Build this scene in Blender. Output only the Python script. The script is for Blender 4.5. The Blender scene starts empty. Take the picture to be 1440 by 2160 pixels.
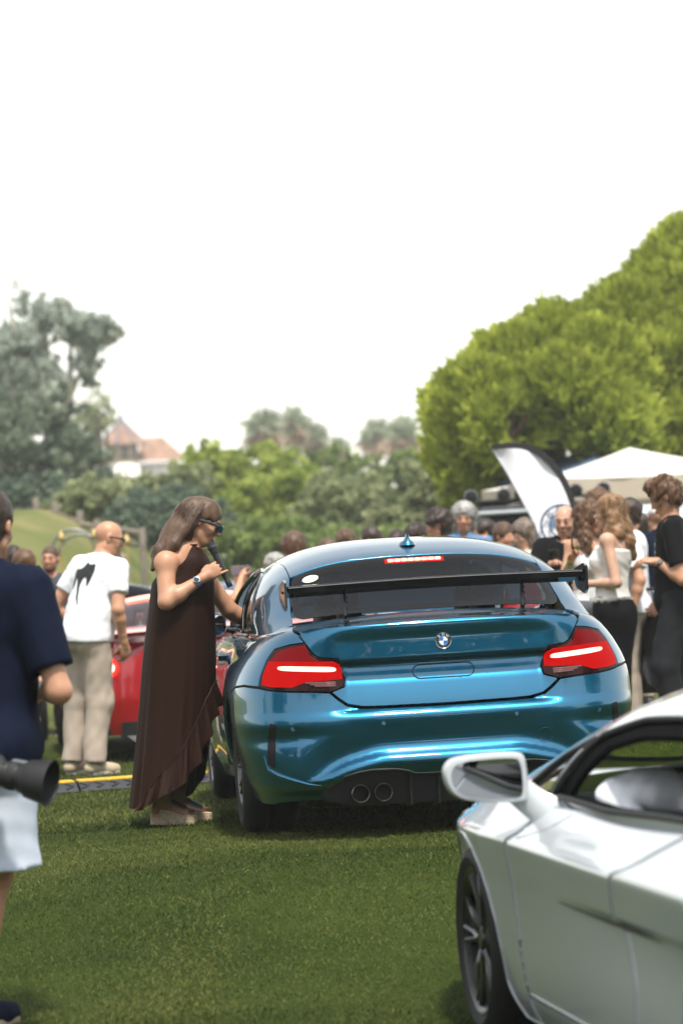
import bpy, bmesh, math, random
import numpy as np
from mathutils import Vector, Matrix, geometry as mgeo
R = math.radians
# ---------------------------------------------------------------- camera
SC = bpy.context.scene
F_, ROLL, CAMH, YHOR = 6300.0, .060, 1.108, 1262.0
_p = math.atan((YHOR-1080)/F_)
cf = np.array([0, math.cos(_p), math.sin(_p)])
_u = np.array([0, -math.sin(_p), math.cos(_p)]); _r = np.array([1., 0, 0])
cu = math.cos(ROLL)*_u+math.sin(ROLL)*_r; cr = math.cos(ROLL)*_r-math.sin(ROLL)*_u
cam_d = bpy.data.cameras.new('camera'); cam = bpy.data.objects.new('camera', cam_d)
SC.collection.objects.link(cam)
cam.matrix_world = Matrix(((cr[0], cu[0], -cf[0], 0), (cr[1], cu[1], -cf[1], 0), (cr[2], cu[2], -cf[2], CAMH), (0, 0, 0, 1)))
cam_d.sensor_fit = 'VERTICAL'; cam_d.sensor_height = 36; cam_d.lens = 105
cam_d.clip_start = .1; cam_d.clip_end = 3000
cam_d.dof.use_dof = True; cam_d.dof.focus_distance = 13.9; cam_d.dof.aperture_fstop = 3.0
SC.camera = cam
def at(px, py, Y):
    d = (px-720)/F_*cr+(1080-py)/F_*cu+cf
    return np.array([0, 0, CAMH])+d*(Y/d[1])
# ---------------------------------------------------------------- daylight
SUN_EL, SUN_AZ = 64, 163      # high hazy sun, behind the camera and a little right (azimuth clockwise from +Y)
wd = bpy.data.worlds.new('World'); SC.world = wd; wd.use_nodes = True
nt = wd.node_tree; bg = nt.nodes['Background']
sky = nt.nodes.new('ShaderNodeTexSky'); sky.sky_type = 'NISHITA'; sky.sun_disc = False
sky.sun_elevation = R(SUN_EL); sky.sun_rotation = R(SUN_AZ); sky.dust_density = .5; sky.air_density = 2; sky.ozone_density = 1.0
hs = nt.nodes.new('ShaderNodeHueSaturation'); hs.inputs['Saturation'].default_value = .22
nt.links.new(sky.outputs[0], hs.inputs['Color']); nt.links.new(hs.outputs[0], bg.inputs['Color'])
bg.inputs['Strength'].default_value = .145
sl = bpy.data.lights.new('sun', 'SUN'); sl.energy = 3.8; sl.angle = R(5); sl.color = (1, .95, .86)
so = bpy.data.objects.new('sun', sl); SC.collection.objects.link(so)
sd = Vector((math.sin(R(SUN_AZ))*math.cos(R(SUN_EL)), math.cos(R(SUN_AZ))*math.cos(R(SUN_EL)), math.sin(R(SUN_EL))))
so.rotation_euler = sd.to_track_quat('Z', 'Y').to_euler()
vs = SC.view_settings; vs.view_transform = 'Standard'; vs.look = 'None'; vs.gamma = 1; vs.use_curve_mapping = False
vs.exposure = .62
SC.cycles.use_denoising = True; SC.cycles.max_bounces = 8; SC.cycles.transparent_max_bounces = 24
SC.cycles.sample_clamp_indirect = 6; SC.cycles.caustics_reflective = False; SC.cycles.caustics_refractive = False
rng = np.random.default_rng(7); random.seed(7)
# ---------------------------------------------------------------- materials
MATS = {}
def lin(c): return tuple((v/12.92 if v <= .04045 else ((v+.055)/1.055)**2.4) for v in c)
def mat(name, col, rough=.5, metal=0., coat=0., noise=0., nscale=30., bump=0., bscale=200., emis=None, estr=0, spec=.5, sheen=0, trans=0, stretch=None, col2=None, coatr=.04, sss=0):
    if name in MATS: return MATS[name]
    m = bpy.data.materials.new(name); m.use_nodes = True; t = m.node_tree; b = t.nodes['Principled BSDF']
    b.inputs['Base Color'].default_value = (*col, 1); b.inputs['Roughness'].default_value = rough; b.inputs['Metallic'].default_value = metal
    b.inputs['Coat Weight'].default_value = coat; b.inputs['Coat Roughness'].default_value = coatr; b.inputs['Specular IOR Level'].default_value = spec
    if sheen: b.inputs['Sheen Weight'].default_value = sheen
    if trans: b.inputs['Transmission Weight'].default_value = trans
    if sss:
        b.inputs['Subsurface Weight'].default_value = sss; b.inputs['Subsurface Radius'].default_value = (.012, .004, .002); b.inputs['Subsurface Scale'].default_value = 1
    if emis: b.inputs['Emission Color'].default_value = (*emis, 1); b.inputs['Emission Strength'].default_value = estr
    tc = None
    if noise or bump:
        tc = t.nodes.new('ShaderNodeTexCoord'); mp = t.nodes.new('ShaderNodeMapping'); t.links.new(tc.outputs['Object'], mp.inputs[0])
        if stretch: mp.inputs['Scale'].default_value = stretch
    if noise:
        n = t.nodes.new('ShaderNodeTexNoise'); n.inputs['Scale'].default_value = nscale; n.inputs['Detail'].default_value = 5
        t.links.new(mp.outputs[0], n.inputs['Vector'])
        mx = t.nodes.new('ShaderNodeMix'); mx.data_type = 'RGBA'
        rp = t.nodes.new('ShaderNodeMapRange'); rp.inputs[1].default_value = .3; rp.inputs[2].default_value = .7
        t.links.new(n.outputs['Fac'], rp.inputs[0]); t.links.new(rp.outputs[0], mx.inputs[0])
        c2 = col2 if col2 else tuple(max(0, v*(1-noise)) for v in col)
        c1 = col if col2 else tuple(min(1, v*(1+noise)) for v in col)
        mx.inputs[6].default_value = (*c1, 1); mx.inputs[7].default_value = (*c2, 1)
        t.links.new(mx.outputs[2], b.inputs['Base Color'])
    if bump:
        n2 = t.nodes.new('ShaderNodeTexNoise'); n2.inputs['Scale'].default_value = bscale; n2.inputs['Detail'].default_value = 4
        t.links.new(mp.outputs[0], n2.inputs['Vector'])
        bp = t.nodes.new('ShaderNodeBump'); bp.inputs['Strength'].default_value = bump; bp.inputs['Distance'].default_value = .004
        t.links.new(n2.outputs['Fac'], bp.inputs['Height']); t.links.new(bp.outputs[0], b.inputs['Normal'])
    MATS[name] = m
    return m
def glass_mat(name, tint, rough=0.0, ior=1.5):
    m = bpy.data.materials.new(name); m.use_nodes = True; t = m.node_tree; t.nodes.clear()
    o = t.nodes.new('ShaderNodeOutputMaterial'); g = t.nodes.new('ShaderNodeBsdfGlossy'); g.inputs['Roughness'].default_value = max(.01, rough)
    tr = t.nodes.new('ShaderNodeBsdfTransparent'); tr.inputs[0].default_value = (*tint, 1)
    fr = t.nodes.new('ShaderNodeFresnel'); fr.inputs[0].default_value = ior
    ms = t.nodes.new('ShaderNodeMixShader'); t.links.new(fr.outputs[0], ms.inputs[0]); t.links.new(tr.outputs[0], ms.inputs[1]); t.links.new(g.outputs[0], ms.inputs[2])
    t.links.new(ms.outputs[0], o.inputs[0]); MATS[name] = m
    return m
# ---------------------------------------------------------------- object helpers
COL = SC.collection
def tagp(o, label=None, cat=None, group=None, kind=None):
    if label: o['label'] = label
    if cat: o['category'] = cat
    if group: o['group'] = group
    if kind: o['kind'] = kind
    return o
def empty(name, loc=(0, 0, 0), rz=0, **k):
    o = bpy.data.objects.new(name, None); COL.objects.link(o); o.location = loc; o.rotation_euler = (0, 0, rz); o.empty_display_size = .1
    return tagp(o, **k)
def obj(name, me, m=None, parent=None, loc=None, **k):
    o = bpy.data.objects.new(name, me); COL.objects.link(o)
    if m is not None:
        me.materials.clear()
        for x in (m if isinstance(m, (list, tuple)) else [m]): me.materials.append(x)
    if parent is not None: o.parent = parent
    if loc is not None: o.location = loc
    return tagp(o, **k)
def npmesh(v, f, smooth=True, fmat=None, tint=None):
    """v (N,3); f (M,3|4) int or list of arrays of faces"""
    fl = f if isinstance(f, list) else [f]
    fl = [np.asarray(a, np.int32) for a in fl if len(a)]
    me = bpy.data.meshes.new('m'); v = np.asarray(v, np.float32)
    me.vertices.add(len(v)); me.vertices.foreach_set('co', v.ravel())
    tot = np.concatenate([np.full(len(a), a.shape[1], np.int32) for a in fl]); idx = np.concatenate([a.ravel() for a in fl])
    me.loops.add(len(idx)); me.loops.foreach_set('vertex_index', idx)
    me.polygons.add(len(tot)); st = np.concatenate([[0], np.cumsum(tot)[:-1]]).astype(np.int32)
    me.polygons.foreach_set('loop_start', st)
    if smooth: me.polygons.foreach_set('use_smooth', np.ones(len(tot), bool))
    if fmat is not None: me.polygons.foreach_set('material_index', np.asarray(fmat, np.int32))
    if tint is not None:
        a = me.attributes.new('tint', 'FLOAT', 'FACE'); a.data.foreach_set('value', np.asarray(tint, np.float32))
    me.update(calc_edges=True); me.validate()
    return me
class MB:
    """collects simple solids into one mesh"""
    def __init__(s): s.v = []; s.f3 = []; s.f4 = []; s.n = 0
    def add(s, v, f):
        v = np.asarray(v, float)
        for q in f: (s.f4 if len(q) == 4 else s.f3).append([i+s.n for i in q])
        s.v.append(v); s.n += len(v); return s
    def box(s, c, d, rot=None, bev=0.0):
        x, y, z = [a/2 for a in d]
        if bev <= 0:
            v = np.array([(i*x, j*y, k*z) for i in (-1, 1) for j in (-1, 1) for k in (-1, 1)])
            f = [(0, 1, 3, 2), (4, 6, 7, 5), (0, 4, 5, 1), (2, 3, 7, 6), (0, 2, 6, 4), (1, 5, 7, 3)]
        else:
            b = min(bev, x*.95, y*.95, z*.95); v = []; f = []
            def ring(zz, ins):
                X, Y = x-ins, y-ins; bb = b
                pts = []
                for sx, sy, a0 in ((1, 1, 0), (-1, 1, 90), (-1, -1, 180), (1, -1, 270)):
                    for a in (0, 45, 90):
                        rr = max(0, bb-ins); pts.append((sx*(x-bb)+rr*math.cos(R(a0+a)), sy*(y-bb)+rr*math.sin(R(a0+a)), zz))
                return pts
            rs = [ring(-z, b*.95), ring(-z+b*.3, b*.3), ring(-z+b, 0), ring(z-b, 0), ring(z-b*.3, b*.3), ring(z, b*.95)]
            v = np.array(sum(rs, [])); n = 12
            for k in range(5):
                for i in range(n): j = (i+1) % n; f.append((k*n+i, k*n+j, (k+1)*n+j, (k+1)*n+i))
            cv = np.array([(0, 0, -z), (0, 0, z)]); v = np.vstack([v, cv])
            for i in range(n): j = (i+1) % n; f.append((72, j, i)); f.append((73, 60+i, 60+j))
        if rot is not None: v = v@np.array(rot).T
        return s.add(v+np.array(c), f)
    def tube(s, pts, r, n=8, cap=True, closed=False, flat=None, up=None):
        """swept tube; r scalar or list; flat = (a,b) section half sizes factor"""
        P = np.array(pts, float); m = len(P); rr = np.broadcast_to(np.asarray(r, float), (m,)) if np.ndim(r) <= 1 else r
        T = np.gradient(P, axis=0) if not closed else np.roll(P, -1, 0)-np.roll(P, 1, 0)
        T /= np.linalg.norm(T, axis=1, keepdims=True)+1e-12
        u = np.array(up if up is not None else ((0, 0, 1) if abs(T[0][2]) < .9 else (1, 0, 0)), float)
        V = []
        for i in range(m):
            a = np.cross(T[i], u); la = np.linalg.norm(a)
            a = a/la if la > 1e-6 else np.array([1., 0, 0]); b = np.cross(a, T[i])
            if up is None: u = b
            fa, fb = flat if flat else (1, 1)
            th = np.arange(n)*2*math.pi/n
            V.append(P[i]+rr[i]*(fa*np.cos(th)[:, None]*a+fb*np.sin(th)[:, None]*b))
        f = []
        for k in range(m if closed else m-1):
            k2 = (k+1) % m
            for i in range(n): j = (i+1) % n; f.append((k*n+i, k*n+j, k2*n+j, k2*n+i))
        v = np.vstack(V)
        if cap and not closed:
            v = np.vstack([v, P[0], P[-1]]); c = m*n
            for i in range(n): j = (i+1) % n; f.append((c, j, i)); f.append((c+1, (m-1)*n+i, (m-1)*n+j))
        return s.add(v, f)
    def lathe(s, prof, axis_o=(0, 0, 0), n=24, M=None, capends=False):
        """prof list of (r, h) about local z, M 3x3 orientation"""
        th = np.arange(n)*2*math.pi/n; V = []
        for r, h in prof: V.append(np.stack([r*np.cos(th), r*np.sin(th), np.full(n, h)], 1))
        v = np.vstack(V); f = []
        for k in range(len(prof)-1):
            for i in range(n): j = (i+1) % n; f.append((k*n+i, k*n+j, (k+1)*n+j, (k+1)*n+i))
        if capends:
            v = np.vstack([v, (0, 0, prof[0][1]), (0, 0, prof[-1][1])]); c = len(prof)*n
            for i in range(n): j = (i+1) % n; f.append((c, j, i)); f.append((c+1, (len(prof)-1)*n+i, (len(prof)-1)*n+j))
        if M is not None: v = v@np.array(M).T
        return s.add(v+np.array(axis_o), f)
    def prism(s, poly, h0, h1, M=None, o=(0, 0, 0)):
        """2-D outline extruded along local z from h0 to h1"""
        P = np.array(poly, float); n = len(P)
        tri = mgeo.tessellate_polygon([[Vector((p[0], p[1], 0)) for p in P]])
        v = np.vstack([np.c_[P, np.full(n, h0)], np.c_[P, np.full(n, h1)]])
        f = [tuple(t) for t in tri]+[tuple(i+n for i in t[::-1]) for t in tri]
        f += [(i, (i+1) % n, n+(i+1) % n, n+i) for i in range(n)]
        if M is not None: v = v@np.array(M).T
        return s.add(v+np.array(o), f)
    def mesh(s, smooth=True, sharp=None):
        me = npmesh(np.vstack(s.v), [np.array(s.f3).reshape(-1, 3), np.array(s.f4).reshape(-1, 4)], smooth)
        bm = bmesh.new(); bm.from_mesh(me); bmesh.ops.recalc_face_normals(bm, faces=bm.faces); bm.to_mesh(me); bm.free()
        if smooth and sharp: me.set_sharp_from_angle(angle=R(sharp))
        return me
    def build(s, name, m, parent=None, smooth=True, sharp=35, **k):
        return obj(name, s.mesh(smooth, sharp), m, parent, **k)
MX = ((0, 0, 1), (0, 1, 0), (-1, 0, 0))     # local z -> +x
MY = ((1, 0, 0), (0, 0, 1), (0, -1, 0))     # local z -> +y ; local y -> -z
def sstep(a, b, x): t = np.clip((x-a)/(b-a), 0, 1); return t*t*(3-2*t)
def crv(pts):
    """smooth monotone interpolation through (x, y) points"""
    P = np.array(pts, float); xs, ys = P[:, 0], P[:, 1]
    d = np.diff(ys)/np.diff(xs); m = np.zeros(len(xs)); m[0], m[-1] = d[0], d[-1]
    for i in range(1, len(xs)-1): m[i] = 0 if d[i-1]*d[i] <= 0 else 2*d[i-1]*d[i]/(d[i-1]+d[i])
    def f(x):
        x = np.clip(np.asarray(x, float), xs[0], xs[-1]); i = np.clip(np.searchsorted(xs, x, 'right')-1, 0, len(xs)-2)
        h = xs[i+1]-xs[i]; t = (x-xs[i])/h
        return (2*t**3-3*t**2+1)*ys[i]+(t**3-2*t**2+t)*h*m[i]+(-2*t**3+3*t**2)*ys[i+1]+(t**3-t**2)*h*m[i+1]
    return f
def wav(p, k, seed=0, n=6):
    """cheap smooth pseudo noise, about -1..1"""
    r_ = np.random.default_rng(seed); o = np.zeros(len(p)); p = np.asarray(p, float)
    for i in range(n):
        d = r_.normal(size=3); d /= np.linalg.norm(d); o += np.sin(p@(d*k*r_.uniform(.6, 1.7))+r_.uniform(0, 6.28))
    return o/n*1.5
# ---- panels cut from a smooth parametric surface
def inpoly(P, poly):
    x, y = P[:, 0], P[:, 1]; a = np.array(poly); b = np.roll(a, -1, 0); ins = np.zeros(len(P), bool)
    for (x1, y1), (x2, y2) in zip(a, b):
        c = ((y1 > y) != (y2 > y)); t = (x2-x1)*(y-y1)/((y2-y1) if y2 != y1 else 1e-12)+x1
        ins ^= c & (x < t)
    return ins
def dens(poly, h):
    o = []; a = [np.array(p, float) for p in poly]
    for p, q in zip(a, a[1:]+a[:1]):
        n = max(1, int(math.ceil(np.linalg.norm(q-p)/h)))
        for i in range(n): o.append(p+(q-p)*i/n)
    return np.array(o)
def smooth_poly(poly, it=2, keep=()):
    P = [np.array(p, float) for p in poly]
    for _ in range(it):
        o = []; n = len(P)
        for i in range(n): o += [P[i]*.75+P[(i+1) % n]*.25, P[i]*.25+P[(i+1) % n]*.75]
        P = o
    return np.array(P)
def inset(poly, d):
    P = np.array(poly, float); n = len(P); A = .5*np.sum(P[:, 0]*np.roll(P[:, 1], -1)-np.roll(P[:, 0], -1)*P[:, 1]); sg = 1 if A > 0 else -1
    e = np.roll(P, -1, 0)-P; e /= np.linalg.norm(e, axis=1, keepdims=True)+1e-12; nr = np.stack([-e[:, 1], e[:, 0]], 1)*sg
    m = nr+np.roll(nr, 1, 0); l = np.linalg.norm(m, axis=1, keepdims=True); m /= np.maximum(l, .6)
    return P+m*d/np.maximum(.5, np.sum(m*nr, 1, keepdims=True))
def snorm(S, a, b, e=1e-3):
    du = S(a+e, b)-S(a-e, b); dv = S(a, b+e)-S(a, b-e); n = np.cross(du, dv)
    return n/(np.linalg.norm(n, axis=1, keepdims=True)+1e-12)
def panel(name, poly, S, m, parent, h=.04, gap=.0025, thick=.014, off=0., flip=False, holes=(), roll=.004, hb=None, **k):
    """body panel: outline in the surface's own coordinates, filled, mapped through S, edges turned inwards"""
    B = dens(inset(poly, gap) if gap else poly, hb or h*.6); H = [dens(inset(q, -gap), hb or h*.6) for q in holes]
    lo, hi = B.min(0), B.max(0)
    gx, gy = np.meshgrid(np.arange(lo[0]+h*.5, hi[0], h), np.arange(lo[1]+h*.5, hi[1], h)); G = np.c_[gx.ravel(), gy.ravel()]
    G[:, 0] += (np.round((G[:, 1]-lo[1])/h) % 2)*h*.5
    allb = np.vstack([B]+H)
    G = G[inpoly(G, inset(B, h*.25))] if len(G) else G
    for q in H: G = G[~inpoly(G, q)]
    if len(G): G = G[np.min(np.linalg.norm(G[:, None]-allb[None], axis=2), 1) > h*.3] if len(G)*len(allb) < 4e7 else G
    pts = np.vstack([allb, G]); ed = []; o = 0
    for q in [B]+H: ed += [(o+i, o+(i+1) % len(q)) for i in range(len(q))]; o += len(q)
    cv, ce, cfa, *_ = mgeo.delaunay_2d_cdt([Vector(p) for p in pts], ed, [], 0, 1e-6)
    V2 = np.array([(p.x, p.y) for p in cv]); T = np.array([t for t in cfa if len(t) == 3]); cen = V2[T].mean(1)
    ok = inpoly(cen, B)
    for q in H: ok &= ~inpoly(cen, q)
    T = T[ok]
    P = S(V2[:, 0], V2[:, 1]); N = snorm(S, V2[:, 0], V2[:, 1])
    if flip: N = -N
    a, b, c = P[T[:, 0]], P[T[:, 1]], P[T[:, 2]]; fn = np.cross(b-a, c-a); T2 = T.copy(); w = np.sum(fn*N[T[:, 0]], 1) < 0; T2[w] = T2[w][:, ::-1]
    P = P+N*off
    # boundary rim
    V = [P]; NN = [N]; quads = []; base = len(P)
    E = {}
    for t in T2:
        for i, j in ((t[0], t[1]), (t[1], t[2]), (t[2], t[0])):
            if (j, i) in E: del E[(j, i)]
            else: E[(i, j)] = 1
    be = np.array(list(E.keys())); nb = {}
    if len(be) and thick:
        bi = np.unique(be); ix = {v: i for i, v in enumerate(bi)}
        # outward in-plane direction
        od = np.zeros((len(P), 3))
        for i, j in be:
            d = np.cross(P[j]-P[i], N[i]); d /= np.linalg.norm(d)+1e-12; od[i] += d; od[j] += d
        od /= np.linalg.norm(od, axis=1, keepdims=True)+1e-12
        r1 = P[bi]+od[bi]*roll*.35-N[bi]*roll*.6; r2 = P[bi]+od[bi]*roll*.4-N[bi]*thick
        V += [r1, r2]; n1 = N[bi]*.5+od[bi]*.85; NN += [n1, od[bi]]
        for i, j in be:
            a_, b_ = ix[i], ix[j]; quads += [(j, i, base+a_, base+b_), (base+b_, base+a_, base+len(bi)+a_, base+len(bi)+b_)]
    me = npmesh(np.vstack(V), [T2, np.array(quads).reshape(-1, 4)], True)
    NA = np.vstack(NN); NA /= np.linalg.norm(NA, axis=1, keepdims=True)+1e-12
    me.normals_split_custom_set_from_vertices([tuple(x) for x in NA])
    return obj(name, me, m, parent, **k)
def skin_grid(name, S, a, b, m, parent, close=False, flip=False, **k):
    A, B = np.meshgrid(a, b, indexing='ij'); P = S(A.ravel(), B.ravel()); n, q = len(a), len(b)
    I = np.arange(n*q).reshape(n, q); f = np.stack([I[:-1, :-1], I[1:, :-1], I[1:, 1:], I[:-1, 1:]], -1).reshape(-1, 4)
    if flip: f = f[:, ::-1]
    return obj(name, npmesh(P, f, True), m, parent, **k)
def text_mesh(s, size, depth=.0005, font=None):
    c = bpy.data.curves.new('t', 'FONT'); c.body = s; c.size = size; c.extrude = depth; c.align_x = 'CENTER'; c.align_y = 'CENTER'
    o = bpy.data.objects.new('t', c); COL.objects.link(o); dg = bpy.context.evaluated_depsgraph_get()
    me = bpy.data.meshes.new_from_object(o.evaluated_get(dg)); bpy.data.objects.remove(o); return me
# ================================================================ ground
def zg(x, y):
    x = np.asarray(x, float); y = np.asarray(y, float)
    dr = (.255+.112*np.clip((x+.6)/1.4, 0, 1))*sstep(13.0, 10.2, y)
    hill = 2.75*sstep(25, 46, y)*sstep(-1.2, -4.6, x+.004*(y-40))
    return -dr+hill
GX = np.concatenate([[-420, -200, -120, -60], np.arange(-30, 30.1, .5), [60, 120, 200, 420]])
GY = np.concatenate([[-420, -200, -120, -60, -30, -10, 0, 4], np.arange(6, 26, .25), np.arange(26, 70, 1.), [90, 150, 250, 420]])
gx, gy = np.meshgrid(GX, GY, indexing='ij'); gv = np.stack([gx.ravel(), gy.ravel(), zg(gx.ravel(), gy.ravel())], 1)
gi = np.arange(len(gv)).reshape(len(GX), len(GY)); gf = np.stack([gi[:-1, :-1], gi[1:, :-1], gi[1:, 1:], gi[:-1, 1:]], -1).reshape(-1, 4)
def turf():
    m = bpy.data.materials.new('turf'); m.use_nodes = True; t = m.node_tree; b = t.nodes['Principled BSDF']; b.inputs['Roughness'].default_value = .8; b.inputs['Specular IOR Level'].default_value = .06
    tc = t.nodes.new('ShaderNodeTexCoord')
    def nz(sc, d=6):
        n = t.nodes.new('ShaderNodeTexNoise'); n.inputs['Scale'].default_value = sc; n.inputs['Detail'].default_value = d; n.inputs['Roughness'].default_value = .65; t.links.new(tc.outputs['Object'], n.inputs['Vector']); return n
    n1 = nz(.9); n2 = nz(60); r1 = t.nodes.new('ShaderNodeValToRGB'); r1.color_ramp.elements[0].position = .3; r1.color_ramp.elements[1].position = .72
    r1.color_ramp.elements[0].color = (.016, .030, .004, 1); r1.color_ramp.elements[1].color = (.048, .064, .011, 1)
    e = r1.color_ramp.elements.new(.5); e.color = (.028, .047, .006, 1)
    t.links.new(n1.outputs['Fac'], r1.inputs[0]); mx = t.nodes.new('ShaderNodeMix'); mx.data_type = 'RGBA'; mx.blend_type = 'MULTIPLY'; mx.inputs[0].default_value = .7
    r2 = t.nodes.new('ShaderNodeMapRange'); r2.inputs[1].default_value = .3; r2.inputs[2].default_value = .7; r2.inputs[3].default_value = .5; r2.inputs[4].default_value = 1.4
    t.links.new(n2.outputs['Fac'], r2.inputs[0]); t.links.new(r1.outputs[0], mx.inputs[6]); t.links.new(r2.outputs[0], mx.inputs[7]); sx_ = t.nodes.new('ShaderNodeSeparateXYZ'); t.links.new(tc.outputs['Object'], sx_.inputs[0]); dm = t.nodes.new('ShaderNodeMapRange'); dm.inputs[1].default_value = 24; dm.inputs[2].default_value = 33; t.links.new(sx_.outputs['Y'], dm.inputs[0])
    dry = t.nodes.new('ShaderNodeMix'); dry.data_type = 'RGBA'; t.links.new(dm.outputs[0], dry.inputs[0]); t.links.new(mx.outputs[2], dry.inputs[6]); r3 = t.nodes.new('ShaderNodeValToRGB'); r3.color_ramp.elements[0].position = .35; r3.color_ramp.elements[1].position = .68; r3.color_ramp.elements[0].color = (.085, .115, .030, 1); r3.color_ramp.elements[1].color = (.22, .20, .085, 1); n3 = nz(.35); t.links.new(n3.outputs['Fac'], r3.inputs[0]); t.links.new(r3.outputs[0], dry.inputs[7]); t.links.new(dry.outputs[2], b.inputs['Base Color'])
    bp = t.nodes.new('ShaderNodeBump'); bp.inputs['Distance'].default_value = .02; bp.inputs['Strength'].default_value = .8; t.links.new(n2.outputs['Fac'], bp.inputs['Height']); t.links.new(bp.outputs[0], b.inputs['Normal'])
    return m
obj('ground', npmesh(gv, gf, True), turf(), kind='structure')
def leafmat(name, c1, c2, trl=.35, rough=.55):
    """two-tone foliage: each leaf carries its own tint"""
    m = bpy.data.materials.new(name); m.use_nodes = True; t = m.node_tree; t.nodes.clear(); o = t.nodes.new('ShaderNodeOutputMaterial')
    at_ = t.nodes.new('ShaderNodeAttribute'); at_.attribute_name = 'tint'; mx = t.nodes.new('ShaderNodeMix'); mx.data_type = 'RGBA'
    mx.inputs[6].default_value = (*c1, 1); mx.inputs[7].default_value = (*c2, 1); t.links.new(at_.outputs['Fac'], mx.inputs[0])
    b = t.nodes.new('ShaderNodeBsdfPrincipled'); b.inputs['Roughness'].default_value = rough; b.inputs['Specular IOR Level'].default_value = .12; t.links.new(mx.outputs[2], b.inputs['Base Color'])
    tr = t.nodes.new('ShaderNodeBsdfTranslucent'); t.links.new(mx.outputs[2], tr.inputs[0]); ms = t.nodes.new('ShaderNodeMixShader'); ms.inputs[0].default_value = trl
    t.links.new(b.outputs[0], ms.inputs[1]); t.links.new(tr.outputs[0], ms.inputs[2]); t.links.new(ms.outputs[0], o.inputs[0]); MATS[name] = m
    return m
# turf blades on the near fairway
def blades(n, x0, x1, y0, y1, h, w, seed, wfar=None):
    r_ = np.random.default_rng(seed); y = y0+(y1-y0)*r_.random(n)**1.25; x = (x0+(x1-x0)*r_.random(n))*(y/ y1*.45+.55)
    a = r_.random(n)*6.283; hh = h*(.5+r_.random(n)); lean = r_.normal(size=(n, 2))*hh[:, None]*.8; z = zg(x, y)-.003
    ww = w*(.6+.8*r_.random(n)); dx, dy = np.cos(a)*ww, np.sin(a)*ww
    v = np.stack([np.stack([x-dx, y-dy, z], 1), np.stack([x+dx, y+dy, z], 1), np.stack([x+lean[:, 0], y+lean[:, 1], z+hh], 1)], 1).reshape(-1, 3)
    f = np.arange(3*n).reshape(n, 3); pat = wav(np.stack([x, y, 0*x], 1), 2.2, 3)*.22+.13*wav(np.stack([x, y, 0*x], 1), 9, 5)+.38
    pat = pat+.30*np.exp(-((x-.15)/.40)**2-((y-13.35)/.22)**2)
    return v, f, np.clip(pat+r_.normal(size=n)*.20+(r_.random(n) > .965)*.6, 0, 1)
v1, f1, t1 = blades(330000, -2.2, 2.0, 7.6, 15.5, .012, .0022, 1); v2, f2, t2 = blades(110000, -4.0, 4.2, 15.2, 24, .02, .004, 2)
obj('grass', npmesh(np.vstack([v1, v2]), np.vstack([f1, f2+len(v1)]), False, tint=np.concatenate([t1, t2])), leafmat('grass_blade', (.019, .037, .004), (.19, .20, .055), .25), kind='stuff')
# ================================================================ trees, house, fence, air
BARK = mat('bark', (.09, .065, .045), .9, noise=.4, nscale=6, bump=.8, bscale=20)
BARKP = mat('pale_bark', (.30, .27, .22), .85, noise=.3, nscale=4, bump=.5, bscale=12)
LM = dict(dark=leafmat('leaf_dark', (.10, .14, .10), (.31, .36, .25), .5), euc=leafmat('leaf_eucalyptus', (.27, .32, .27), (.55, .60, .52), .6), mid=leafmat('leaf_mid', (.11, .165, .05), (.36, .44, .15), .5),  # far leaf tones paled so that distance haze sits in their colour
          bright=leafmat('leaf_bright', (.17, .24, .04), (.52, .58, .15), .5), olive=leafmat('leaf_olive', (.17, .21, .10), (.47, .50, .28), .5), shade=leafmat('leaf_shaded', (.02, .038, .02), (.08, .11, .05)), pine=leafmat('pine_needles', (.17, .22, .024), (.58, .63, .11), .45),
          blue=leafmat('leaf_bluish', (.09, .13, .10), (.27, .34, .24), .5), palm=leafmat('palm_leaf', (.26, .31, .22), (.52, .56, .42), .5), dead=leafmat('palm_dead', (.32, .22, .16), (.55, .42, .32), .5))
def foliage(lobes, n, size, seed, aspect=.6, up=0., shell=.55, clump=26, csz=.28, hole=0.):
    """leaf-sized faces gathered in clumps through the lobes' volume"""
    r_ = np.random.default_rng(seed); L = np.array(lobes, float); vol = L[:, 3]*L[:, 4]+L[:, 3]*L[:, 5]+L[:, 4]*L[:, 5]; nc = max(1, n//clump)
    pk = r_.choice(len(L), nc, p=vol/vol.sum()); d = r_.normal(size=(nc, 3)); d /= np.linalg.norm(d, axis=1, keepdims=True)
    rad = 1-(1-shell)*r_.random(nc)**1.6; rad *= 1+.16*wav(d*3+pk[:, None]*7.1, 2.2, seed+1)
    c = L[pk, :3]+d*rad[:, None]*L[pk, 3:6]
    if hole:
        keep = wav(c, hole, seed+5) > -.45; c, pk = c[keep], pk[keep]; nc = len(c)
    cs = (csz*L[pk, 3:6].min(1))*(.6+.8*r_.random(nc)); ct = np.clip(.42+.30*r_.normal(size=nc), 0, 1)
    ci = np.repeat(np.arange(nc), clump); m = len(ci)
    o = r_.normal(size=(m, 3)); o /= np.linalg.norm(o, axis=1, keepdims=True); o *= (r_.random(m)**.5)[:, None]
    p = c[ci]+o*cs[ci][:, None]*np.array([1, 1, .8])
    s = size*(.55+.9*r_.random(m)); a = r_.normal(size=(m, 3)); a[:, 2] += up; a /= np.linalg.norm(a, axis=1, keepdims=True)
    b = np.cross(a, r_.normal(size=(m, 3))); b /= np.linalg.norm(b, axis=1, keepdims=True)+1e-9
    s = s[:, None]; w = s*aspect*.5
    v = np.stack([p-a*s*.5, p+b*w, p+a*s*.5, p-b*w], 1).reshape(-1, 3); f = np.arange(4*m).reshape(m, 4)
    return v, f, np.clip(ct[ci]+.14*r_.normal(size=m), 0, 1)
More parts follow.
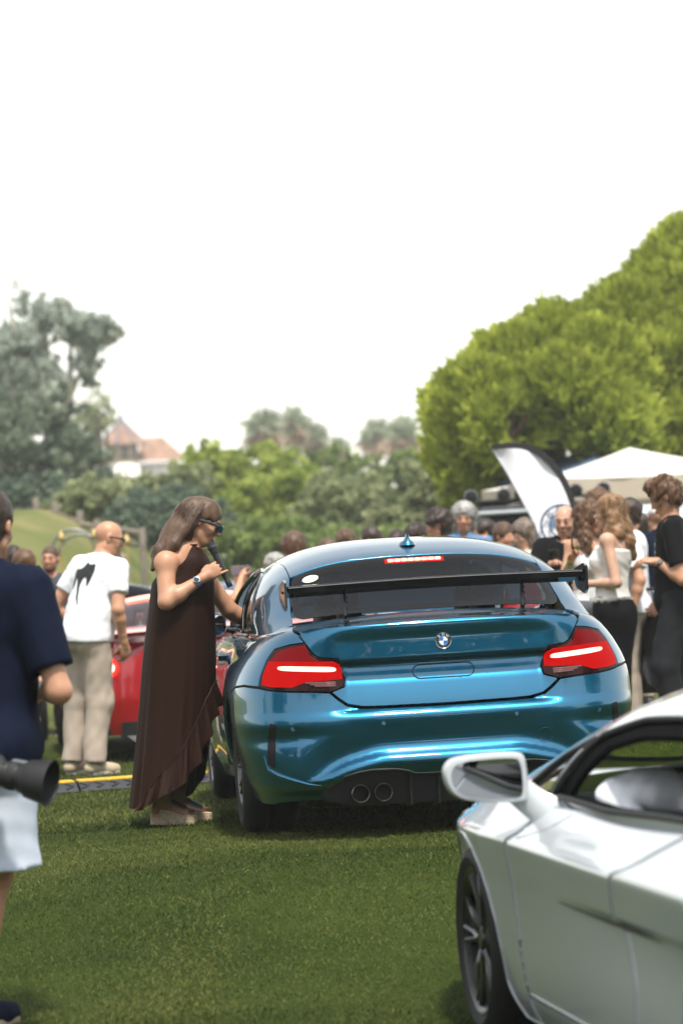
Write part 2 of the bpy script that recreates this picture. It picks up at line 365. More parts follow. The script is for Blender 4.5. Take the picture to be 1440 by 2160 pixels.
def tree(name, label, lobes, n, size, mt, seed, trunks=(), cat='tree', group=None, bark=None, **k):
    L = np.array(lobes, float); bx, by = L[:, 0].mean(), L[:, 1].mean(); base = np.array([bx, by, float(zg(bx, by))])
    t = empty(name, base, label=label, cat=cat, group=group)
    L2 = L.copy(); L2[:, :3] -= base
    v, f, ti = foliage(L2, n, size, seed, **k)
    obj('crown', npmesh(v, f, False, tint=ti), LM[mt], t)
    m = MB(); r_ = np.random.default_rng(seed)
    tr = trunks or [(bx, by)]
    for (x, y) in tr:
        p0 = np.array([x-bx, y-by, float(zg(x, y))-base[2]-.05]); near = L2[np.argsort(np.abs(L2[:, 0]-p0[0]))[:3]]; h = np.max(L2[:, 2])
        top = near[:, :3].mean(0); rr = max(.05, .035*h)
        mid = (p0+top)/2+r_.normal(size=3)*np.array([.1, .1, 0])*h*.1
        m.tube([p0, (p0+mid)/2, mid, top], [rr*1.4, rr*1.05, rr*.85, rr*.5], n=10)
        for q in L2[np.argsort(np.linalg.norm(L2[:, :2]-p0[:2], axis=1))[:6]]:
            e = q[:3]+np.array([0, 0, q[5]*.2]); m.tube([mid, (mid+e)/2+r_.normal(size=3)*.05*h*.5, e], [rr*.6, rr*.4, rr*.15], n=7)
    m.build('trunk', bark or BARK, t)
    return t
def lob(Y, items, depth=1.0):
    """items (px, py, rx_px, rz_px[, dY]) at distance Y"""
    o = []; s = F_/Y
    for it in items:
        p = at(it[0], it[1], Y+(it[4] if len(it) > 4 else 0)); o.append((p[0], p[1], p[2], it[2]/s, depth*(it[2]+it[3])/2/s, it[3]/s))
    return o
# right-hand stone pines: bright needle tufts, brown shade inside
def pine(name, label, lobes, n, seed, tx, ty):
    L = np.array(lobes, float); base = np.array([tx, ty, float(zg(tx, ty))]); t = empty(name, base, label=label, cat='tree'); r_ = np.random.default_rng(seed)
    vol = L[:, 3]*L[:, 5]; pk = r_.choice(len(L), n, p=vol/vol.sum()); d = r_.normal(size=(n, 3)); d[:, 2] = d[:, 2]*.9+.25; d /= np.linalg.norm(d, axis=1, keepdims=True)
    rad = (1-.35*r_.random(n)**1.8)*(1+.17*wav(d*2.4+pk[:, None]*3.3, 2.6, seed)+.08*wav(d*3+pk[:, None]*1.7, 6.5, seed+2)); c = L[pk, :3]+d*rad[:, None]*L[pk, 3:6]-base
    hole_ = np.array(at(1150, 915, ty-1.9))-base; far = np.linalg.norm((c-hole_)*np.array([1, 1.1, 1]), axis=1) > .62+.16*wav(c, 5, seed+9); c, d = c[far], d[far]; n = len(c)
    ct = np.clip(.42+.22*r_.normal(size=n)+.26*wav(c, 1.6, seed+3), 0, 1); K = 13
    ci = np.repeat(np.arange(n), K); m = len(ci); ax = d[ci]*.7+np.array([0, 0, 1.0])+r_.normal(size=(m, 3))*.36; ax /= np.linalg.norm(ax, axis=1, keepdims=True)
    ln = (.13+.13*r_.random(m))[:, None]; p = c[ci]+r_.normal(size=(m, 3))*.035; b = np.cross(ax, r_.normal(size=(m, 3))); b /= np.linalg.norm(b, axis=1, keepdims=True)
    v = np.stack([p-b*.012, p+b*.012, p+ax*ln+b*.02, p+ax*ln-b*.02], 1).reshape(-1, 3)
    obj('crown', npmesh(v, np.arange(4*m).reshape(m, 4), False, tint=np.clip(ct[ci]+.12*r_.normal(size=m), 0, 1)), LM['pine'], t)
    k = MB(); h = L[:, 2].max(); k.tube([(0, 0, -.05), (.05, .1, h*.25), (-.1, .1, h*.45), (0, .1, h*.62)], [.22, .19, .16, .10], n=12)
    for q in L: e = q[:3]-base; k.tube([(-.05, .1, h*.38), e*.55+np.array([0, .1, h*.22]), e+np.array([0, 0, q[5]*.5])], [.09, .055, .02], n=7)
    for q in L:
        for _ in range(7):
            dd = r_.normal(size=3); dd[2] = abs(dd[2]); dd /= np.linalg.norm(dd); e = q[:3]-base; k.tube([e-np.array([0, 0, q[5]*.3]), e+dd*.5*q[3:6], e+dd*.9*q[3:6]], [.03, .016, .006], n=5)
    k.build('trunk', mat('pine_bark', (.11, .06, .04), .9, noise=.4, nscale=8, bump=.8, bscale=16), t)
    return t
A = lob(44, [(1010, 850, 85, 75), (1085, 780, 90, 75, .6), (1180, 735, 100, 75, .9), (1075, 905, 85, 65, -.6), (1190, 840, 90, 80, -.4), (985, 965, 70, 75, .3), (1000, 1060, 55, 70, .6), (945, 905, 36, 45, .8), (918, 868, 18, 26, .8), (1260, 790, 95, 95, .2), (1110, 990, 70, 60, .8), (1290, 900, 90, 80, -.3)])
pine('stone_pine', 'bushy yellow-green pine directly behind the white feather flag', A, 7600, 11, at(1120, 1100, 44.6)[0], 44.8)
B_ = lob(47, [(1330, 690, 105, 90), (1420, 600, 90, 80, .5), (1450, 530, 60, 60, .6), (1400, 780, 110, 100, -.4), (1470, 720, 110, 120), (1420, 900, 110, 90, -.6), (1330, 640, 55, 45, .5), (1480, 620, 70, 90), (1490, 880, 90, 120)])
pine('stone_pine', 'taller yellow-green pine rising at the right edge above the white tent', B_, 7600, 12, at(1430, 1100, 47.5)[0], 47.8)
# left and centre
tree('eucalyptus_tree', 'tall hazy eucalyptus with gaps of sky in its crown', lob(92, [(20, 650, 70, 50), (95, 665, 60, 40), (150, 690, 45, 40), (205, 700, 45, 40), (235, 695, 22, 34), (185, 755, 38, 34), (40, 720, 60, 50), (130, 830, 22, 42), (70, 800, 70, 60), (10, 810, 60, 60), (190, 800, 20, 22), (-30, 740, 70, 90), (-60, 650, 60, 70)], .9), 17000, .21, 'euc', 21, trunks=[(at(40, 1100, 92)[0], 92), (at(130, 1100, 92)[0], 92.6)], bark=BARKP, shell=.2, clump=22, csz=.38, hole=1.1, aspect=.5)
tree('oak_tree', 'dark broad oak below the hazy eucalyptus', lob(80, [(60, 930, 105, 75), (150, 950, 68, 55), (-20, 980, 90, 90), (110, 1010, 110, 65), (208, 985, 44, 40), (30, 870, 70, 50), (135, 865, 50, 38)]), 15000, .17, 'dark', 22)
tree('palm_scrub', 'pale brownish palm clump left of the tower roof', lob(150, [(205, 850, 30, 34), (190, 880, 34, 34), (222, 885, 20, 30)]), 1800, .34, 'olive', 23, aspect=.2, csz=.5)
bs = [('round_bush', 'dark bluish bush at the left end of the hill fence', 62, [(40, 1060, 80, 52), (110, 1050, 50, 45)], 'blue', 5200, .12),
      ('round_bush', 'olive green bush standing behind the hill fence', 60, [(190, 1055, 60, 48), (250, 1050, 45, 45), (140, 1070, 40, 36)], 'olive', 6000, .12),
      ('round_bush', 'silvery green tree top beside the white tower wall', 66, [(345, 1030, 60, 38), (400, 1015, 55, 42), (300, 1045, 50, 36)], 'olive', 6000, .13),
      ('round_bush', 'dark shaded bush behind the hair of the woman in brown', 58, [(310, 1095, 70, 60), (390, 1085, 65, 62), (450, 1120, 60, 62), (250, 1110, 40, 40)], 'blue', 8000, .11),
      ('broad_tree', 'bright green rounded tree right of the tower house', 74, [(440, 985, 75, 50), (520, 985, 80, 52), (415, 970, 32, 28), (590, 1005, 60, 50), (480, 1030, 90, 50)], 'bright', 9000, .15),
      ('broad_tree', 'yellowish green tree in the middle of the hedge line', 68, [(570, 1060, 75, 60), (520, 1080, 60, 60), (635, 1030, 65, 52), (610, 1100, 70, 60)], 'bright', 9000, .13),
      ('round_bush', 'dark green bush behind the round brown haired head', 56, [(560, 1150, 70, 62), (480, 1165, 60, 60), (650, 1150, 60, 60)], 'mid', 7500, .11),
      ('broad_tree', 'grey green tree behind the roof antenna of the blue coupe', 64, [(700, 1050, 62, 52), (760, 1040, 60, 52), (700, 1110, 70, 52), (790, 1095, 65, 55), (640, 1085, 40, 40)], 'olive', 9500, .12),
      ('broad_tree', 'dull olive tree left of the big pine', 60, [(850, 1030, 58, 52), (900, 1015, 50, 50), (840, 1095, 70, 55), (920, 1085, 55, 55), (955, 1040, 40, 50)], 'olive', 9500, .12),
      ('round_bush', 'small bright shrub at the foot of the big pine', 52, [(965, 1090, 40, 42), (1000, 1120, 50, 40)], 'bright', 4200, .10),
      ('round_bush', 'low dark hedge bush under the grey green tree', 54, [(720, 1160, 80, 50), (820, 1160, 80, 52), (920, 1160, 70, 50), (1020, 1160, 70, 46)], 'mid', 8000, .11),
      ('broad_tree', 'pale tree tops peeping up behind the hedge line', 95, [(700, 985, 60, 40), (770, 1000, 60, 34), (620, 985, 60, 36), (850, 985, 50, 36)], 'mid', 5000, .2),
      ('broad_tree', 'dark wood at the right edge behind the tents', 58, [(1130, 1050, 80, 60), (1250, 1020, 90, 80), (1390, 1000, 100, 90), (1480, 980, 80, 100)], 'mid', 8000, .14)]
for i, (nm, lb, Y, it, mt, n, sz) in enumerate(bs): tree(nm, lb, lob(Y, it), n, sz, mt, 40+i, cat='tree' if 'tree' in nm else 'bush', shell=.5)
# trees on the far side of the fairway, behind the photographer (seen in the paintwork)
for i, (x, y, h, rr) in enumerate([(-24, -16, 11, 5.5), (-15, -22, 12, 5.5), (-5.5, -25, 11, 5.5), (4.5, -24, 12.5, 6), (14, -22, 11.5, 5.5), (24, -16, 11, 5.5), (-27, 2, 11.5, 5.5), (28, 4, 11.5, 5.5)]):
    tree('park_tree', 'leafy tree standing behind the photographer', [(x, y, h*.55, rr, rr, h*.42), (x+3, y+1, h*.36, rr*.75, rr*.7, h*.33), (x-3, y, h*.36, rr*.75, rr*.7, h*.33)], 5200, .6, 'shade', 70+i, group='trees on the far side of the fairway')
wl_ = lob(125, [(x, 1060+12*((x//60) % 3), 75, 70) for x in range(-40, 1500, 60)]); v_, f_, t_ = foliage(wl_, 16000, .30, 66, shell=.4); obj('far_wood', npmesh(v_, f_, False, tint=t_), LM['mid'], None, kind='stuff')
# fan palms
def palm(px, py, rp, Y, label, seed):
    p = at(px, py, Y); rr = rp*Y/F_; base = np.array([p[0], p[1], float(zg(p[0], p[1]))]); t = empty('fan_palm', base, label=label, cat='palm', group='fan palms on the skyline'); H = p[2]-base[2]; r_ = np.random.default_rng(seed)
    def fans(n, e0, e1, lf, nb, droop):
        V = []; 
        for i in range(n):
            az = r_.uniform(0, 6.283); el = r_.uniform(e0, e1); d = np.array([math.cos(az)*math.cos(el), math.sin(az)*math.cos(el), math.sin(el)]); c0 = np.array([0, 0, H])+d*rr*r_.uniform(0, .45); sd = np.cross(d, r_.normal(size=3)); sd /= np.linalg.norm(sd)+1e-9; up_ = np.cross(sd, d)
            for j in range(nb):
                a = (j/(nb-1)-.5)*2.5; q = d*math.cos(a)+sd*math.sin(a); tip = c0+q*lf*(.45+.7*r_.random())+np.array([0, 0, -droop*lf]); w = np.cross(q, up_)*lf*.075
                V.append([c0, c0+(tip-c0)*.5+w, tip, c0+(tip-c0)*.5-w])
        v = np.array(V).reshape(-1, 3); m = len(v)//4
        return npmesh(v, np.arange(4*m).reshape(m, 4), False, tint=np.clip(.5+.3*r_.normal(size=m), 0, 1))
    obj('crown', fans(38, -.6, 1.5, rr*.85, 9, .14), LM['palm'], t); obj('dead_skirt', fans(30, -1.5, -.5, rr*.9, 10, .30), LM['dead'], t)
    k = MB(); k.tube([(0, 0, -.1), (.1, 0, H*.5), (0, 0, H)], [.30, .24, .22], n=10); k.build('trunk', BARKP, t)
for i, (px, py, rp, Y, lb) in enumerate([(558, 902, 54, 165, 'leftmost of the skyline palms right of the tower house'), (620, 892, 42, 170, 'slim palm second from left on the skyline'), (662, 925, 40, 175, 'lower palm third from left on the skyline'), (712, 946, 34, 185, 'small faint palm in the middle of the skyline'), (790, 920, 46, 172, 'brown skirted palm nearest the sky gap, second from right'), (848, 916, 48, 165, 'rightmost skyline palm beside the big pine')]): palm(px, py, rp, Y, lb, 90+i)
# house with octagonal tiled tower
def house():
    Y = 245; c = at(258, 940, Y); s = Y/F_; g0 = 0.; t = empty('tower_house', (c[0], Y, g0), .2, label='pink house with a tiled octagonal tower roof and white base', cat='house')
    ez = c[2]; ap = at(252, 884, Y)[2]; rw = 52*s; rwall = 34*s
    tile = mat('roof_tile', (.27, .155, .105), .85, noise=.35, nscale=1.2); pink = mat('pink_render', (.40, .27, .21), .9, noise=.15, nscale=.8); wht = mat('white_render', (.72, .70, .66), .9); blu = mat('blue_tile', (.12, .12, .17), .5)
    o8 = [(math.cos(R(22.5+45*i)), math.sin(R(22.5+45*i))) for i in range(8)]
    k = MB()
    for i in range(8):
        a, b = np.array([*o8[i], 0]), np.array([*o8[(i+1) % 8], 0]); n_ = 7
        for j in range(n_):   # rows of barrel tiles up each face
            u0, u1 = j/n_, (j+1)/n_; um = (u0+u1)/2; P = lambda u, h_: np.array([(a+(b-a)*u)[0]*rw, (a+(b-a)*u)[1]*rw, ez+h_]); top = np.array([0, 0, ap])
            bulge = (a+b)/2*.10*rw+np.array([0, 0, .12])
            k.add([P(u0, 0), P(um, .0)+bulge*.5, P(u1, 0), top], [(0, 1, 3), (1, 2, 3)])
    rf_ = k.build('roof', tile, t, smooth=False)
    for i in range(8):
        k = MB(); k.tube([(o8[i][0]*rw*1.01, o8[i][1]*rw*1.01, ez+.06), (0, 0, ap+.06)], [.12, .08], n=6); k.build('ridge', blu, rf_)
    k = MB(); k.lathe([(.0, .5), (.16, .35), (.22, .15), (.1, -.1)], (0, 0, ap), n=10); k.build('finial', blu, rf_)
    wz = at(262, 978, Y)[2]
    k = MB(); k.prism([(a*rwall, b*rwall) for a, b in o8], wz, ez+.1); w_ = k.build('wall', pink, t, smooth=False)
    k = MB(); k.prism([(a*rwall*1.06, b*rwall*1.06) for a, b in o8], 0, wz); k.build('white_base', wht, t, smooth=False)
    for ang in (-90, -45, -135):
        M = np.array(Matrix.Rotation(R(ang), 3, 'Z')); q = M@np.array([rwall*.925, 0, 0]); k = MB(); k.box((q[0], q[1], (wz+ez)/2+.1), (.12, .75, 1.1), rot=M); f_ = k.build('window', mat('window_frame', (.25, .16, .12), .7), w_, smooth=False)
        q2 = M@np.array([rwall*.925+.05, 0, 0]); k = MB(); k.box((q2[0], q2[1], (wz+ez)/2+.1), (.06, .55, .9), rot=M); k.build('pane', mat('dark_pane', (.03, .03, .035), .15), f_, smooth=False)
    # lower wing with its own tiled roof
    x0, x1 = (300-258)*s, (385-258)*s; rz0, rz1 = at(340, 972, Y)[2], at(340, 918, Y)[2]; ym = 2.5
    k = MB(); n_ = 14
    for j in range(n_):
        u0 = x0-.6+(x1-x0+1.2)*j/n_; u1 = x0-.6+(x1-x0+1.2)*(j+1)/n_; um = (u0+u1)/2; A0 = lambda u, up: (u, -2.2+ym, rz0+up); A1 = lambda u, up: (min(max(u, x0+.5), x1-1.2), .6+ym, rz1+up)
        k.add([A0(u0, 0), A0(um, .13), A0(u1, 0), A1(u0, 0), A1(um, .13), A1(u1, 0)], [(0, 1, 4, 3), (1, 2, 5, 4)])
    k.build('roof', tile, t, smooth=False)
    k = MB(); k.box(((x0+x1)/2-.3, 1.0+ym, rz0/2), (x1-x0, 5, rz0-.1)); k.build('wall', wht, t, smooth=False)
house()
# rail fence on the hill
def fence():
    P = [np.array(at(px, py, Y)) for px, py, Y in [(78, 1082, 46), (118, 1094, 45.4), (170, 1103, 45), (205, 1109, 44.6), (245, 1113, 44.2), (300, 1122, 43.6)]]
    t = empty('rail_fence', (P[0][0], P[0][1], float(zg(P[0][0], P[0][1]))), label='weathered wooden rail fence running down the grassy hill', cat='fence'); b = np.array(t.location); wd_ = mat('grey_wood', (.17, .145, .115), .85, noise=.3, nscale=5)
    for i, p in enumerate(P):
        k = MB(); g = float(zg(p[0], p[1])); k.box((p[0]-b[0], p[1]-b[1], (g+p[2])/2-b[2]), (.10, .10, max(.3, p[2]-g)+.12), bev=.015); k.build('post', wd_, t)
        if i: 
            q = P[i-1]
            for dz in (-.02, -.20): k = MB(); k.tube([q-b+np.array([0, 0, dz]), p-b+np.array([0, 0, dz])], .045, n=8); k.build('rail', wd_, t)
fence()
# sandy path along the crest
k = MB(); pth = [(20, 1091, 47.5), (60, 1090, 47.5), (110, 1102, 47), (180, 1116, 46.5), (260, 1128, 46)]
px_ = [at(a, b, c) for a, b, c in pth]; V = []
for p in px_:
    for d in (-.9, .9): V.append((p[0], p[1]+d, float(zg(p[0], p[1]+d))+.03))
k.add(V, [(2*i, 2*i+1, 2*i+3, 2*i+2) for i in range(len(px_)-1)]); k.build('path', mat('sandy_path', (.30, .24, .18), .9, noise=.2, nscale=3), None, kind='structure')
# wrought garden arch with brass finials
def arch():
    c = at(160, 1150, 36); t = empty('garden_arch', (c[0], c[1], float(zg(c[0], c[1]))), label='thin wrought iron double arch with brass finial posts on the hill', cat='arch'); b = np.array(t.location); s = 36/F_; irn = mat('iron_grey', (.16, .17, .15), .5, .4); br = mat('brass', (.45, .33, .12), .4, .6)
    for px, py, rp in ((155, 1162, 45), (172, 1175, 48)):
        o = at(px, py, 36)-b; k = MB(); k.tube([o+np.array([rp*s*math.cos(a), 0, rp*s*math.sin(a)]) for a in np.linspace(0, math.pi, 25)], .02, n=6); k.build('hoop', irn, t)
    for px, py in ((130, 1135), (200, 1130), (268, 1142)):
        o = at(px, py, 36)-b; k = MB(); k.tube([(o[0], o[1], 0), o], .018, n=7); k.lathe([(0, .1), (.03, .05), (.045, 0), (.02, -.05), (.0, -.06)], o, n=10); k.build('post', br, t)
arch()
# hazy summer air
hz = MB(); hz.box((0, 0, 13.5), (900, 900, 30)); hm = bpy.data.materials.new('haze'); hm.use_nodes = True; ht = hm.node_tree; ht.nodes.clear(); ho_ = ht.nodes.new('ShaderNodeOutputMaterial'); pv = ht.nodes.new('ShaderNodeVolumePrincipled')
pv.inputs['Color'].default_value = (.97, .98, 1, 1); pv.inputs['Density'].default_value = .0007; pv.inputs['Anisotropy'].default_value = .0; ht.links.new(pv.outputs[0], ho_.inputs['Volume'])
SC.cycles.volume_bounces = 2
HAZE = hz.build('haze', hm, None, smooth=False, kind='stuff')
# ================================================================ blue coupe
BLUE = mat('blue_paint', (.003, .125, .235), .30, .88, coat=1.0, coatr=.02)
BLUE.node_tree.nodes['Principled BSDF'].inputs['Coat IOR'].default_value = 1.62
BLACKP = mat('gloss_black', (.006, .006, .007), .12, coat=.6)
RUB = mat('rubber', (.012, .012, .013), .75, bump=.3, bscale=60)
TRIM = mat('matt_black', (.005, .005, .0055), .6, spec=.3)
CHROME = mat('chrome', (.75, .75, .76), .12, 1)
ALU = mat('dark_alloy', (.05, .05, .055), .25, .9, coat=.5)
GLASSD = glass_mat('tinted_glass', (.10, .115, .13), ior=1.32); GLASSC = glass_mat('clear_glass', (.78, .84, .84))
SEATM = mat('seat_leather', (.013, .013, .015), .5, bump=.4, bscale=25)
def carbon():
    m = bpy.data.materials.new('carbon_weave'); m.use_nodes = True; t = m.node_tree; b = t.nodes['Principled BSDF']
    tc = t.nodes.new('ShaderNodeTexCoord'); mp = t.nodes.new('ShaderNodeMapping'); mp.inputs['Rotation'].default_value = (0, 0, R(45)); ck = t.nodes.new('ShaderNodeTexChecker'); ck.inputs['Scale'].default_value = 260
    ck.inputs[1].default_value = (.006, .006, .007, 1); ck.inputs[2].default_value = (.03, .03, .032, 1)
    t.links.new(tc.outputs['Object'], mp.inputs[0]); t.links.new(mp.outputs[0], ck.inputs[0]); t.links.new(ck.outputs[0], b.inputs['Base Color']); b.inputs['Roughness'].default_value = .35; b.inputs['Coat Weight'].default_value = .7
    MATS['carbon'] = m; return m
CARB = carbon()
RUBT = mat('tyre_rubber', (.006, .006, .0065), .7, bump=.2, bscale=80)
def wheel(parent, loc, r=.334, w=.245, rim=.245, side=-1, spokes=10, matr=None, sub=True):
    """wheel with axle along x; side = which side faces out"""
    t = MB(); e = .028
    t.lathe([(rim, -w/2+.01), (rim+.02, -w/2), (r-.05, -w/2-.004), (r-e, -w/2+.004), (r-.006, -w/2+.03), (r, -w/2+.06), (r, -.03), (r-.007, -.026), (r-.007, -.02), (r, -.016), (r, .016), (r-.007, .02), (r-.007, .026), (r, .03), (r, w/2-.06), (r-.006, w/2-.03), (r-e, w/2-.004), (r-.05, w/2+.004), (rim+.02, w/2), (rim, w/2-.01)], M=MX, n=56)
    tw = t.build('wheel', RUBT, parent, loc=loc)
    m = MB(); s = side
    m.lathe([(rim-.002, -w/2+.008), (rim-.012, -w/2+.012), (rim-.03, -w/2+.03), (rim-.04, 0), (rim-.03, w/2-.03), (rim-.012, w/2-.012), (rim-.002, w/2-.008)], M=MX, n=48)
    for i in range(spokes):
        a = i*2*math.pi/spokes
        for da in (-.10, .10):
            p0 = np.array([s*(w/2-.035), .055*math.cos(a), .055*math.sin(a)]); p1 = np.array([s*(w/2-.022), (rim-.02)*math.cos(a+da), (rim-.02)*math.sin(a+da)])
            m.tube([p0, (p0+p1)/2+np.array([s*-.006, 0, 0]), p1], [.017, .013, .013], n=6, flat=(1, .8))
    m.lathe([(0, 0), (.03, .0), (.034, -.008), (.06, -.02), (.075, -.03), (.075, -.06)], M=np.array(MX)*np.array([[s], [1], [s]]) if s < 0 else MX, axis_o=(s*(w/2-.02), 0, 0), n=20)
    m.build('rim', matr or ALU, tw)
    d = MB(); d.lathe([(.0, 0), (.17, 0), (.17, .02), (0, .02)], M=MX, axis_o=(s*.03, 0, 0), n=32); d.build('brake_disc', mat('iron', (.12, .11, .1), .45, .8), tw)
    return tw
def seat(parent, loc, m=None, h=1.0):
    s = MB(); s.box((0, 0, .08), (.5, .52, .16), bev=.05)
    s.tube([(0, -.22, .12), (0, -.27, .35), (0, -.33, .62)], [.2, .23, .18], n=14, flat=(1, .32)); s.tube([(0, -.33, .64), (0, -.35, .76)], [.12, .10], n=12, flat=(1, .4))
    return s.build('seat', m or SEATM, parent, loc=loc)

def build_bmw(loc, rz):
    root = empty('blue_coupe', loc, rz, label='glossy blue coupe with its brake lights lit and a black rear wing', cat='car')
    YC, NE = 1.05, 4.0
    Wz = crv([(.1, .85), (.2, .885), (.3, .922), (.45, .95), (.55, .955), (.66, .952), (.75, .938), (.83, .905), (.88, .872), (.93, .83), (.96, .79), (.985, .725), (1.002, .655)])
    Yr = crv([(.1, .2), (.15, .155), (.20, .10), (.26, .05), (.32, .012), (.352, 0.0), (.372, .007), (.402, .047), (.43, .056), (.50, .044), (.55, .035), (.565, .039), (.58, .053), (.592, .069), (.60, .078), (.62, .083), (.70, .110), (.79, .146), (.800, .143), (.807, .12), (.813, .082), (.820, .074), (.90, .076), (.955, .062), (.972, .060), (.985, .075), (1.002, .12)])
    Yo = crv([(.1, .2), (.15, .155), (.20, .10), (.26, .055), (.32, .030), (.37, .020), (.43, .017), (.50, .021), (.56, .032), (.60, .050), (.70, .068), (.82, .076), (.955, .062), (.972, .060), (.985, .075), (1.002, .12)])
    zc = crv([(0, .402), (.28, .402), (.46, .37), (.62, .305), (.75, .27), (1, .26)])
    frt = crv([(3.0, 1), (3.5, .985), (3.9, .95), (4.2, .86), (4.36, .70), (4.43, .45), (4.46, .12)])
    th = np.linspace(0, math.pi/2, 4000); ax = .95*np.sin(th)**(2/NE); ay = -1.0*np.cos(th)**(2/NE)
    al = np.concatenate([[0], np.cumsum(np.hypot(np.diff(ax), np.diff(ay)))]); Q1 = al[-1]
    def Wf(y, z):
        w = Wz(z)-.05*np.exp(-((y-2.35)/.75)**4)*sstep(.95, .6, z)+.012*np.exp(-((y-.93)/.5)**2)*sstep(.3, .55, z)*sstep(.85, .65, z)
        w = w+.012*np.exp(-((y-3.6)/.45)**2)*sstep(.3, .55, z)*sstep(.85, .65, z)
        w = w-.012*np.exp(-((z-.70)/.045)**2)*sstep(1.2, 1.7, y)*sstep(3.9, 3.3, y)
        return w*frt(y)
    def Rear(x, z):
        ax_ = np.abs(x); f = sstep(.44, .55, ax_)*sstep(.48, .56, z); lo = sstep(.20, .30, z)*sstep(.56, .46, z)
        g = sstep(.50, .70, ax_)*sstep(.56, .5, z)
        zz = z+(.402-zc(ax_))*lo
        return (Yr(zz)*(1-f)+Yo(z)*f)*(1-g)+Yo(zz)*g
    def S(q, z):
        q = np.asarray(q, float); z = np.asarray(z, float); a = np.abs(q); sg = np.where(q < 0, -1., 1.)
        t = np.interp(a, al, th); w = Wf(np.where(a < Q1, YC, YC+a-Q1), z)
        x = w*np.sin(t)**(2/NE); y = np.where(a < Q1, YC-(YC-Rear(x, z))*np.cos(t)**(2/NE), YC+(a-Q1))
        return np.stack([sg*x, y, z], -1)
    def RX(x, z):
        w = float(Wf(YC, z)); t = math.asin(min(1, abs(x)/w)**(NE/2)); return (math.copysign(float(np.interp(t, th, al)), x), z)
    def SY(y, z, s=1):
        if y >= YC: return (s*(Q1+y-YC), z)
        d = YC-float(Rear(np.array(.8), np.array(z))); t = math.acos(min(1, max(0, (YC-y)/d))**(NE/2)); return (s*float(np.interp(t, th, al)), z)
    mir = lambda P: [(-a, b) for a, b in P][::-1]
    arc = lambda yc, zc_, r, a0, a1, n=14: [(yc+r*math.cos(R(a0+(a1-a0)*i/n)), zc_+r*math.sin(R(a0+(a1-a0)*i/n))) for i in range(n+1)]
    AR = .352; arch_r = arc(.93, .334, AR, 205, 128); arch_q = arc(.93, .334, AR, 124, -25)
    # rear bumper
    half = [RX(.30, .594), RX(.40, .598), RX(.46, .612), RX(.50, .642), RX(.535, .675), RX(.60, .683), RX(.73, .691), RX(.80, .700), RX(.85, .712), SY(.42, .722), SY(.56, .715), SY(.68, .690)]
    half += [SY(y, z) for y, z in arch_r[::-1][1:]]+[SY(.50, .165), SY(.36, .165), RX(.80, .172), RX(.68, .182), RX(.575, .187), RX(.573, .225), RX(.545, .252), RX(.49, .288), RX(.43, .303), RX(.37, .311), RX(.25, .308), RX(.20, .296), RX(.17, .283)]
    poly = [(0, .591)]+half+[(0, .281)]+mir(half)
    rb = panel("rear_bumper", poly, S, BLUE, root, h=.011, hb=.010)
    lid = [(0, .983)]+[RX(.3, .983), RX(.5, .981), RX(.60, .977), RX(.642, .966), RX(.650, .952), RX(.632, .915), RX(.607, .875), RX(.592, .855), RX(.57, .842), RX(.487, .833), RX(.455, .742), RX(.463, .70), RX(.526, .680), RX(.49, .648), RX(.455, .622), RX(.39, .607), RX(.30, .604)]
    lid = lid+[(0, .601)]+mir(lid[1:])
    tl = panel('trunk_lid', lid, S, BLUE, root, h=.011, hb=.010)
    # deck of the trunk lid
    dz = crv([(.0, .972), (.075, .985), (.2, .994), (.35, 1.004), (.52, 1.025), (.6, 1.04)])
    D = lambda x, y: np.stack([x, y, dz(y)-.035*(np.abs(x)/.64)**2.5], -1)
    rear_e = [tuple(S(np.array(RX(x, .983)[0]), np.array(.983))[:2]) for x in np.linspace(-.60, .60, 25)]
    dp = rear_e+[(.642, rear_e[-1][1]+.05), (.655, .42), (.65, .53), (-.65, .53), (-.655, .42), (-.642, rear_e[0][1]+.05)]
    panel('trunk_deck', dp, D, BLUE, tl, h=.04, gap=.001, thick=.01, roll=.003)
    # quarter panels, doors, wings, sills
    for s in (1, -1):
        fl = (lambda P: P) if s > 0 else mir
        lo_ = [RX(.637, .916), RX(.70, .909), RX(.765, .892), RX(.80, .848), RX(.845, .745), RX(.848, .722), SY(.42, .730), SY(.56, .722), SY(.68, .697)]
        qp = lo_+[SY(y, z) for y, z in arch_q]+[SY(1.28, .165), SY(1.60, .165), SY(1.60, .25), SY(1.66, .40), SY(1.735, .62), SY(1.755, .945), SY(1.3, .955), SY(.8, .975), SY(.5, .99), RX(.655, .99), RX(.657, .955)]
        panel('quarter_panel', fl(qp), S, BLUE, root, h=.035, hb=.02)
        dr = panel('door', fl([SY(1.762, .945), SY(1.742, .62), SY(1.668, .40), SY(1.61, .255), SY(3.02, .235), SY(3.1, .6), SY(3.12, .935)]), S, BLUE, root, h=.06)
        dr['label'] = 'blue door with its window down' if s < 0 else 'blue door on the far side'
        P = S(np.array([s*(Q1+.86)]), np.array([.835]))[0]
        hb_ = MB(); hb_.tube([(P[0]+s*.0, 1.83, .838), (P[0]+s*.035, 1.87, .838), (P[0]+s*.037, 2.0, .838), (P[0]+s*.035, 2.06, .838), (P[0], 2.09, .838)], [.012, .014, .014, .014, .012], n=8, flat=(.8, 1.2)); hb_.build('handle', BLUE, dr)
        panel('front_wing', fl([SY(3.13, .935), SY(3.108, .6), SY(3.03, .235), SY(3.03, .165), SY(3.24, .165)]+[SY(y, z) for y, z in arc(3.62, .334, AR, 205, -20)]+[SY(4.1, .2), SY(4.2, .45), SY(4.15, .75), SY(3.8, .88)]), S, BLUE, root, h=.06)
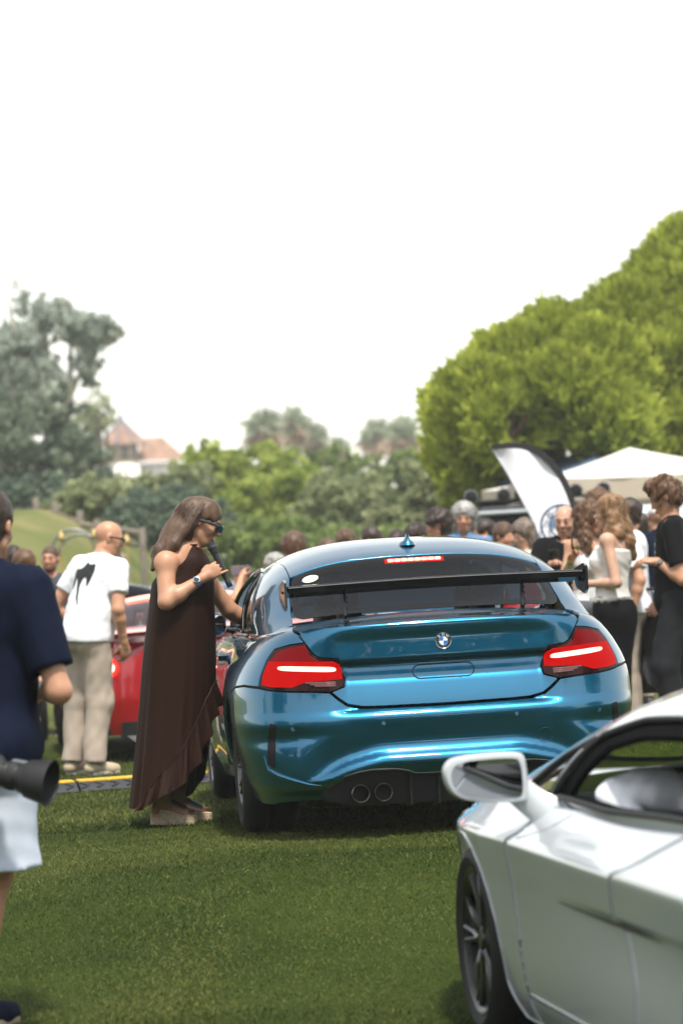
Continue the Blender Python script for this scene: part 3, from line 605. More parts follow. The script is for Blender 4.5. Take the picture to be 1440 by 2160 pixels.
        panel('side_skirt', fl([SY(1.615, .165), SY(3.02, .165), SY(3.015, .228), SY(1.615, .245)]), S, TRIM, root, h=.06)
        # bumper corner vent with its painted lip
        vp = [RX(.785, .545), RX(.812, .55), RX(.822, .46), RX(.828, .36), RX(.80, .345), RX(.792, .45)]
        v = panel('bumper_vent', fl(vp), S, TRIM, root, h=.02, off=.003, gap=0, thick=.004)
        lp = [RX(.845, .40), RX(.825, .335), RX(.78, .305), RX(.72, .283), RX(.65, .262), RX(.60, .256)]
        pts = [S(np.array([s*a]), np.array([b]))[0] for a, b in lp]; l_ = MB(); l_.tube(pts, [.006, .013, .016, .014, .01, .004], n=8, flat=(1, .7)); l_.build('vent_lip', BLUE, rb)
    panel('front_bumper', [SY(4.21, .45), SY(4.11, .2), SY(4.3, .2), SY(4.455, .3), SY(4.455, .6), SY(4.3, .75), SY(4.16, .75)], S, BLUE, root, h=.06)
    panel('front_bumper', mir([SY(4.21, .45), SY(4.11, .2), SY(4.3, .2), SY(4.455, .3), SY(4.455, .6), SY(4.3, .75), SY(4.16, .75)]), S, BLUE, root, h=.06)
    hd = crv([(3.5, 1.0), (3.7, .985), (4.1, .90), (4.4, .76)])
    panel('bonnet', [(-.70, 3.45), (.70, 3.45), (.80, 3.75), (.74, 4.1), (.45, 4.4), (-.45, 4.4), (-.74, 4.1), (-.80, 3.75)], lambda x, y: np.stack([x, y, hd(y)-.07*(np.abs(x)/.8)**2], -1), BLUE, root, h=.08)
    # dark body shell behind the gaps
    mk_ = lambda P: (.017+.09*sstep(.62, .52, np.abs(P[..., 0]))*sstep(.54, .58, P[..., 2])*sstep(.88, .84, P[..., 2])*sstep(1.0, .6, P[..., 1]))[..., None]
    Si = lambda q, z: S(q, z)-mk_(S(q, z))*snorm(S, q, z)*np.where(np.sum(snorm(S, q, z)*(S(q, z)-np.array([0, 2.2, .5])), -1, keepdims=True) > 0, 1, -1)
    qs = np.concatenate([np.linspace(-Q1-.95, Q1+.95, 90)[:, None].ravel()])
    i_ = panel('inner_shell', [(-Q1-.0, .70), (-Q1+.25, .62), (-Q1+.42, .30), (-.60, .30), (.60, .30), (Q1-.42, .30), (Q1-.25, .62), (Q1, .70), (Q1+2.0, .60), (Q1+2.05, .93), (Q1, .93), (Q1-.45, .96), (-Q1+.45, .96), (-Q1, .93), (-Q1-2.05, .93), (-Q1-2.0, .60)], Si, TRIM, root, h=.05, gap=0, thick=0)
    # ---- tail lights
    LR = mat('lamp_red_lens', (.03, .0004, .0008), .25, spec=.12, emis=(1, .0, .012), estr=.13)
    LB = mat('lamp_red_lit', (.05, .0005, .0005), .35, spec=.05, emis=(1, .004, .003), estr=.38)
    LW = mat('lamp_bar_lit', (1, .5, .4), .3, emis=(1, .30, .20), estr=2.6)
    LK = mat('lamp_smoked', (.018, .001, .0015), .15, spec=.25); LS = mat('lamp_clear_rib', (.22, .10, .10), .3, .4)
    for s in (1, -1):
        fl = (lambda P: P) if s > 0 else mir
        out = [RX(.632, .914), RX(.70, .905), RX(.763, .888), RX(.797, .845), RX(.842, .742), RX(.845, .718), RX(.80, .703), RX(.73, .694), RX(.60, .686), RX(.53, .682), RX(.466, .703), RX(.458, .742), RX(.489, .831), RX(.572, .840), RX(.60, .857), RX(.612, .875)]
        tlamp = panel('tail_light', fl(out), S, LK, root, h=.02, gap=.003, off=.004, thick=.02)
        A_ = [RX(.632, .90), RX(.70, .892), RX(.75, .876), RX(.782, .838), RX(.80, .80), RX(.52, .79), RX(.508, .818), RX(.58, .828), RX(.612, .85)]
        panel('upper_lens', fl(A_), S, LR, tlamp, h=.02, off=.006, gap=0, thick=.004)
        B_ = [RX(.484, .81), RX(.505, .817), RX(.60, .822), RX(.70, .828), RX(.79, .832), RX(.818, .775), RX(.828, .728), RX(.79, .718), RX(.70, .712), RX(.66, .727), RX(.63, .735), RX(.475, .738), RX(.474, .772)]
        panel('lit_lens', fl(B_), S, LB, tlamp, h=.018, off=.009, gap=0, thick=.004)
        C_ = smooth_poly([RX(.515, .793), RX(.60, .799), RX(.745, .808), RX(.755, .80), RX(.745, .790), RX(.60, .779), RX(.510, .773), RX(.506, .783)], 2)
        panel('light_bar', fl([tuple(p) for p in C_]), S, LW, tlamp, h=.012, off=.014, gap=0, thick=.004, hb=.012)
        for i in range(3):
            z0 = .726-.008*i; panel('reflector_rib', fl([RX(.51, z0), RX(.64-.02*i, z0+.004), RX(.64-.02*i, z0), RX(.51, z0-.004)]), S, LS, tlamp, h=.02, off=.011, gap=0, thick=.002)
        bl = MB(); pts = [S(np.array([s*RX(x, .0+.72)[0]]), np.array([.845-.42*(x-.82)]))[0] for x in (.80, .82)]
    # ---- plate panel outline, screws, emblem, sensors, tow cover
    SN = lambda x, z, off=0: (lambda a: S(np.array([a[0]]), np.array([a[1]]))[0]+snorm(S, np.array([a[0]]), np.array([a[1]]))[0]*off)(RX(x, z))
    out_sign = 1 if SN(0.05, .7, .1)[1] < SN(.05, .7)[1] else -1
    def P3(x, z, off): return SN(x, z, off*out_sign)
    pl = MB(); ang = []
    for cx_, a0 in ((.112, -90), (-.112, 90)):
        for i in range(9): a = R(a0+180*i/8); ang.append((cx_+.031*math.cos(a), .749+.031*math.sin(a)))
    pl.tube([P3(x, z, .001) for x, z in ang], .0028, n=6, closed=True); pl.build('plate_recess_edge', mat('blue_gap', (.004, .03, .05), .5), tl)
    for x, z in ((-.115, .747), (.115, .752)): k = MB(); k.lathe([(0, .003), (.005, .002), (.006, 0)], P3(x, z, .002), n=10, M=MY); k.build('plate_screw', CHROME, tl)
    for x, z in ((-.06, .772), (.06, .775), (.02, .76), (.075, .71)): k = MB(); k.lathe([(0, .002), (.0035, .0015), (.004, 0)], P3(x, z, .001), n=8, M=MY); k.build('plate_hole', TRIM, tl)
    eo = P3(0, .886, .004); em = MB(); MYb = ((1, 0, 0), (0, 0, -1), (0, 1, 0))
    em.lathe([(.0375, -.004), (.0375, .002), (.036, .004), (.0345, .003)], eo, n=40, M=MYb); e_o = em.build('emblem', CHROME, tl)
    k = MB(); k.lathe([(.0345, .0025), (.0345, .0028), (.0205, .0028), (.0205, .002)], eo, n=40, M=MYb); k.build('emblem_ring', BLACKP, e_o)
    k = MB(); k.lathe([(.0212, .0030), (.0205, .0036), (.0198, .0030)], eo, n=32, M=MYb); k.build('emblem_inner_ring', CHROME, e_o)
    for i in range(4):
        k = MB(); a0 = 90*i; pts = [(0, 0)]+[(.0198*math.cos(R(a0+a)), .0198*math.sin(R(a0+a))) for a in range(0, 91, 15)]
        k.prism(pts, .0015, .003, M=MYb, o=eo); k.build('emblem_quarter', mat('badge_blue', (.01, .16, .55), .25) if i % 2 else mat('badge_white', (.8, .8, .8), .3), e_o)
    for ch, a in (('B', 132), ('M', 90), ('W', 48)):
        me = text_mesh(ch, .0165); mm = Matrix.Translation(Vector(eo)+Vector((.0276*math.cos(R(a)), -.0033, .0276*math.sin(R(a)))))@Matrix.Rotation(R(90), 4, 'X')@Matrix.Rotation(R(a-90), 4, 'Z')
        me.transform(mm); obj('emblem_letter', me, mat('badge_silver', (.8, .8, .8), .3, .3), e_o)
    for x, z in ((-.302, .525), (.315, .530), (-.712, .520), (.712, .520)):
        k = MB(); k.lathe([(0, .002), (.0085, .002), (.0095, .0005), (.011, -.001)], P3(x, z, .001), n=20, M=MYb); k.build('parking_sensor', mat('blue_sensor', (.003, .09, .17), .35, .6, coat=.6), rb)
    k = MB(); k.tube([P3(.446+.034*math.cos(a), .424+.034*math.sin(a), .0006) for a in np.linspace(0, 2*math.pi, 33)[:-1]], .0016, n=5, closed=True); k.build('tow_cover', MATS['blue_gap'], rb)
    # ---- exhausts, diffuser, underbody
    for s in (1, -1):
        for x in (.322, .427):
            k = MB(); k.lathe([(.040, .0), (.0425, -.003), (.0425, -.14), (.036, -.14), (.0365, -.004), (.040, .0)], (s*x, .025, .212), n=32, M=MYb); ex = k.build('exhaust_tip', mat('tip_steel', (.30, .27, .24), .22, 1), root)
            k = MB(); k.lathe([(0, -.10), (.037, -.10)], (s*x, .025, .212), n=20, M=MYb); k.build('exhaust_bore', mat('bore_black', (.004, .004, .004), .9), ex)  # flat black disc closing the pipe inside
    d = MB()
    d.prism([(-.60, .19), (-.585, .235), (-.49, .292), (-.38, .318), (-.25, .314), (-.17, .29), (.17, .29), (.25, .314), (.38, .318), (.49, .292), (.585, .235), (.60, .19), (.45, .15), (-.45, .15)], -.30, -.11, M=MYb)
    df = d.build('diffuser', mat('diffuser_black', (.004, .004, .0045), .4, coat=.15, spec=.3), root)
    k = MB(); bp = [(.582, .205), (.577, .232), (.545, .258), (.49, .294), (.43, .310), (.37, .317), (.25, .313), (.20, .301), (.17, .287), (0, .284)]
    k.tube([P3(x, z, -.005) for x, z in [(-a, b) for a, b in bp[:-1]]+bp[::-1]], .008, n=8, flat=(1, 1)); k.build('diffuser_trim', CARB, df)
    for x in (-.19, -.06, .06, .19):
        k = MB(); k.prism([(0, .30), (.20, .30), (.20, .12), (.03, .14)], x-.006, x+.006, M=((0, 0, 1), (1, 0, 0), (0, 1, 0)), o=(0, .05, 0)); k.build('diffuser_fin', CARB, df)
    u = MB(); u.box((0, 2.2, .30), (1.25, 3.9, .3)); u.box((0, 2.25, .4), (1.70, 1.85, .42)); u.box((0, .60, .55), (1.2, .8, .25)); u.build('underbody', TRIM, root)
    # ---- greenhouse
    zb, ms = .925, 2.9
    zt = crv([(.35, .97), (.5, 1.02), (.6, 1.066), (.74, 1.144), (.88, 1.222), (1.02, 1.300), (1.14, 1.338), (1.3, 1.370), (1.55, 1.394), (1.9, 1.408), (2.4, 1.404), (2.9, 1.36), (3.3, 1.19), (3.7, .985)])
    wl = crv([(.3, .72), (.55, .785), (.9, .80), (1.4, .805), (2.2, .80), (3.0, .79), (3.7, .72)])
    def G(t, y):
        t = np.asarray(t, float); y = np.asarray(y, float); a = np.clip(np.abs(t), 0, 1.2)*math.pi/2; c = np.cos(a)
        return np.stack([np.sign(t)*wl(y)*np.sin(np.minimum(a, math.pi/2))**(2/ms), y, zb+(zt(y)-zb)*np.sign(c)*np.abs(c)**(2/ms)], -1)
    GT = lambda x, y: (math.copysign(2/math.pi*math.asin(min(1, abs(x)/float(wl(y)))**(ms/2)), x), y)
    GZ = lambda y, z, s=1: (s*2/math.pi*math.acos(min(1, max(0, (z-zb)/(float(zt(y))-zb)))**(ms/2)), y)
    edge = [(.62, .60), (.638, 0.73), (.630, 0.874), (.612, 1.007), (.612, 1.35), (.615, 2.0), (.60, 2.6), (.57, 2.93)]
    rf = [GT(x, y) for x, y in edge[3:]]+[(0, 2.98)]+[GT(-x, y) for x, y in edge[3:][::-1]]+[(GT(-.4, 1.018)[0], 1.02), (0, 1.025), (GT(.4, 1.018)[0], 1.02)]
    roof = panel('roof', rf, G, BLUE, root, h=.05, gap=.002)
    gl = [(0, .54), GT(.35, .54), GT(.60, .55), GT(.632, .59), GT(.640, .64), GT(.634, 0.744), GT(.626, 0.874), GT(.610, 0.968), GT(.588, 0.995), GT(.42, 1.009), (0, 1.018)]
    gl = gl+mir(gl[1:-1])
    rg = panel('rear_window', gl, G, GLASSD, root, h=.05, gap=.003, thick=.0)
    # black printed border of the rear window
    inn = [(0, .60), GT(.35, .60), GT(.575, .61), GT(.60, .64), GT(.595, 0.744), GT(.585, 0.874), GT(.565, 0.924), GT(.35, 0.96), (0, 0.964)]; inn = inn+mir(inn[1:-1])
    panel('window_border', gl, G, BLACKP, rg, h=.05, gap=.004, off=-.003, thick=0, holes=[inn])
    ws = [(0, 3.0), GT(.55, 2.95), GT(.62, 3.2), GT(.66, 3.62), (0, 3.66)]; ws = ws+mir(ws[1:-1]); panel('windscreen', ws, G, GLASSC, root, h=.08, thick=0)
    for s in (1, -1):
        fl = (lambda P: P) if s > 0 else mir
        qw = [GZ(1.10, .985), GZ(1.22, 1.09), GZ(1.40, 1.19), GZ(1.55, 1.235), GZ(1.70, 1.255), GZ(1.71, .975)]
        dw = [GZ(1.78, .965), GZ(1.775, 1.262), GZ(2.2, 1.285), GZ(2.5, 1.27), GZ(2.8, 1.215), GZ(3.1, 1.09), GZ(3.25, .99), GZ(3.2, .965)]
        fr_ = [GT(.655, .50), GT(.650, .59), GT(.648, .66)]+[GT(x+.004, y) for x, y in edge[1:]]+[GT(.60, 3.1), GT(.66, 3.62), (1.0, 3.6), (1.06, 3.2), (1.06, 1.5), (1.06, .8), (1.0, .47)]
        sf = panel('side_frame', fl(fr_), G, BLUE, root, h=.04, hb=.03, holes=[fl(qw), fl(dw)], gap=.002)
        panel('quarter_window', fl(qw), G, GLASSD, root, h=.05, thick=0, off=-.004)
        for nm, pp, rr in (('window_seal', qw, .009), ('window_seal', dw, .011)):
            k = MB(); pts = dens(pp, .08); k.tube([G(np.array([s*a]), np.array([b]))[0] for a, b in pts], rr, n=6, closed=True); k.build(nm, BLACKP, sf)
        if s > 0: panel('door_window', fl(dw), G, GLASSD, root, h=.08, thick=0, off=-.004)
        k = MB(); k.box((0, 0, 0), (.20, .10, .125), bev=.04); k.tube([(-s*.10, 0, -.03), (-s*.2, .0, -.06)], .02, n=8); mr = k.build('door_mirror', BLACKP, root, loc=(s*.93, 2.78, 1.01))
        k = MB(); k.box((0, -.052, 0), (.165, .006, .095), bev=.02); k.build('mirror_glass', mat('mirror', (.55, .57, .6), .03, 1), mr)
    # fin, brake light, sticker
    k = MB(); fy = 1.235; fz = float(zt(fy))-.006
    for i, (sx, yy0, yy1, zz) in enumerate(((.045, -.075, .085, 0), (.040, -.068, .07, .014), (.018, -.060, .03, .026), (.009, -.058, -.005, .045), (.006, -.062, -.025, .058))):
        th_ = np.linspace(0, 2*math.pi, 17)[:-1]
        v = np.stack([sx*np.sin(th_), (yy0+yy1)/2+(yy1-yy0)/2*np.cos(th_), np.full(16, zz)], 1)+np.array([0, fy, fz]); k.v.append(v)
        if i:
            for j in range(16): k.f4.append([(i-1)*16+j, (i-1)*16+(j+1) % 16, i*16+(j+1) % 16, i*16+j])
    k.n = 80; k.f3 += [[64, 64+j, 65+j] for j in range(1, 15)]
    k.build('roof_antenna', BLUE, roof, sharp=60)
    lp_ = [GT(-.145, .953), GT(0, .953), GT(.145, .953), GT(.145, .989), GT(0, .990), GT(-.145, .989)]; panel('brake_lamp_glow', lp_, G, mat('brake_glow', (.06, .001, .001), .4, spec=.05, emis=(1, .004, .003), estr=.50), rg, h=.03, off=.0015, gap=0, thick=.002)  # red strip added behind the LEDs as a painted glow around them
    for i in range(8):
        x = -.116+.0332*i; tt = GT(x, .971); P = G(np.array([tt[0]]), np.array([.971]))[0]; N = snorm(G, np.array([tt[0]+1e-4]), np.array([.971]))[0]; N = N if N[2] > 0 else -N
        k = MB(); k.box((0, 0, 0), (.030, .024, .008), rot=np.stack([[1, 0, 0], np.cross(N, [1, 0, 0]), N], 1), bev=.007); k.v[-1] = k.v[-1]+P+N*.003; k.build('brake_led', mat('led_lit', (1, .3, .2), .3, emis=(1, .10, .06), estr=7), rg)
    k = MB(); kx = []
    tt = GT(-.520, .917); P = G(np.array([tt[0]]), np.array([.917]))[0]; N = snorm(G, np.array([tt[0]]), np.array([.917]))[0]; N = N if N[2] > 0 else -N
    ux = np.cross([0, 1, 0], N); ux /= np.linalg.norm(ux); uy = np.cross(N, ux); Mx = np.stack([ux, uy, N], 1)
    k.prism([(.040*math.cos(a), .034*math.sin(a)) for a in np.linspace(0, 2*math.pi, 29)[:-1]], .0, .0012, M=Mx, o=P+N*.003); st = k.build('window_sticker', mat('sticker_cream', (.72, .70, .58), .5), rg)
    k = MB()
    for a, b, l in ((-.006, .008, .012), (-.02, -.006, .022), (.012, -.006, .026), (-.004, -.016, .018), (.0, .0, .01)): k.box((a, b, .0016), (l, .0035, .0006))
    for v in k.v: v[:] = v@Mx.T+P+N*.003
    k.build('sticker_print', TRIM, st)
    # ---- wing
    wb = MB(); xs = np.linspace(-.69, .69, 29); prof = []
    af = [(-.135, .000), (-.128, .010), (-.06, .022), (.03, .020), (.10, .006), (.135, -.010), (.10, -.004), (.03, .008), (-.05, .004), (-.11, -.022), (-.130, -.028)]
    V = []
    for x in xs:
        dip = .010*math.cos(x/.69*math.pi/2)
        V.append([(x, .33+a*1.0, 1.150+dip+b*.9-.018*a/.135) for a, b in af])
    n = len(af); k = MB(); f = [(i*n+j, (i+1)*n+j, (i+1)*n+(j+1) % n, i*n+(j+1) % n) for i in range(len(xs)-1) for j in range(n)]
    k.add(np.array(V).reshape(-1, 3), f); k.f4 = k.f4; wing = k.build('rear_wing', BLACKP, root, sharp=40)
    k = MB(); k.tube([(x, .195, 1.1685+.010*math.cos(x/.69*math.pi/2)) for x in xs], .0022, n=5); k.build('wing_trim', mat('carbon_edge', (.10, .10, .105), .5, 0, spec=.2), wing)
    for s in (1, -1):
        k = MB(); k.prism([(-.16, .045), (-.11, .06), (.14, .035), (.15, -.02), (.10, -.055), (-.10, -.085), (-.15, -.065)], -.006, .006, M=((0, 0, 1), (1, 0, 0), (0, 1, 0)), o=(s*.705, .33, 1.148)); k.build('wing_endplate', mat('endplate_gloss', (.01, .01, .011), .1, coat=1), wing)
        for by in (.25, .29): k = MB(); k.lathe([(0, .004), (.006, .003), (.007, 0)], (s*.712, by, 1.15), n=10, M=((0, 0, s), (1, 0, 0), (0, s, 0))); k.build('endplate_bolt', TRIM, wing)
        mo = MB(); mo.prism([(-.035, -.165), (.045, -.165), (.03, -.13), (.012, -.05), (.02, .0), (-.03, .0), (-.02, -.05), (-.012, -.13)], -.006, .006, M=((0, 0, 1), (1, 0, 0), (0, 1, 0)), o=(s*.42, .33, 1.158))
        mo.box((s*.42, .335, 1.003), (.03, .09, .012), bev=.004)
        for bz in (1.03, 1.055, 1.085, 1.11): mo.lathe([(0, .008), (.007, .007), (.008, 0)], (s*.42+.006, .33, bz), n=8, M=((0, 0, 1), (1, 0, 0), (0, 1, 0)))
        mo.build('wing_mount', BLACKP, wing)
    # ---- interior
    it = MB(); it.box((0, 1.05, .70), (1.3, .9, .4), bev=.08); it.box((0, .80, .93), (1.25, .5, .1), bev=.03); it.box((0, 3.2, .80), (1.4, .5, .25), bev=.08); it.build('cabin_trim', SEATM, root)
    for x in (-.37, .37): seat(root, (x, 2.15, .48)); 
    for x in (-.33, .33): seat(root, (x, 1.35, .45))
    k = MB(); k.tube([(-.37+.18*math.cos(a), 2.78+.05*math.sin(a), .92+.17*math.sin(a)) for a in np.linspace(0, 6.283, 25)[:-1]], .014, n=6, closed=True); k.build('steering_wheel', SEATM, root)
    for y in (.93, 3.62):
        for s in (-1, 1): wheel(root, (s*.79, y, .334), w=.265 if y < 2 else .245, side=s)
    return root
bmw = build_bmw((.4393, 13.7013, 0), .10138)
# ================================================================ white supercar in the foreground
WHITE = mat('white_paint', (.50, .53, .56), .28, coat=1, coatr=.03)
def build_white(loc, rz):
    root = empty('white_supercar', loc, rz, label='white low supercar in the corner with its side window open', cat='car')
    Wz = crv([(.10, .84), (.2, .885), (.32, .905), (.45, .915), (.55, .925), (.64, .939), (.698, .947), (.708, .940), (.722, .912), (.77, .85), (.81, .795), (.84, .755), (.88, .70)])
    fr_ = crv([(-.3, 1), (.1, .975), (.3, .94), (.5, .88), (.7, .80), (.85, .62), (.93, .4), (.95, .2)]); bk = crv([(-3.45, .25), (-3.4, .6), (-3.3, .85), (-3.05, .96), (-2.7, 1)])
    def W(y, z):
        w = Wz(z)*fr_(y)*bk(y)
        dn = .036*sstep(-1.10, -2.35, y)*sstep(-2.95, -2.6, y); w = w-dn*sstep(.578, .566, z)*sstep(.22, .56, z)
        w = w+.018*np.exp(-(y/.42)**2)*sstep(.9, .6, z)*sstep(.25, .5, z)+.0*np.exp(-((y+2.62)/.5)**2)*sstep(.95, .7, z)
        return w
    def mk(s): return lambda y, z: np.stack([s*W(np.asarray(y, float), np.asarray(z, float)), np.asarray(y, float), np.asarray(z, float)], -1)
    arc = lambda yc, zc_, r, a0, a1, n=14: [(yc+r*math.cos(R(a0+(a1-a0)*i/n)), zc_+r*math.sin(R(a0+(a1-a0)*i/n))) for i in range(n+1)]
    zb, ms = .80, 2.3
    zt = crv([(-3.45, .91), (-3.2, .95), (-2.7, 1.05), (-2.2, 1.15), (-1.8, 1.205), (-1.43, 1.215), (-1.02, 1.190), (-.63, 1.118), (-.2, 1.0), (.22, .875), (.5, .80)])
    wl = crv([(-3.45, .5), (-3.2, .68), (-2.3, .775), (-1.5, .80), (-.8, .785), (-.2, .76), (.3, .70), (.55, .62)])
    def G(t, y):
        t = np.asarray(t, float); y = np.asarray(y, float); a = np.clip(np.abs(t), 0, 1.3)*math.pi/2; c = np.cos(a); q = np.maximum(zt(y), zb+.01)
        return np.stack([np.sign(t)*wl(y)*np.sin(np.minimum(a, math.pi/2))**(2/ms), y, zb+(q-zb)*np.sign(c)*np.abs(c)**(2/ms)], -1)
    GT = lambda x, y: (math.copysign(2/math.pi*math.asin(min(1, abs(x)/float(wl(y)))**(ms/2)), x), y)
    GZ = lambda y, z: (2/math.pi*math.acos(min(1, max(0, (z-zb)/(float(zt(y))-zb)))**(ms/2)), y)
    for s in (-1, 1):
        S = mk(s); Sn = (lambda S0, sg: (lambda y, z: S0(y, z)-np.array([sg*.012, 0, 0])))(S, s); panel('inner_skin', [(-.43, .14), (-2.12, .14), (-2.12, .40), (-2.25, .70), (-2.3, .80), (-1.4, .79), (-.64, .79), (-.30, .74), (-.38, .55), (-.44, .30)], Sn, WHITE, root, h=.03, gap=0, thick=0)
        k_ = dict(h=.018, hb=.012, gap=.0012, roll=.0012, thick=.004)
        A = arc(0, .325, .36, -28, 196)
        fe = [(.335, .155)]+A[1:-1]+[(-.375, .20), (-.42, .12), (-.64, .12), (-.655, .30), (-.66, .50), (-.69, .70), (-.72, .745), (-.66, .80), (-.3, .865), (.1, .83), (.4, .74), (.65, .62), (.8, .45), (.85, .25)]
        fe = [(.335, .155)]+A[1:]+[(-.42, .12), (-.64, .12), (-.655, .30), (-.66, .50), (-.69, .70), (-.725, .75), (-.66, .81), (-.3, .84), (.1, .82), (.4, .74), (.65, .62), (.8, .45), (.85, .25)]
        panel('front_wing', fe, S, WHITE, root, **k_)
        dr = panel('door', [(-.652, .225), (-.668, .50), (-.70, .70), (-.735, .752), (-.74, .80), (-1.4, .812), (-2.26, .828), (-2.05, .72), (-1.99, .70), (-1.93, .57), (-2.0, .40), (-2.0, .225)], S, WHITE, root, **k_)
        panel('side_sill', [(-.648, .12), (-.648, .218), (-2.15, .218), (-2.2, .14)], S, WHITE, root, **k_)
        Bq = arc(-2.86, .315, .352, 215, -20, 16)
        rq = [(-2.005, .225), (-2.005, .40), (-1.936, .57), (-1.996, .70), (-2.056, .72), (-2.28, .83), (-2.7, .84), (-3.2, .83), (-3.4, .7), (-3.42, .45), (-3.3, .25), (-3.0, .20)]+Bq[::-1]+[(-2.16, .222)]
        panel('rear_quarter', rq, S, WHITE, root, **k_)
        # black tube that draws the shade under the crease towards the intake
        k = MB(); yy = np.linspace(-1.30, -2.30, 14); k.tube([(s*(float(W(y, .566))+.006), y, .568-.018*(y+1.3)/-1.12) for y in yy], [.0012+.0035*min(1, i/6) if i < 11 else .0047-.0013*(i-10) for i in range(14)], n=6); k.build('crease_shade_line', TRIM, dr)
        for c in ((-.80, .79),):
            k = MB(); q = np.array([s*W(-.9, .77), 0, 0])
        # greenhouse side with quarter glass and door aperture
        fl = (lambda P: P) if s > 0 else (lambda P: [(-a, b) for a, b in P][::-1])
        qg = [GZ(-.25, .838), GZ(-.62, .945), GZ(-.93, 1.008), GZ(-.64, .828), GZ(-.44, .822)]
        dw = [GZ(-.70, .828), GZ(-1.02, 1.022), GZ(-1.35, 1.072), GZ(-1.75, 1.085), GZ(-2.05, 1.05), GZ(-2.22, .95), GZ(-2.28, .845), GZ(-1.42, .826)]
        ed = [(.50, .42), (.56, .2), (.585, -.2), (.58, -.6), (.57, -1.0), (.56, -1.5), (.55, -2.0), (.5, -2.6)]
        sf = panel('side_frame', fl([GT(x, y) for x, y in ed]+[GZ(-2.9, .84), (1.04, -2.5), (1.04, -1.5), (1.04, -.6), (1.04, -.1), (1.02, .42)]), G, WHITE, root, h=.035, hb=.025, holes=[fl(qg), fl(dw)], gap=.001)
        panel('quarter_glass', fl(qg), G, mat('reflective_glass', (.03, .035, .035), .03, coat=1, spec=.9), root, h=.05, thick=0, off=-.004)
        ins = np.array([.93, .0]); cen = np.array(dw).mean(0)
        inn = [tuple(cen+(np.array(p)-cen)*np.array([.80, .87])+np.array([.035, -.045])) for p in dw]
        panel('window_seal', fl(dw), G, mat('seal_black', (.004, .004, .005), 1, spec=.05), sf, h=.05, off=-.008, thick=.02, gap=-.004, holes=[fl(inn)])
        k = MB(); k.tube([G(np.array([s*a]), np.array([b]))[0]+np.array([s*.004, 0, .0]) for a, b in dens(dw, .08)], .010, n=7, closed=True); k.build('seal_lip', mat('seal_rubber', (.012, .012, .013), .6), sf)
        k = MB(); k.tube([G(np.array([s*a]), np.array([b]))[0]+np.array([s*.003, 0, 0]) for a, b in dens([GZ(-.665, .83), GZ(-.96, 1.008)], .05)[:8]], .009, n=6); k.build('window_pillar', mat('satin_silver', (.5, .52, .54), .3, .7), sf)
        k = MB(); k.tube([G(np.array([s*a]), np.array([b]))[0]+np.array([s*.003, 0, 0]) for a, b in dens(qg, .05)], .008, n=6, closed=True); k.build('quarter_seal', MATS['seal_rubber'], sf)
        # mirror
        k = MB(); rw_ = [(-.125, .062), (-.09, .085), (.09, .088), (.115, .07), (.118, -.045), (.10, -.062), (-.06, -.05), (-.11, -.025), (-.13, .02)]
        rw_ = smooth_poly(rw_, 2); n = len(rw_); V = []
        for yy_, sc in ((-.035, 1.0), (-.028, 1.05), (.0, 1.06), (.05, .98), (.09, .72), (.11, .35)): V += [(p[0]*sc*(1 if s < 0 else -1), yy_, p[1]*sc) for p in rw_]
        f = [(i*n+j, i*n+(j+1) % n, (i+1)*n+(j+1) % n, (i+1)*n+j) for i in range(5) for j in range(n)]; k.add(V, f); k.add(V[-n:]+[(0, .115, 0)], [(j, (j+1) % n, n) for j in range(n)])
        inner = [(p[0]*.90*(1 if s < 0 else -1), -.037, p[1]*.86) for p in rw_]
        k.add(V[:n]+inner, [(j, (j+1) % n, n+(j+1) % n, n+j) for j in range(n)])
        deep = [(q[0]*.99, -.022, q[2]*.99) for q in inner]; k.add(inner+deep, [(j, (j+1) % n, n+(j+1) % n, n+j) for j in range(n)])
        mr = k.build('door_mirror', WHITE, root, loc=(s*1.005, -.75, .885), sharp=50)
        k = MB(); k.prism([(q[0]*.99, q[2]*.99) for q in inner], -.004, .004, M=((1, 0, 0), (0, 0, 1), (0, 1, 0)), o=(0, -.026, 0)); g_ = k.build('mirror_glass', mat('mirror', (.55, .57, .6), .03, 1), mr); 
        k = MB(); k.tube([(-s*.10, .02, -.03), (-s*.16, 0, -.085), (-s*.205, -.03, -.12)], [.036, .04, .05], n=10, flat=(.6, 1.3)); k.build('mirror_arm', WHITE, mr)
        k = MB(); pp = [(-.66, .79), (-.78, .715), (-.98, .755), (-1.06, .795), (-.82, .815)]
        panel('mirror_base', pp, S, WHITE, root, h=.03, off=.012, gap=0, thick=.014, roll=.008)
    hd = crv([(.2, .90), (.45, .825), (.7, .70), (.92, .54)])
    panel('bonnet', [(-.62, .40), (.62, .40), (.74, .5), (.70, .72), (.45, .9), (-.45, .9), (-.70, .72), (-.74, .5)], lambda x, y: np.stack([x, y, hd(y)-.06*(np.abs(x)/.75)**2], -1), WHITE, root, h=.06)
    rf = [GT(x, y) for x, y in [(.58, -.62), (.57, -1.0), (.56, -1.5), (.55, -2.0)]]+[(-a, b) for a, b in [GT(x, y) for x, y in [(.55, -2.0), (.56, -1.5), (.57, -1.0), (.58, -.62)]]]; panel('roof', rf, G, WHITE, root, h=.06)
    ws = [GT(.58, -.60), GT(.583, -.2), GT(.555, .2), GT(.49, .42)]; ws = ws+[(-a, b) for a, b in ws[::-1]]; panel('windscreen', ws, G, GLASSC, root, h=.08, thick=0)
    ec = [GT(.55, -2.02), GT(.5, -2.6), GT(.45, -3.2)]; ec = ec+[(-a, b) for a, b in ec[::-1]]; panel('engine_cover', ec, G, WHITE, root, h=.08)
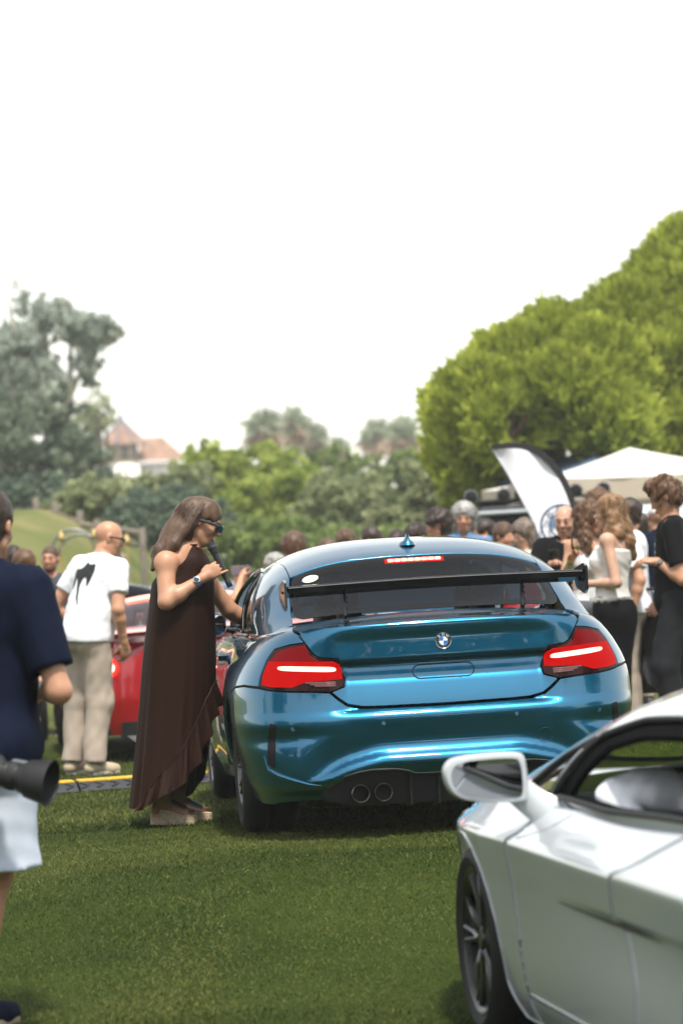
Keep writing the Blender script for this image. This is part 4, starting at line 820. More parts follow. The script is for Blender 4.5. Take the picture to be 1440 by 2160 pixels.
    u = MB(); u.box((0, -1.25, .26), (1.45, 4.0, .22)); u.box((0, -1.3, .36), (1.66, 1.5, .34)); u.box((0, .0, .45), (1.1, .9, .3)); u.box((0, -2.6, .55), (1.2, 1.2, .5)); u.build('underbody', TRIM, root)
    for y, r, w in ((0, .323, .235), (-2.86, .335, .30)):
        for s in (-1, 1):
            tw = wheel(root, (s*(.925-w/2), y, r), r=r, w=w, rim=.245, side=s, spokes=5, matr=mat('gunmetal', (.035, .036, .04), .35, .8, coat=.3))
            k = MB()
            for i in range(5):
                a = i*2*math.pi/5+.3; ca, sa = math.cos(a), math.sin(a); P = lambda rr, da, xx: (s*(w/2-xx), rr*math.cos(a+da), rr*math.sin(a+da))
                k.add([P(.05, -.5, .03), P(.05, .5, .03), P(.225, .30, .016), P(.225, -.04, .024), P(.05, -.5, .06), P(.05, .5, .06), P(.225, .30, .05), P(.225, -.04, .05)], [(0, 1, 2, 3), (4, 7, 6, 5), (0, 4, 5, 1), (1, 5, 6, 2), (2, 6, 7, 3), (3, 7, 4, 0)])
            k.build('wheel_blade', MATS['gunmetal'], tw, smooth=False)
    # cabin
    it = MB(); it.box((0, -.22, .67), (1.3, .7, .22), bev=.1); it.box((0, -1.3, .50), (1.4, 1.9, .12)); it.box((0, -1.2, .60), (.26, 1.2, .16), bev=.04); it.build('cabin_trim', mat('cabin_grey', (.010, .017, .019), .5), root)
    it = MB(); it.box((.66, -1.25, .68), (.06, 1.4, .24), bev=.02); it.box((.655, -1.0, .70), (.09, .5, .07), bev=.03); it.build('door_card', mat('door_card', (.022, .036, .040), .5), root)
    for x in (-.36, .36): seat(root, (x, -1.55, .36))
    k = MB(); k.tube([(-.36+.17*math.cos(a), -.66+.06*math.sin(a), .75+.13*math.sin(a)) for a in np.linspace(0, 6.283, 25)[:-1]], .015, n=6, closed=True); k.build('steering_wheel', SEATM, root)
    return root
white = build_white((1.263, 10.014, -.364), R(9.2))
# ================================================================ other cars
def car(name, label, loc, rz, L=4.4, Wd=1.86, H=1.28, belt=.80, paint=None, roofy=(1.0, 1.6, 2.6, 3.4), lamps=True, glass=None, spoiler=False, strip=False, roof_m=None):
    """saloon/coupe body: rear bumper at y=0, nose at y=L"""
    root = empty(name, loc, rz, label=label, cat='car'); w2 = Wd/2; YC = L/2; nz = crv([(.12, .90), (.3, .97), (.5, 1), (.62, 1), (belt-.04, .93), (belt+.01, .82)])
    def S(a, z):
        a = np.asarray(a, float); z = np.asarray(z, float); c, s_ = np.cos(a), np.sin(a); n = 4.5
        rr = (np.abs(s_)**n+np.abs(c)**n)**(-1/n); y = YC-(YC-.02-.10*np.abs(z-.5))*np.clip(c*rr, -1, 1)
        hood = np.where(y > L*.72, -.16*((y-L*.72)/(L*.28))**1.5, 0)*sstep(.5, belt, z)
        return np.stack([w2*nz(z)*np.clip(s_*rr, -1, 1), y, z+hood], -1)
    ah = lambda y: math.acos(max(-1, min(1, (YC-y)/YC)))
    def an(y):
        t = np.linspace(0, math.pi, 3000); P = S(t, np.full(3000, .4))[:, 1]; return float(np.interp(y, P, t))
    wr = .33; ys = (.20*L, .80*L)
    def arch(yc): 
        o = []
        for i in range(13): q = R(-20+220*i/12); o.append((an(yc+(wr+.03)*math.cos(q)), .33+(wr+.03)*math.sin(q)))
        return o
    side = lambda: [(0, .17)]
    half = [(0, .20), (an(.05), .20)]+arch(ys[0])[::-1]+arch(ys[1])[::-1]+[(math.pi-.05, .2), (math.pi, .2)]
    top = [(math.pi, belt), (0, belt)]
    for s in (1, -1):
        P = half+top; P = P if s > 0 else [(-a, b) for a, b in P][::-1]
        panel('body', P, S, paint, root, h=.09, hb=.06, gap=0, thick=.02)
    cover = [(0, 0)]
    def deck(x, y): return np.stack([x, y, belt+.03-.05*(np.abs(x)/w2)**2-.17*np.clip((y-L*.72)/(L*.28), 0, 1)**1.5], -1)
    o = S(np.linspace(-math.pi, math.pi, 65)[:-1], np.full(64, belt))[:, :2]; panel('bonnet', [tuple(p) for p in o], deck, paint, root, h=.12, gap=0, thick=.01)
    y0, y1, y2, y3 = roofy; zb = belt-.02
    zt = crv([(y0, belt+.02), ((y0*.55+y1*.45), belt+.27*(H-belt)/.48), (y1, H-.03), ((y1+y2)/2, H), (y2, H-.02), (y3, belt)])
    wl = lambda y: w2*.90*np.ones_like(np.asarray(y, float))
    def G(t, y):
        t = np.asarray(t, float); y = np.asarray(y, float); a = np.clip(np.abs(t), 0, 1.1)*math.pi/2; c = np.cos(a)
        return np.stack([np.sign(t)*wl(y)*np.sin(np.minimum(a, math.pi/2))**.8, y, zb+(np.maximum(zt(y), zb+.01)-zb)*np.sign(c)*np.abs(c)**.8], -1)
    rm = roof_m or paint; g_ = glass or GLASSD
    panel('roof', [(-.42, y1), (.42, y1), (.42, y2), (-.42, y2)], G, rm, root, h=.09, gap=0)
    panel('rear_window', [(-.50, y0+.06), (.50, y0+.06), (.43, y1-.02), (-.43, y1-.02)], G, g_, root, h=.09, thick=0)
    panel('windscreen', [(-.43, y2+.02), (.43, y2+.02), (.5, y3-.06), (-.5, y3-.06)], G, g_, root, h=.09, thick=0)
    for s in (1, -1):
        win = [(s*.60, y1+.02), (s*.60, y2-.05), (s*.86, y3-.35), (s*.88, y0+.55)]; out = [(s*.435, y1-.02), (s*.425, y2), (s*.51, y3-.04), (s*1.04, y3-.02), (s*1.04, y0), (s*.51, y0+.04)]
        panel('side_frame', out, G, rm, root, h=.09, gap=0, holes=[win]); panel('side_window', win, G, g_, root, h=.1, thick=0, off=-.004)
        for y in ys: wheel(root, (s*(w2-.13), y, wr), r=wr, w=.23, side=s, spokes=7)
        k = MB(); k.box((0, 0, 0), (.2, .1, .12), bev=.04); k.tube([(-s*.08, 0, -.03), (-s*.2, 0, -.06)], .02, n=6); k.build('door_mirror', paint, root, loc=(s*(w2+.05), y3-.45, belt+.10))
        if lamps:
            for x in (.70,):
                P = S(np.array([s*.36]), np.array([.74]))[0]; k = MB(); k.lathe([(0, -.02), (.06, -.018), (.075, 0), (.075, .05)], (s*.70, .12, .70), n=20, M=((1, 0, 0), (0, 0, 1), (0, 1, 0))); tl_ = k.build('tail_light', mat('lamp_red_lit2', (.6, .01, .01), .2, emis=(1, .03, .02), estr=1.2), root)
                k = MB(); k.lathe([(0, -.028), (.04, -.026), (.045, -.015)], (s*.70, .12, .70), n=16, M=((1, 0, 0), (0, 0, 1), (0, 1, 0))); k.build('lamp_core', mat('lamp_core', (1, .6, .5), .3, emis=(1, .4, .3), estr=2.5), tl_)
            k = MB(); k.lathe([(.09, .10), (.10, .0), (.085, -.015), (.08, .0), (.075, .12), (0, .12)], (s*.34, .10, .30), n=20, M=((1, 0, 0), (0, 0, 1), (0, 1, 0))); k.build('exhaust_tip', BLACKP, root)
    u = MB(); u.box((0, L/2, .32), (w2*1.5, L*.9, .24)); u.box((0, L/2, .5), (w2*1.7, L*.42, .4)); u.box((0, .1, .24), (w2*1.3, .2, .12)); u.build('underbody', TRIM, root)
    it = MB(); it.box((0, (y0+y1)/2+.2, belt-.1), (1.2, .8, .14), bev=.04); it.build('cabin_trim', SEATM, root)
    for x in (-.36, .36): seat(root, (x, (y1+y2)/2, .34), m=mat('pale_seat', (.40, .42, .42), .6))
    if spoiler:
        k = MB(); k.tube([(x, .10-.05*math.cos(x/w2*1.57)*0, belt+.10-.03*(x/w2)**2) for x in np.linspace(-w2*.86, w2*.86, 15)], .06, n=10, flat=(1.6, .7)); k.build('spoiler', paint, root)
        for s in (1, -1): k = MB(); k.box((s*w2*.7, .12, belt+.04), (.05, .12, .12), bev=.01); k.build('spoiler_foot', paint, root)
        k = MB(); k.prism([(-.6, .20), (.6, .20), (.5, .12), (-.5, .12)], -.03, .2, M=((1, 0, 0), (0, 0, 1), (0, 1, 0))); k.build('diffuser', mat('diffuser_silver', (.35, .36, .37), .3, .6), root)
    if strip:
        k = MB(); P = [G(np.array([t]), np.array([y1-.03]))[0]+np.array([0, -.01, .012]) for t in np.linspace(-.30, .30, 9)]; k.tube(P, .016, n=8); k.build('brake_strip', mat('strip_lit', (1, .3, .2), .3, emis=(1, .20, .14), estr=3), root)
    return root
RED = mat('red_paint', (.33, .006, .012), .25, coat=1); RED2 = mat('deep_red_paint', (.22, .005, .008), .25, coat=1)
c_ = at(450, 1590, 22.3); car('red_coupe', 'red sports coupe with round lit tail lights behind the woman in brown', (c_[0], 21.9, 0), .14, L=4.4, Wd=1.94, H=1.24, belt=.86, paint=RED, roofy=(.55, 1.35, 2.3, 3.2), glass=GLASSC, spoiler=True, strip=True)
c_ = at(95, 1555, 27.2); car('red_car', 'darker red car further back, one wheel showing beside the beige trousers', (c_[0]-.70, 25.6, 0), .12, L=4.2, Wd=1.84, H=1.22, belt=.78, paint=RED2, roofy=(.6, 1.3, 2.3, 3.1), lamps=False)
c_ = at(300, 1215, 31); car('white_car', 'white car with dark windows seen over the red coupe', (c_[0]-.3, 31, 0), .25, L=4.3, Wd=1.8, H=1.44, belt=.92, paint=mat('white_car_paint', (.72, .74, .76), .3, coat=.8), roofy=(.1, .6, 2.6, 3.5), lamps=False)
c_ = at(490, 1245, 33); car('pale_blue_car', 'pale blue car far behind the reaching arm', (c_[0]-.1, 33, 0), .9, L=4.0, Wd=1.75, H=1.38, belt=.9, paint=mat('pale_blue_paint', (.10, .36, .50), .3, coat=.8), roofy=(.2, .8, 2.5, 3.3), lamps=False)
c_ = at(262, 1180, 38); car('dark_blue_car', 'dark blue car at the back beside the garden arch', (c_[0]+.2, 38, 0), -1.2, L=4.2, Wd=1.78, H=1.42, belt=.9, paint=mat('navy_paint', (.02, .06, .12), .3, coat=.8), roofy=(.2, .8, 2.6, 3.4), lamps=False)
def thin_cloth(name, c, tr=.25):
    m = bpy.data.materials.new(name); m.use_nodes = True; t = m.node_tree; t.nodes.clear(); o = t.nodes.new('ShaderNodeOutputMaterial'); a = t.nodes.new('ShaderNodeBsdfDiffuse'); b = t.nodes.new('ShaderNodeBsdfTranslucent'); x = t.nodes.new('ShaderNodeMixShader'); x.inputs[0].default_value = tr
    a.inputs[0].default_value = (*c, 1); b.inputs[0].default_value = (*c, 1); t.links.new(a.outputs[0], x.inputs[1]); t.links.new(b.outputs[0], x.inputs[2]); t.links.new(x.outputs[0], o.inputs[0]); MATS[name] = m
    return m
# ================================================================ off-roader, tents, flag, ramps, motorbike
def suv():
    c = at(1145, 1100, 34); t = empty('off_road_car', (c[0]-.05, 33.4, 0), -.06, label='black boxy off-road car with round lamps on its roof rack', cat='car'); P = BLACKP; w = .84
    k = MB(); k.box((0, 2.1, .95), (w*2, 4.1, .62), bev=.07); k.build('body', P, t)
    k = MB(); k.box((0, .75, 1.15), (w*1.8, 1.4, .18), bev=.06); k.build('bonnet', P, t)
    k = MB(); k.prism([(-.80, 1.26), (-.72, 1.98), (.72, 1.98), (.80, 1.26)], 1.5, 4.0, M=((1, 0, 0), (0, 0, 1), (0, 1, 0))); cb = k.build('cabin', mat('suv_glass', (.02, .025, .03), .08, coat=1), t, smooth=False)
    for x in (-.78, .78): k = MB(); k.tube([(x*1.01, 1.48, 1.26), (x*.93, 1.52, 2.0)], .05, n=6); k.build('pillar', P, cb)
    k = MB(); k.box((0, 2.75, 2.02), (w*1.86, 2.6, .10), bev=.04); rf = k.build('roof', P, t)
    k = MB()
    for x in (-.72, .72): k.tube([(x, 1.5, 2.14), (x, 4.0, 2.14)], .025, n=6)
    for y in (1.5, 2.1, 2.7, 3.3, 3.9): k.tube([(-.72, y, 2.14), (.72, y, 2.14)], .022, n=6)
    k.build('roof_rack', TRIM, t); k = MB(); k.box((0, 1.46, 2.0), (1.5, .06, .05), bev=.02); k.build('light_bar', mat('bar_pale', (.55, .58, .6), .3, .4), t)
    for i, x in enumerate((-.80, -.42, -.22, .22, .42, .74)):
        k = MB(); k.lathe([(.0, .06), (.07, .05), (.085, 0), (.08, -.02)], (x, 1.44, 2.20), n=18, M=((1, 0, 0), (0, 0, -1), (0, 1, 0))); l = k.build('roof_lamp', TRIM, t)
        k = MB(); k.lathe([(0, -.032), (.05, -.028), (.080, -.024)], (x, 1.44, 2.20), n=18, M=((1, 0, 0), (0, 0, 1), (0, 1, 0))); k.build('lens', mat('lamp_lens', (.8, .82, .85), .1, coat=1), l)
    for x in (-.62, .62): k = MB(); k.lathe([(0, -.03), (.09, -.02), (.10, .0), (.1, .05)], (x, .05, 1.05), n=20, M=((1, 0, 0), (0, 0, 1), (0, 1, 0))); k.build('headlight', mat('lamp_lens', (.8, .82, .85), .1, coat=1), t)
    for i in range(7): k = MB(); k.box((-.3+.1*i, .045, 1.02), (.05, .03, .26), bev=.01); k.build('grille_slot', TRIM, t)
    k = MB(); k.box((0, -.02, .62), (1.7, .2, .2), bev=.05); k.build('front_bumper', TRIM, t)
    for x in (-.72, .72):
        for y in (.75, 3.3): wheel(t, (x, y, .38), r=.38, w=.26, side=1 if x > 0 else -1, rim=.22, spokes=6)
suv()
def tent(name, label, c, w, d, eave, peak, val, mt, mt2, rz=0):
    t = empty(name, (c[0], c[1], 0), rz, label=label, cat='tent'); n = 9
    k = MB(); V = []
    for sx, sy in ((0, -1), (1, 0), (0, 1), (-1, 0)):
        A = np.array([(-w/2 if sy else sx*w/2), (sy*d/2 if sy else -d/2)]); B = np.array([(w/2 if sy else sx*w/2), (sy*d/2 if sy else d/2)])
        rows = []
        for j in range(7):
            u = j/6; row = []
            for i in range(n):
                p = A+(B-A)*i/(n-1); q = p*(1-u); sag = -.10*math.sin(math.pi*u)*(peak-eave)/.6-.05*math.sin(math.pi*i/(n-1))*(1-u); row.append((q[0], q[1], eave+(peak-eave)*u+sag))
            rows.append(row)
        v = [p for r_ in rows for p in r_]; k.add(v, [(a*n+b, a*n+b+1, (a+1)*n+b+1, (a+1)*n+b) for a in range(6) for b in range(n-1)])
    k.build('canopy', mt, t, sharp=50)
    for sx, sy in ((0, -1), (1, 0), (0, 1), (-1, 0)):
        k = MB(); v = []; m = 25
        for i in range(m):
            u = i/(m-1); x = (-w/2+w*u) if sy else sx*w/2; y = (sy*d/2) if sy else -d/2+d*u; o = .02*math.sin(u*22); sg = -.05*math.sin(math.pi*u)
            v += [(x+(0 if sy else o), y+(o if sy else 0), eave+sg+.005), (x+(0 if sy else o*1.5), y+(o*1.5 if sy else 0), eave-val+sg)]
        k.add(v, [(2*i, 2*i+1, 2*i+3, 2*i+2) for i in range(m-1)]); k.build('valance', mt2, t)
    for x in (-1, 1):
        for y in (-1, 1): k = MB(); k.box((x*(w/2-.04), y*(d/2-.04), eave/2), (.05, .05, eave)); k.build('pole', mat('tent_pole', (.6, .6, .62), .35, .7), t, smooth=False)
    return t
CREAM = thin_cloth('cream_canvas', (.80, .77, .71)); VAL = thin_cloth('beige_valance', (.58, .50, .41)); PBL = mat('pale_blue_canvas', (.55, .63, .74), .8); NAV = mat('navy_canvas', (.05, .09, .16), .7)
pk = at(1285, 948, 36); el = at(1190, 1010, 34); tent('event_tent', 'large white event tent with a beige valance behind the white flag', (at(1330, 950, 37)[0], 37.2), 3.3, 3.3, at(1300, 1000, 35.5)[2], at(1270, 946, 37)[2], .26, CREAM, VAL, .1)
tent('event_tent', 'lower pale blue tent under the edge of the white tent', (at(1400, 1060, 41)[0], 41.5), 3.0, 3.0, at(1400, 1085, 40)[2], at(1380, 1040, 41)[2]+.12, .18, PBL, PBL)
tent('event_tent', 'navy tent corner peaking above the white tent', (at(1215, 950, 43)[0]+.5, 44), 2.6, 2.6, at(1200, 995, 43)[2], at(1200, 935, 43)[2]+.1, .2, NAV, NAV, .5)
# feather flag
def flag():
    Y = 25.5; s = Y/F_; b = at(1218, 1110, Y); g = float(zg(b[0], Y)); t = empty('feather_flag', (b[0], Y, g), label='white feather flag with a navy ring emblem and black edge', cat='flag'); L = lambda px, py, d=0.: np.array(at(px, py, Y))-np.array([b[0], Y, g])+np.array([0, d, 0])
    edge = [(1034, 939), (1060, 934), (1090, 933), (1118, 938), (1145, 951), (1168, 971), (1188, 998), (1203, 1030), (1214, 1062), (1221, 1095), (1227, 1135), (1231, 1180), (1233, 1230)]
    inn = [(1040, 948), (1060, 947), (1090, 946), (1114, 951), (1138, 964), (1158, 983), (1177, 1008), (1191, 1038), (1202, 1068), (1210, 1100), (1216, 1138), (1220, 1180), (1222, 1230)]
    left = [(1038, 950), (1050, 968), (1068, 998), (1086, 1030), (1103, 1062), (1119, 1092), (1133, 1120), (1148, 1152), (1160, 1185), (1168, 1215), (1172, 1232)]
    ed2 = crv([(i/12, 0) for i in range(13)]); f = lambda P, u: np.array([np.interp(u, np.linspace(0, 1, len(P)), [q[j] for q in P]) for j in (0, 1)])
    k = MB(); m, n = 28, 9; V = []
    for i in range(m):
        a, c = f(left, i/(m-1)), f(inn, i/(m-1))
        for j in range(n): q = a+(c-a)*j/(n-1); V.append(L(q[0], q[1], .025*math.sin(i*.5+j*.35)))
    V2 = [v+np.array([0, .004, 0]) for v in V]; F4 = [(i*n+j, i*n+j+1, (i+1)*n+j+1, (i+1)*n+j) for i in range(m-1) for j in range(n-1)]
    k.add(V, F4); k.add(V2, [q[::-1] for q in F4]); sail = k.build('sail', thin_cloth('flag_white', (.88, .89, .92), .15), t, sharp=80)
    k = MB(); V = []
    for i in range(m):
        a, c = f(inn, i/(m-1)), f(edge, i/(m-1)); V += [L(*a, -.006), L(*c, -.006), L(*c, .012), L(*a, .012)]
    k.add(V, [(4*i+j, 4*i+(j+1) % 4, 4*i+4+(j+1) % 4, 4*i+4+j) for i in range(m-1) for j in range(4)]); k.build('pole_sleeve', mat('flag_black', (.012, .012, .014), .6), t)
    k = MB(); top = L(1233, 1230); k.tube([(top[0], 0, 0), top], .02, n=8); k.lathe([(0, .02), (.22, .02), (.24, 0)], (top[0], 0, 0), n=20); k.build('pole', TRIM, t)
    k = MB(); k.tube([L(*inn[0]), L(*left[0]), L(*left[2]), L(*left[5]), L(*left[9])], .004, n=5); k.build('hem', mat('hem_grey', (.2, .22, .25), .7), t)
    nv = mat('print_navy', (.03, .06, .13), .7); cx_, cy_ = 1182, 1108; o = L(cx_, cy_, -.034)
    def ring(r, w): 
        k = MB(); th = np.linspace(0, 2*math.pi, 49)[:-1]; V = []
        for a in th:
            for q in (r-w, r+w): V.append(o+np.array([q*s*math.cos(a), 0, q*s*math.sin(a)]))
        n_ = 48; k.add(V, [(2*i, 2*i+1, (2*i+3) % 96, (2*i+2) % 96) for i in range(n_)]); return k
    r1 = ring(42, 2.2).build('emblem_ring', nv, t); ring(24, 1.8).build('emblem_inner_ring', nv, t)
    for ch, a in (('B', 135), ('M', 90), ('W', 45)):
        me = text_mesh(ch, 17*s*1.35); me.transform(Matrix.Translation(Vector(o)+Vector((33*s*math.cos(R(a)), -.001, 33*s*math.sin(R(a)))))@Matrix.Rotation(R(90), 4, 'X')@Matrix.Rotation(R(a-90), 4, 'Z')); obj('emblem_letter', me, nv, t)
    for a0 in (90, 270): k = MB(); k.prism([(0, 0)]+[(22*s*math.cos(R(a0+a)), 22*s*math.sin(R(a0+a))) for a in range(0, 91, 15)], 0, .001, M=((1, 0, 0), (0, 0, -1), (0, 1, 0)), o=o); k.build('emblem_quarter', mat('print_blue', (.10, .22, .45), .7), t)
flag()
# cable ramps
def ramps():
    P0 = np.array([-2.6, 18.66]); P1 = np.array([3.2, 19.95]); d = P1-P0; Ln = np.linalg.norm(d); d /= Ln; ang = math.atan2(d[1], d[0]); n = 7; seg = Ln/n; first = None
    rub = mat('ramp_rubber', (.022, .024, .028), .7, bump=.5, bscale=50); yel = mat('ramp_yellow', (.62, .36, .02), .55, noise=.15, nscale=12)
    prof = [(-.22, 0), (-.215, .012), (-.10, .052), (-.075, .055), (.075, .055), (.10, .052), (.215, .012), (.22, 0)]
    for i in range(n):
        c = P0+d*seg*(i+.5)
        if first is None:
            t = empty('cable_ramp', (c[0], c[1], float(zg(*c))), ang, group='cable ramp sections laid across the grass', label='black rubber cable ramp section with a yellow lid', cat='cable ramp'); h = seg/2-.008
            k = MB(); V = [(x, a, b) for x in (-h, h) for a, b in prof]; m = len(prof); k.add(V, [(j, j+1, m+j+1, m+j) for j in range(m-1)]+[(m-1, 0, m, 2*m-1)]); k.add(V[:m], [(0, j, j+1) for j in range(1, m-1)]); k.add(V[m:], [(0, j+1, j) for j in range(1, m-1)]); k.build('base', rub, t, smooth=False)
            for j in range(9):
                x = -h+.04+j*(2*h-.08)/8
                for sgn in (-1, 1): k = MB(); k.tube([(x-.03, sgn*.195, .024), (x+.012, sgn*.15, .039), (x-.03, sgn*.108, .052)], .008, n=5); k.build('tread', rub, t)
            k = MB(); k.box((0, .015, .060), (2*h-.01, .165, .014), bev=.004)
            k.build('lid', yel, t)
            for j in range(7): k = MB(); k.box((-h+.08+j*(2*h-.16)/6, -.075, .0605), (.035, .05, .012), bev=.003); k.build('lid_tab', yel, t)
            first = t
        else:
            t = first.copy(); COL.objects.link(t); t.location = (c[0], c[1], float(zg(*c)))
            for ch in first.children: q = ch.copy(); COL.objects.link(q); q.parent = t
ramps()
# dark motorbike between the two men
def bike():
    c = at(1375, 1500, 22.6); t = empty('motorbike', (c[0], 22.6, 0), .5, label='dark motorbike with an orange streak parked between the two men', cat='motorbike'); dk = mat('bike_dark', (.015, .018, .025), .25, coat=.6)
    for y in (-.62, .70): 
        k = MB(); k.lathe([(.22, -.05), (.25, -.06), (.31, -.05), (.325, 0), (.31, .05), (.25, .06), (.22, .05)], (0, y, .325), M=MX, n=32); w_ = k.build('wheel', RUBT, t)
        k = MB(); [k.tube([(0, y, .325), (0, y+.22*math.cos(a), .325+.22*math.sin(a))], .014, n=5) for a in np.linspace(0, 6.283, 9)[:-1]]; k.lathe([(.2, -.02), (.225, 0), (.2, .02)], (0, y, .325), M=MX, n=24); k.build('rim', ALU, w_)
    k = MB(); k.tube([(0, -.45, .62), (0, -.15, .82), (0, .15, .92), (0, .38, .86)], [.12, .17, .19, .10], n=12, flat=(.8, 1)); k.build('tank', dk, t)
    k = MB(); k.tube([(0, .2, .80), (0, .55, .86), (0, .85, 1.0)], [.13, .13, .07], n=10, flat=(1.1, .5)); k.build('saddle', SEATM, t)
    k = MB(); k.tube([(0, -.2, .45), (0, .1, .42)], [.2, .18], n=10); k.build('engine', mat('engine_grey', (.1, .1, .11), .4, .7), t)
    for x in (-.08, .08): k = MB(); k.tube([(x, -.62, .325), (x, -.38, .98)], .026, n=8); k.build('fork', CHROME, t)
    k = MB(); k.tube([(-.36, -.25, 1.06), (-.2, -.34, 1.04), (.2, -.34, 1.04), (.36, -.25, 1.06)], .014, n=6); k.build('handlebar', TRIM, t)
    for x in (-.32, .32): k = MB(); k.lathe([(0, -.02), (.06, -.015), (.065, 0), (.03, .03)], (x, -.28, 1.20), n=14, M=((1, 0, 0), (0, 0, 1), (0, 1, 0))); k.tube([(x, -.27, 1.2), (x*.9, -.27, 1.06)], .007, n=5); k.build('rear_view_mirror', TRIM, t)
    k = MB(); k.lathe([(0, -.05), (.07, -.045), (.085, 0), (.05, .09)], (0, -.52, .96), n=20, M=((1, 0, 0), (0, 0, 1), (0, 1, 0))); k.build('headlight', mat('lamp_lens', (.8, .82, .85), .1, coat=1), t)
    for s in (1, -1): k = MB(); k.prism([(-.5, .95), (-.2, .98), (.1, .72), (-.1, .5), (-.42, .62)], s*.15-.015, s*.15+.015, M=((0, 0, 1), (1, 0, 0), (0, 1, 0))); k.build('fairing', dk, t)
    for s in (1, -1): k = MB(); k.box((s*.172, -.25, .87), (.012, .34, .03), rot=Matrix.Rotation(R(-18), 3, 'X')); k.build('orange_streak', mat('orange_paint', (.55, .14, .02), .35), t)
    k = MB(); k.prism([(-.16, 1.0), (.16, 1.0), (.12, 1.32), (-.12, 1.32)], -.42, -.41, M=((1, 0, 0), (0, 0, 1), (0, 1, 0))); k.build('windshield', GLASSD, t, smooth=False)
bike()
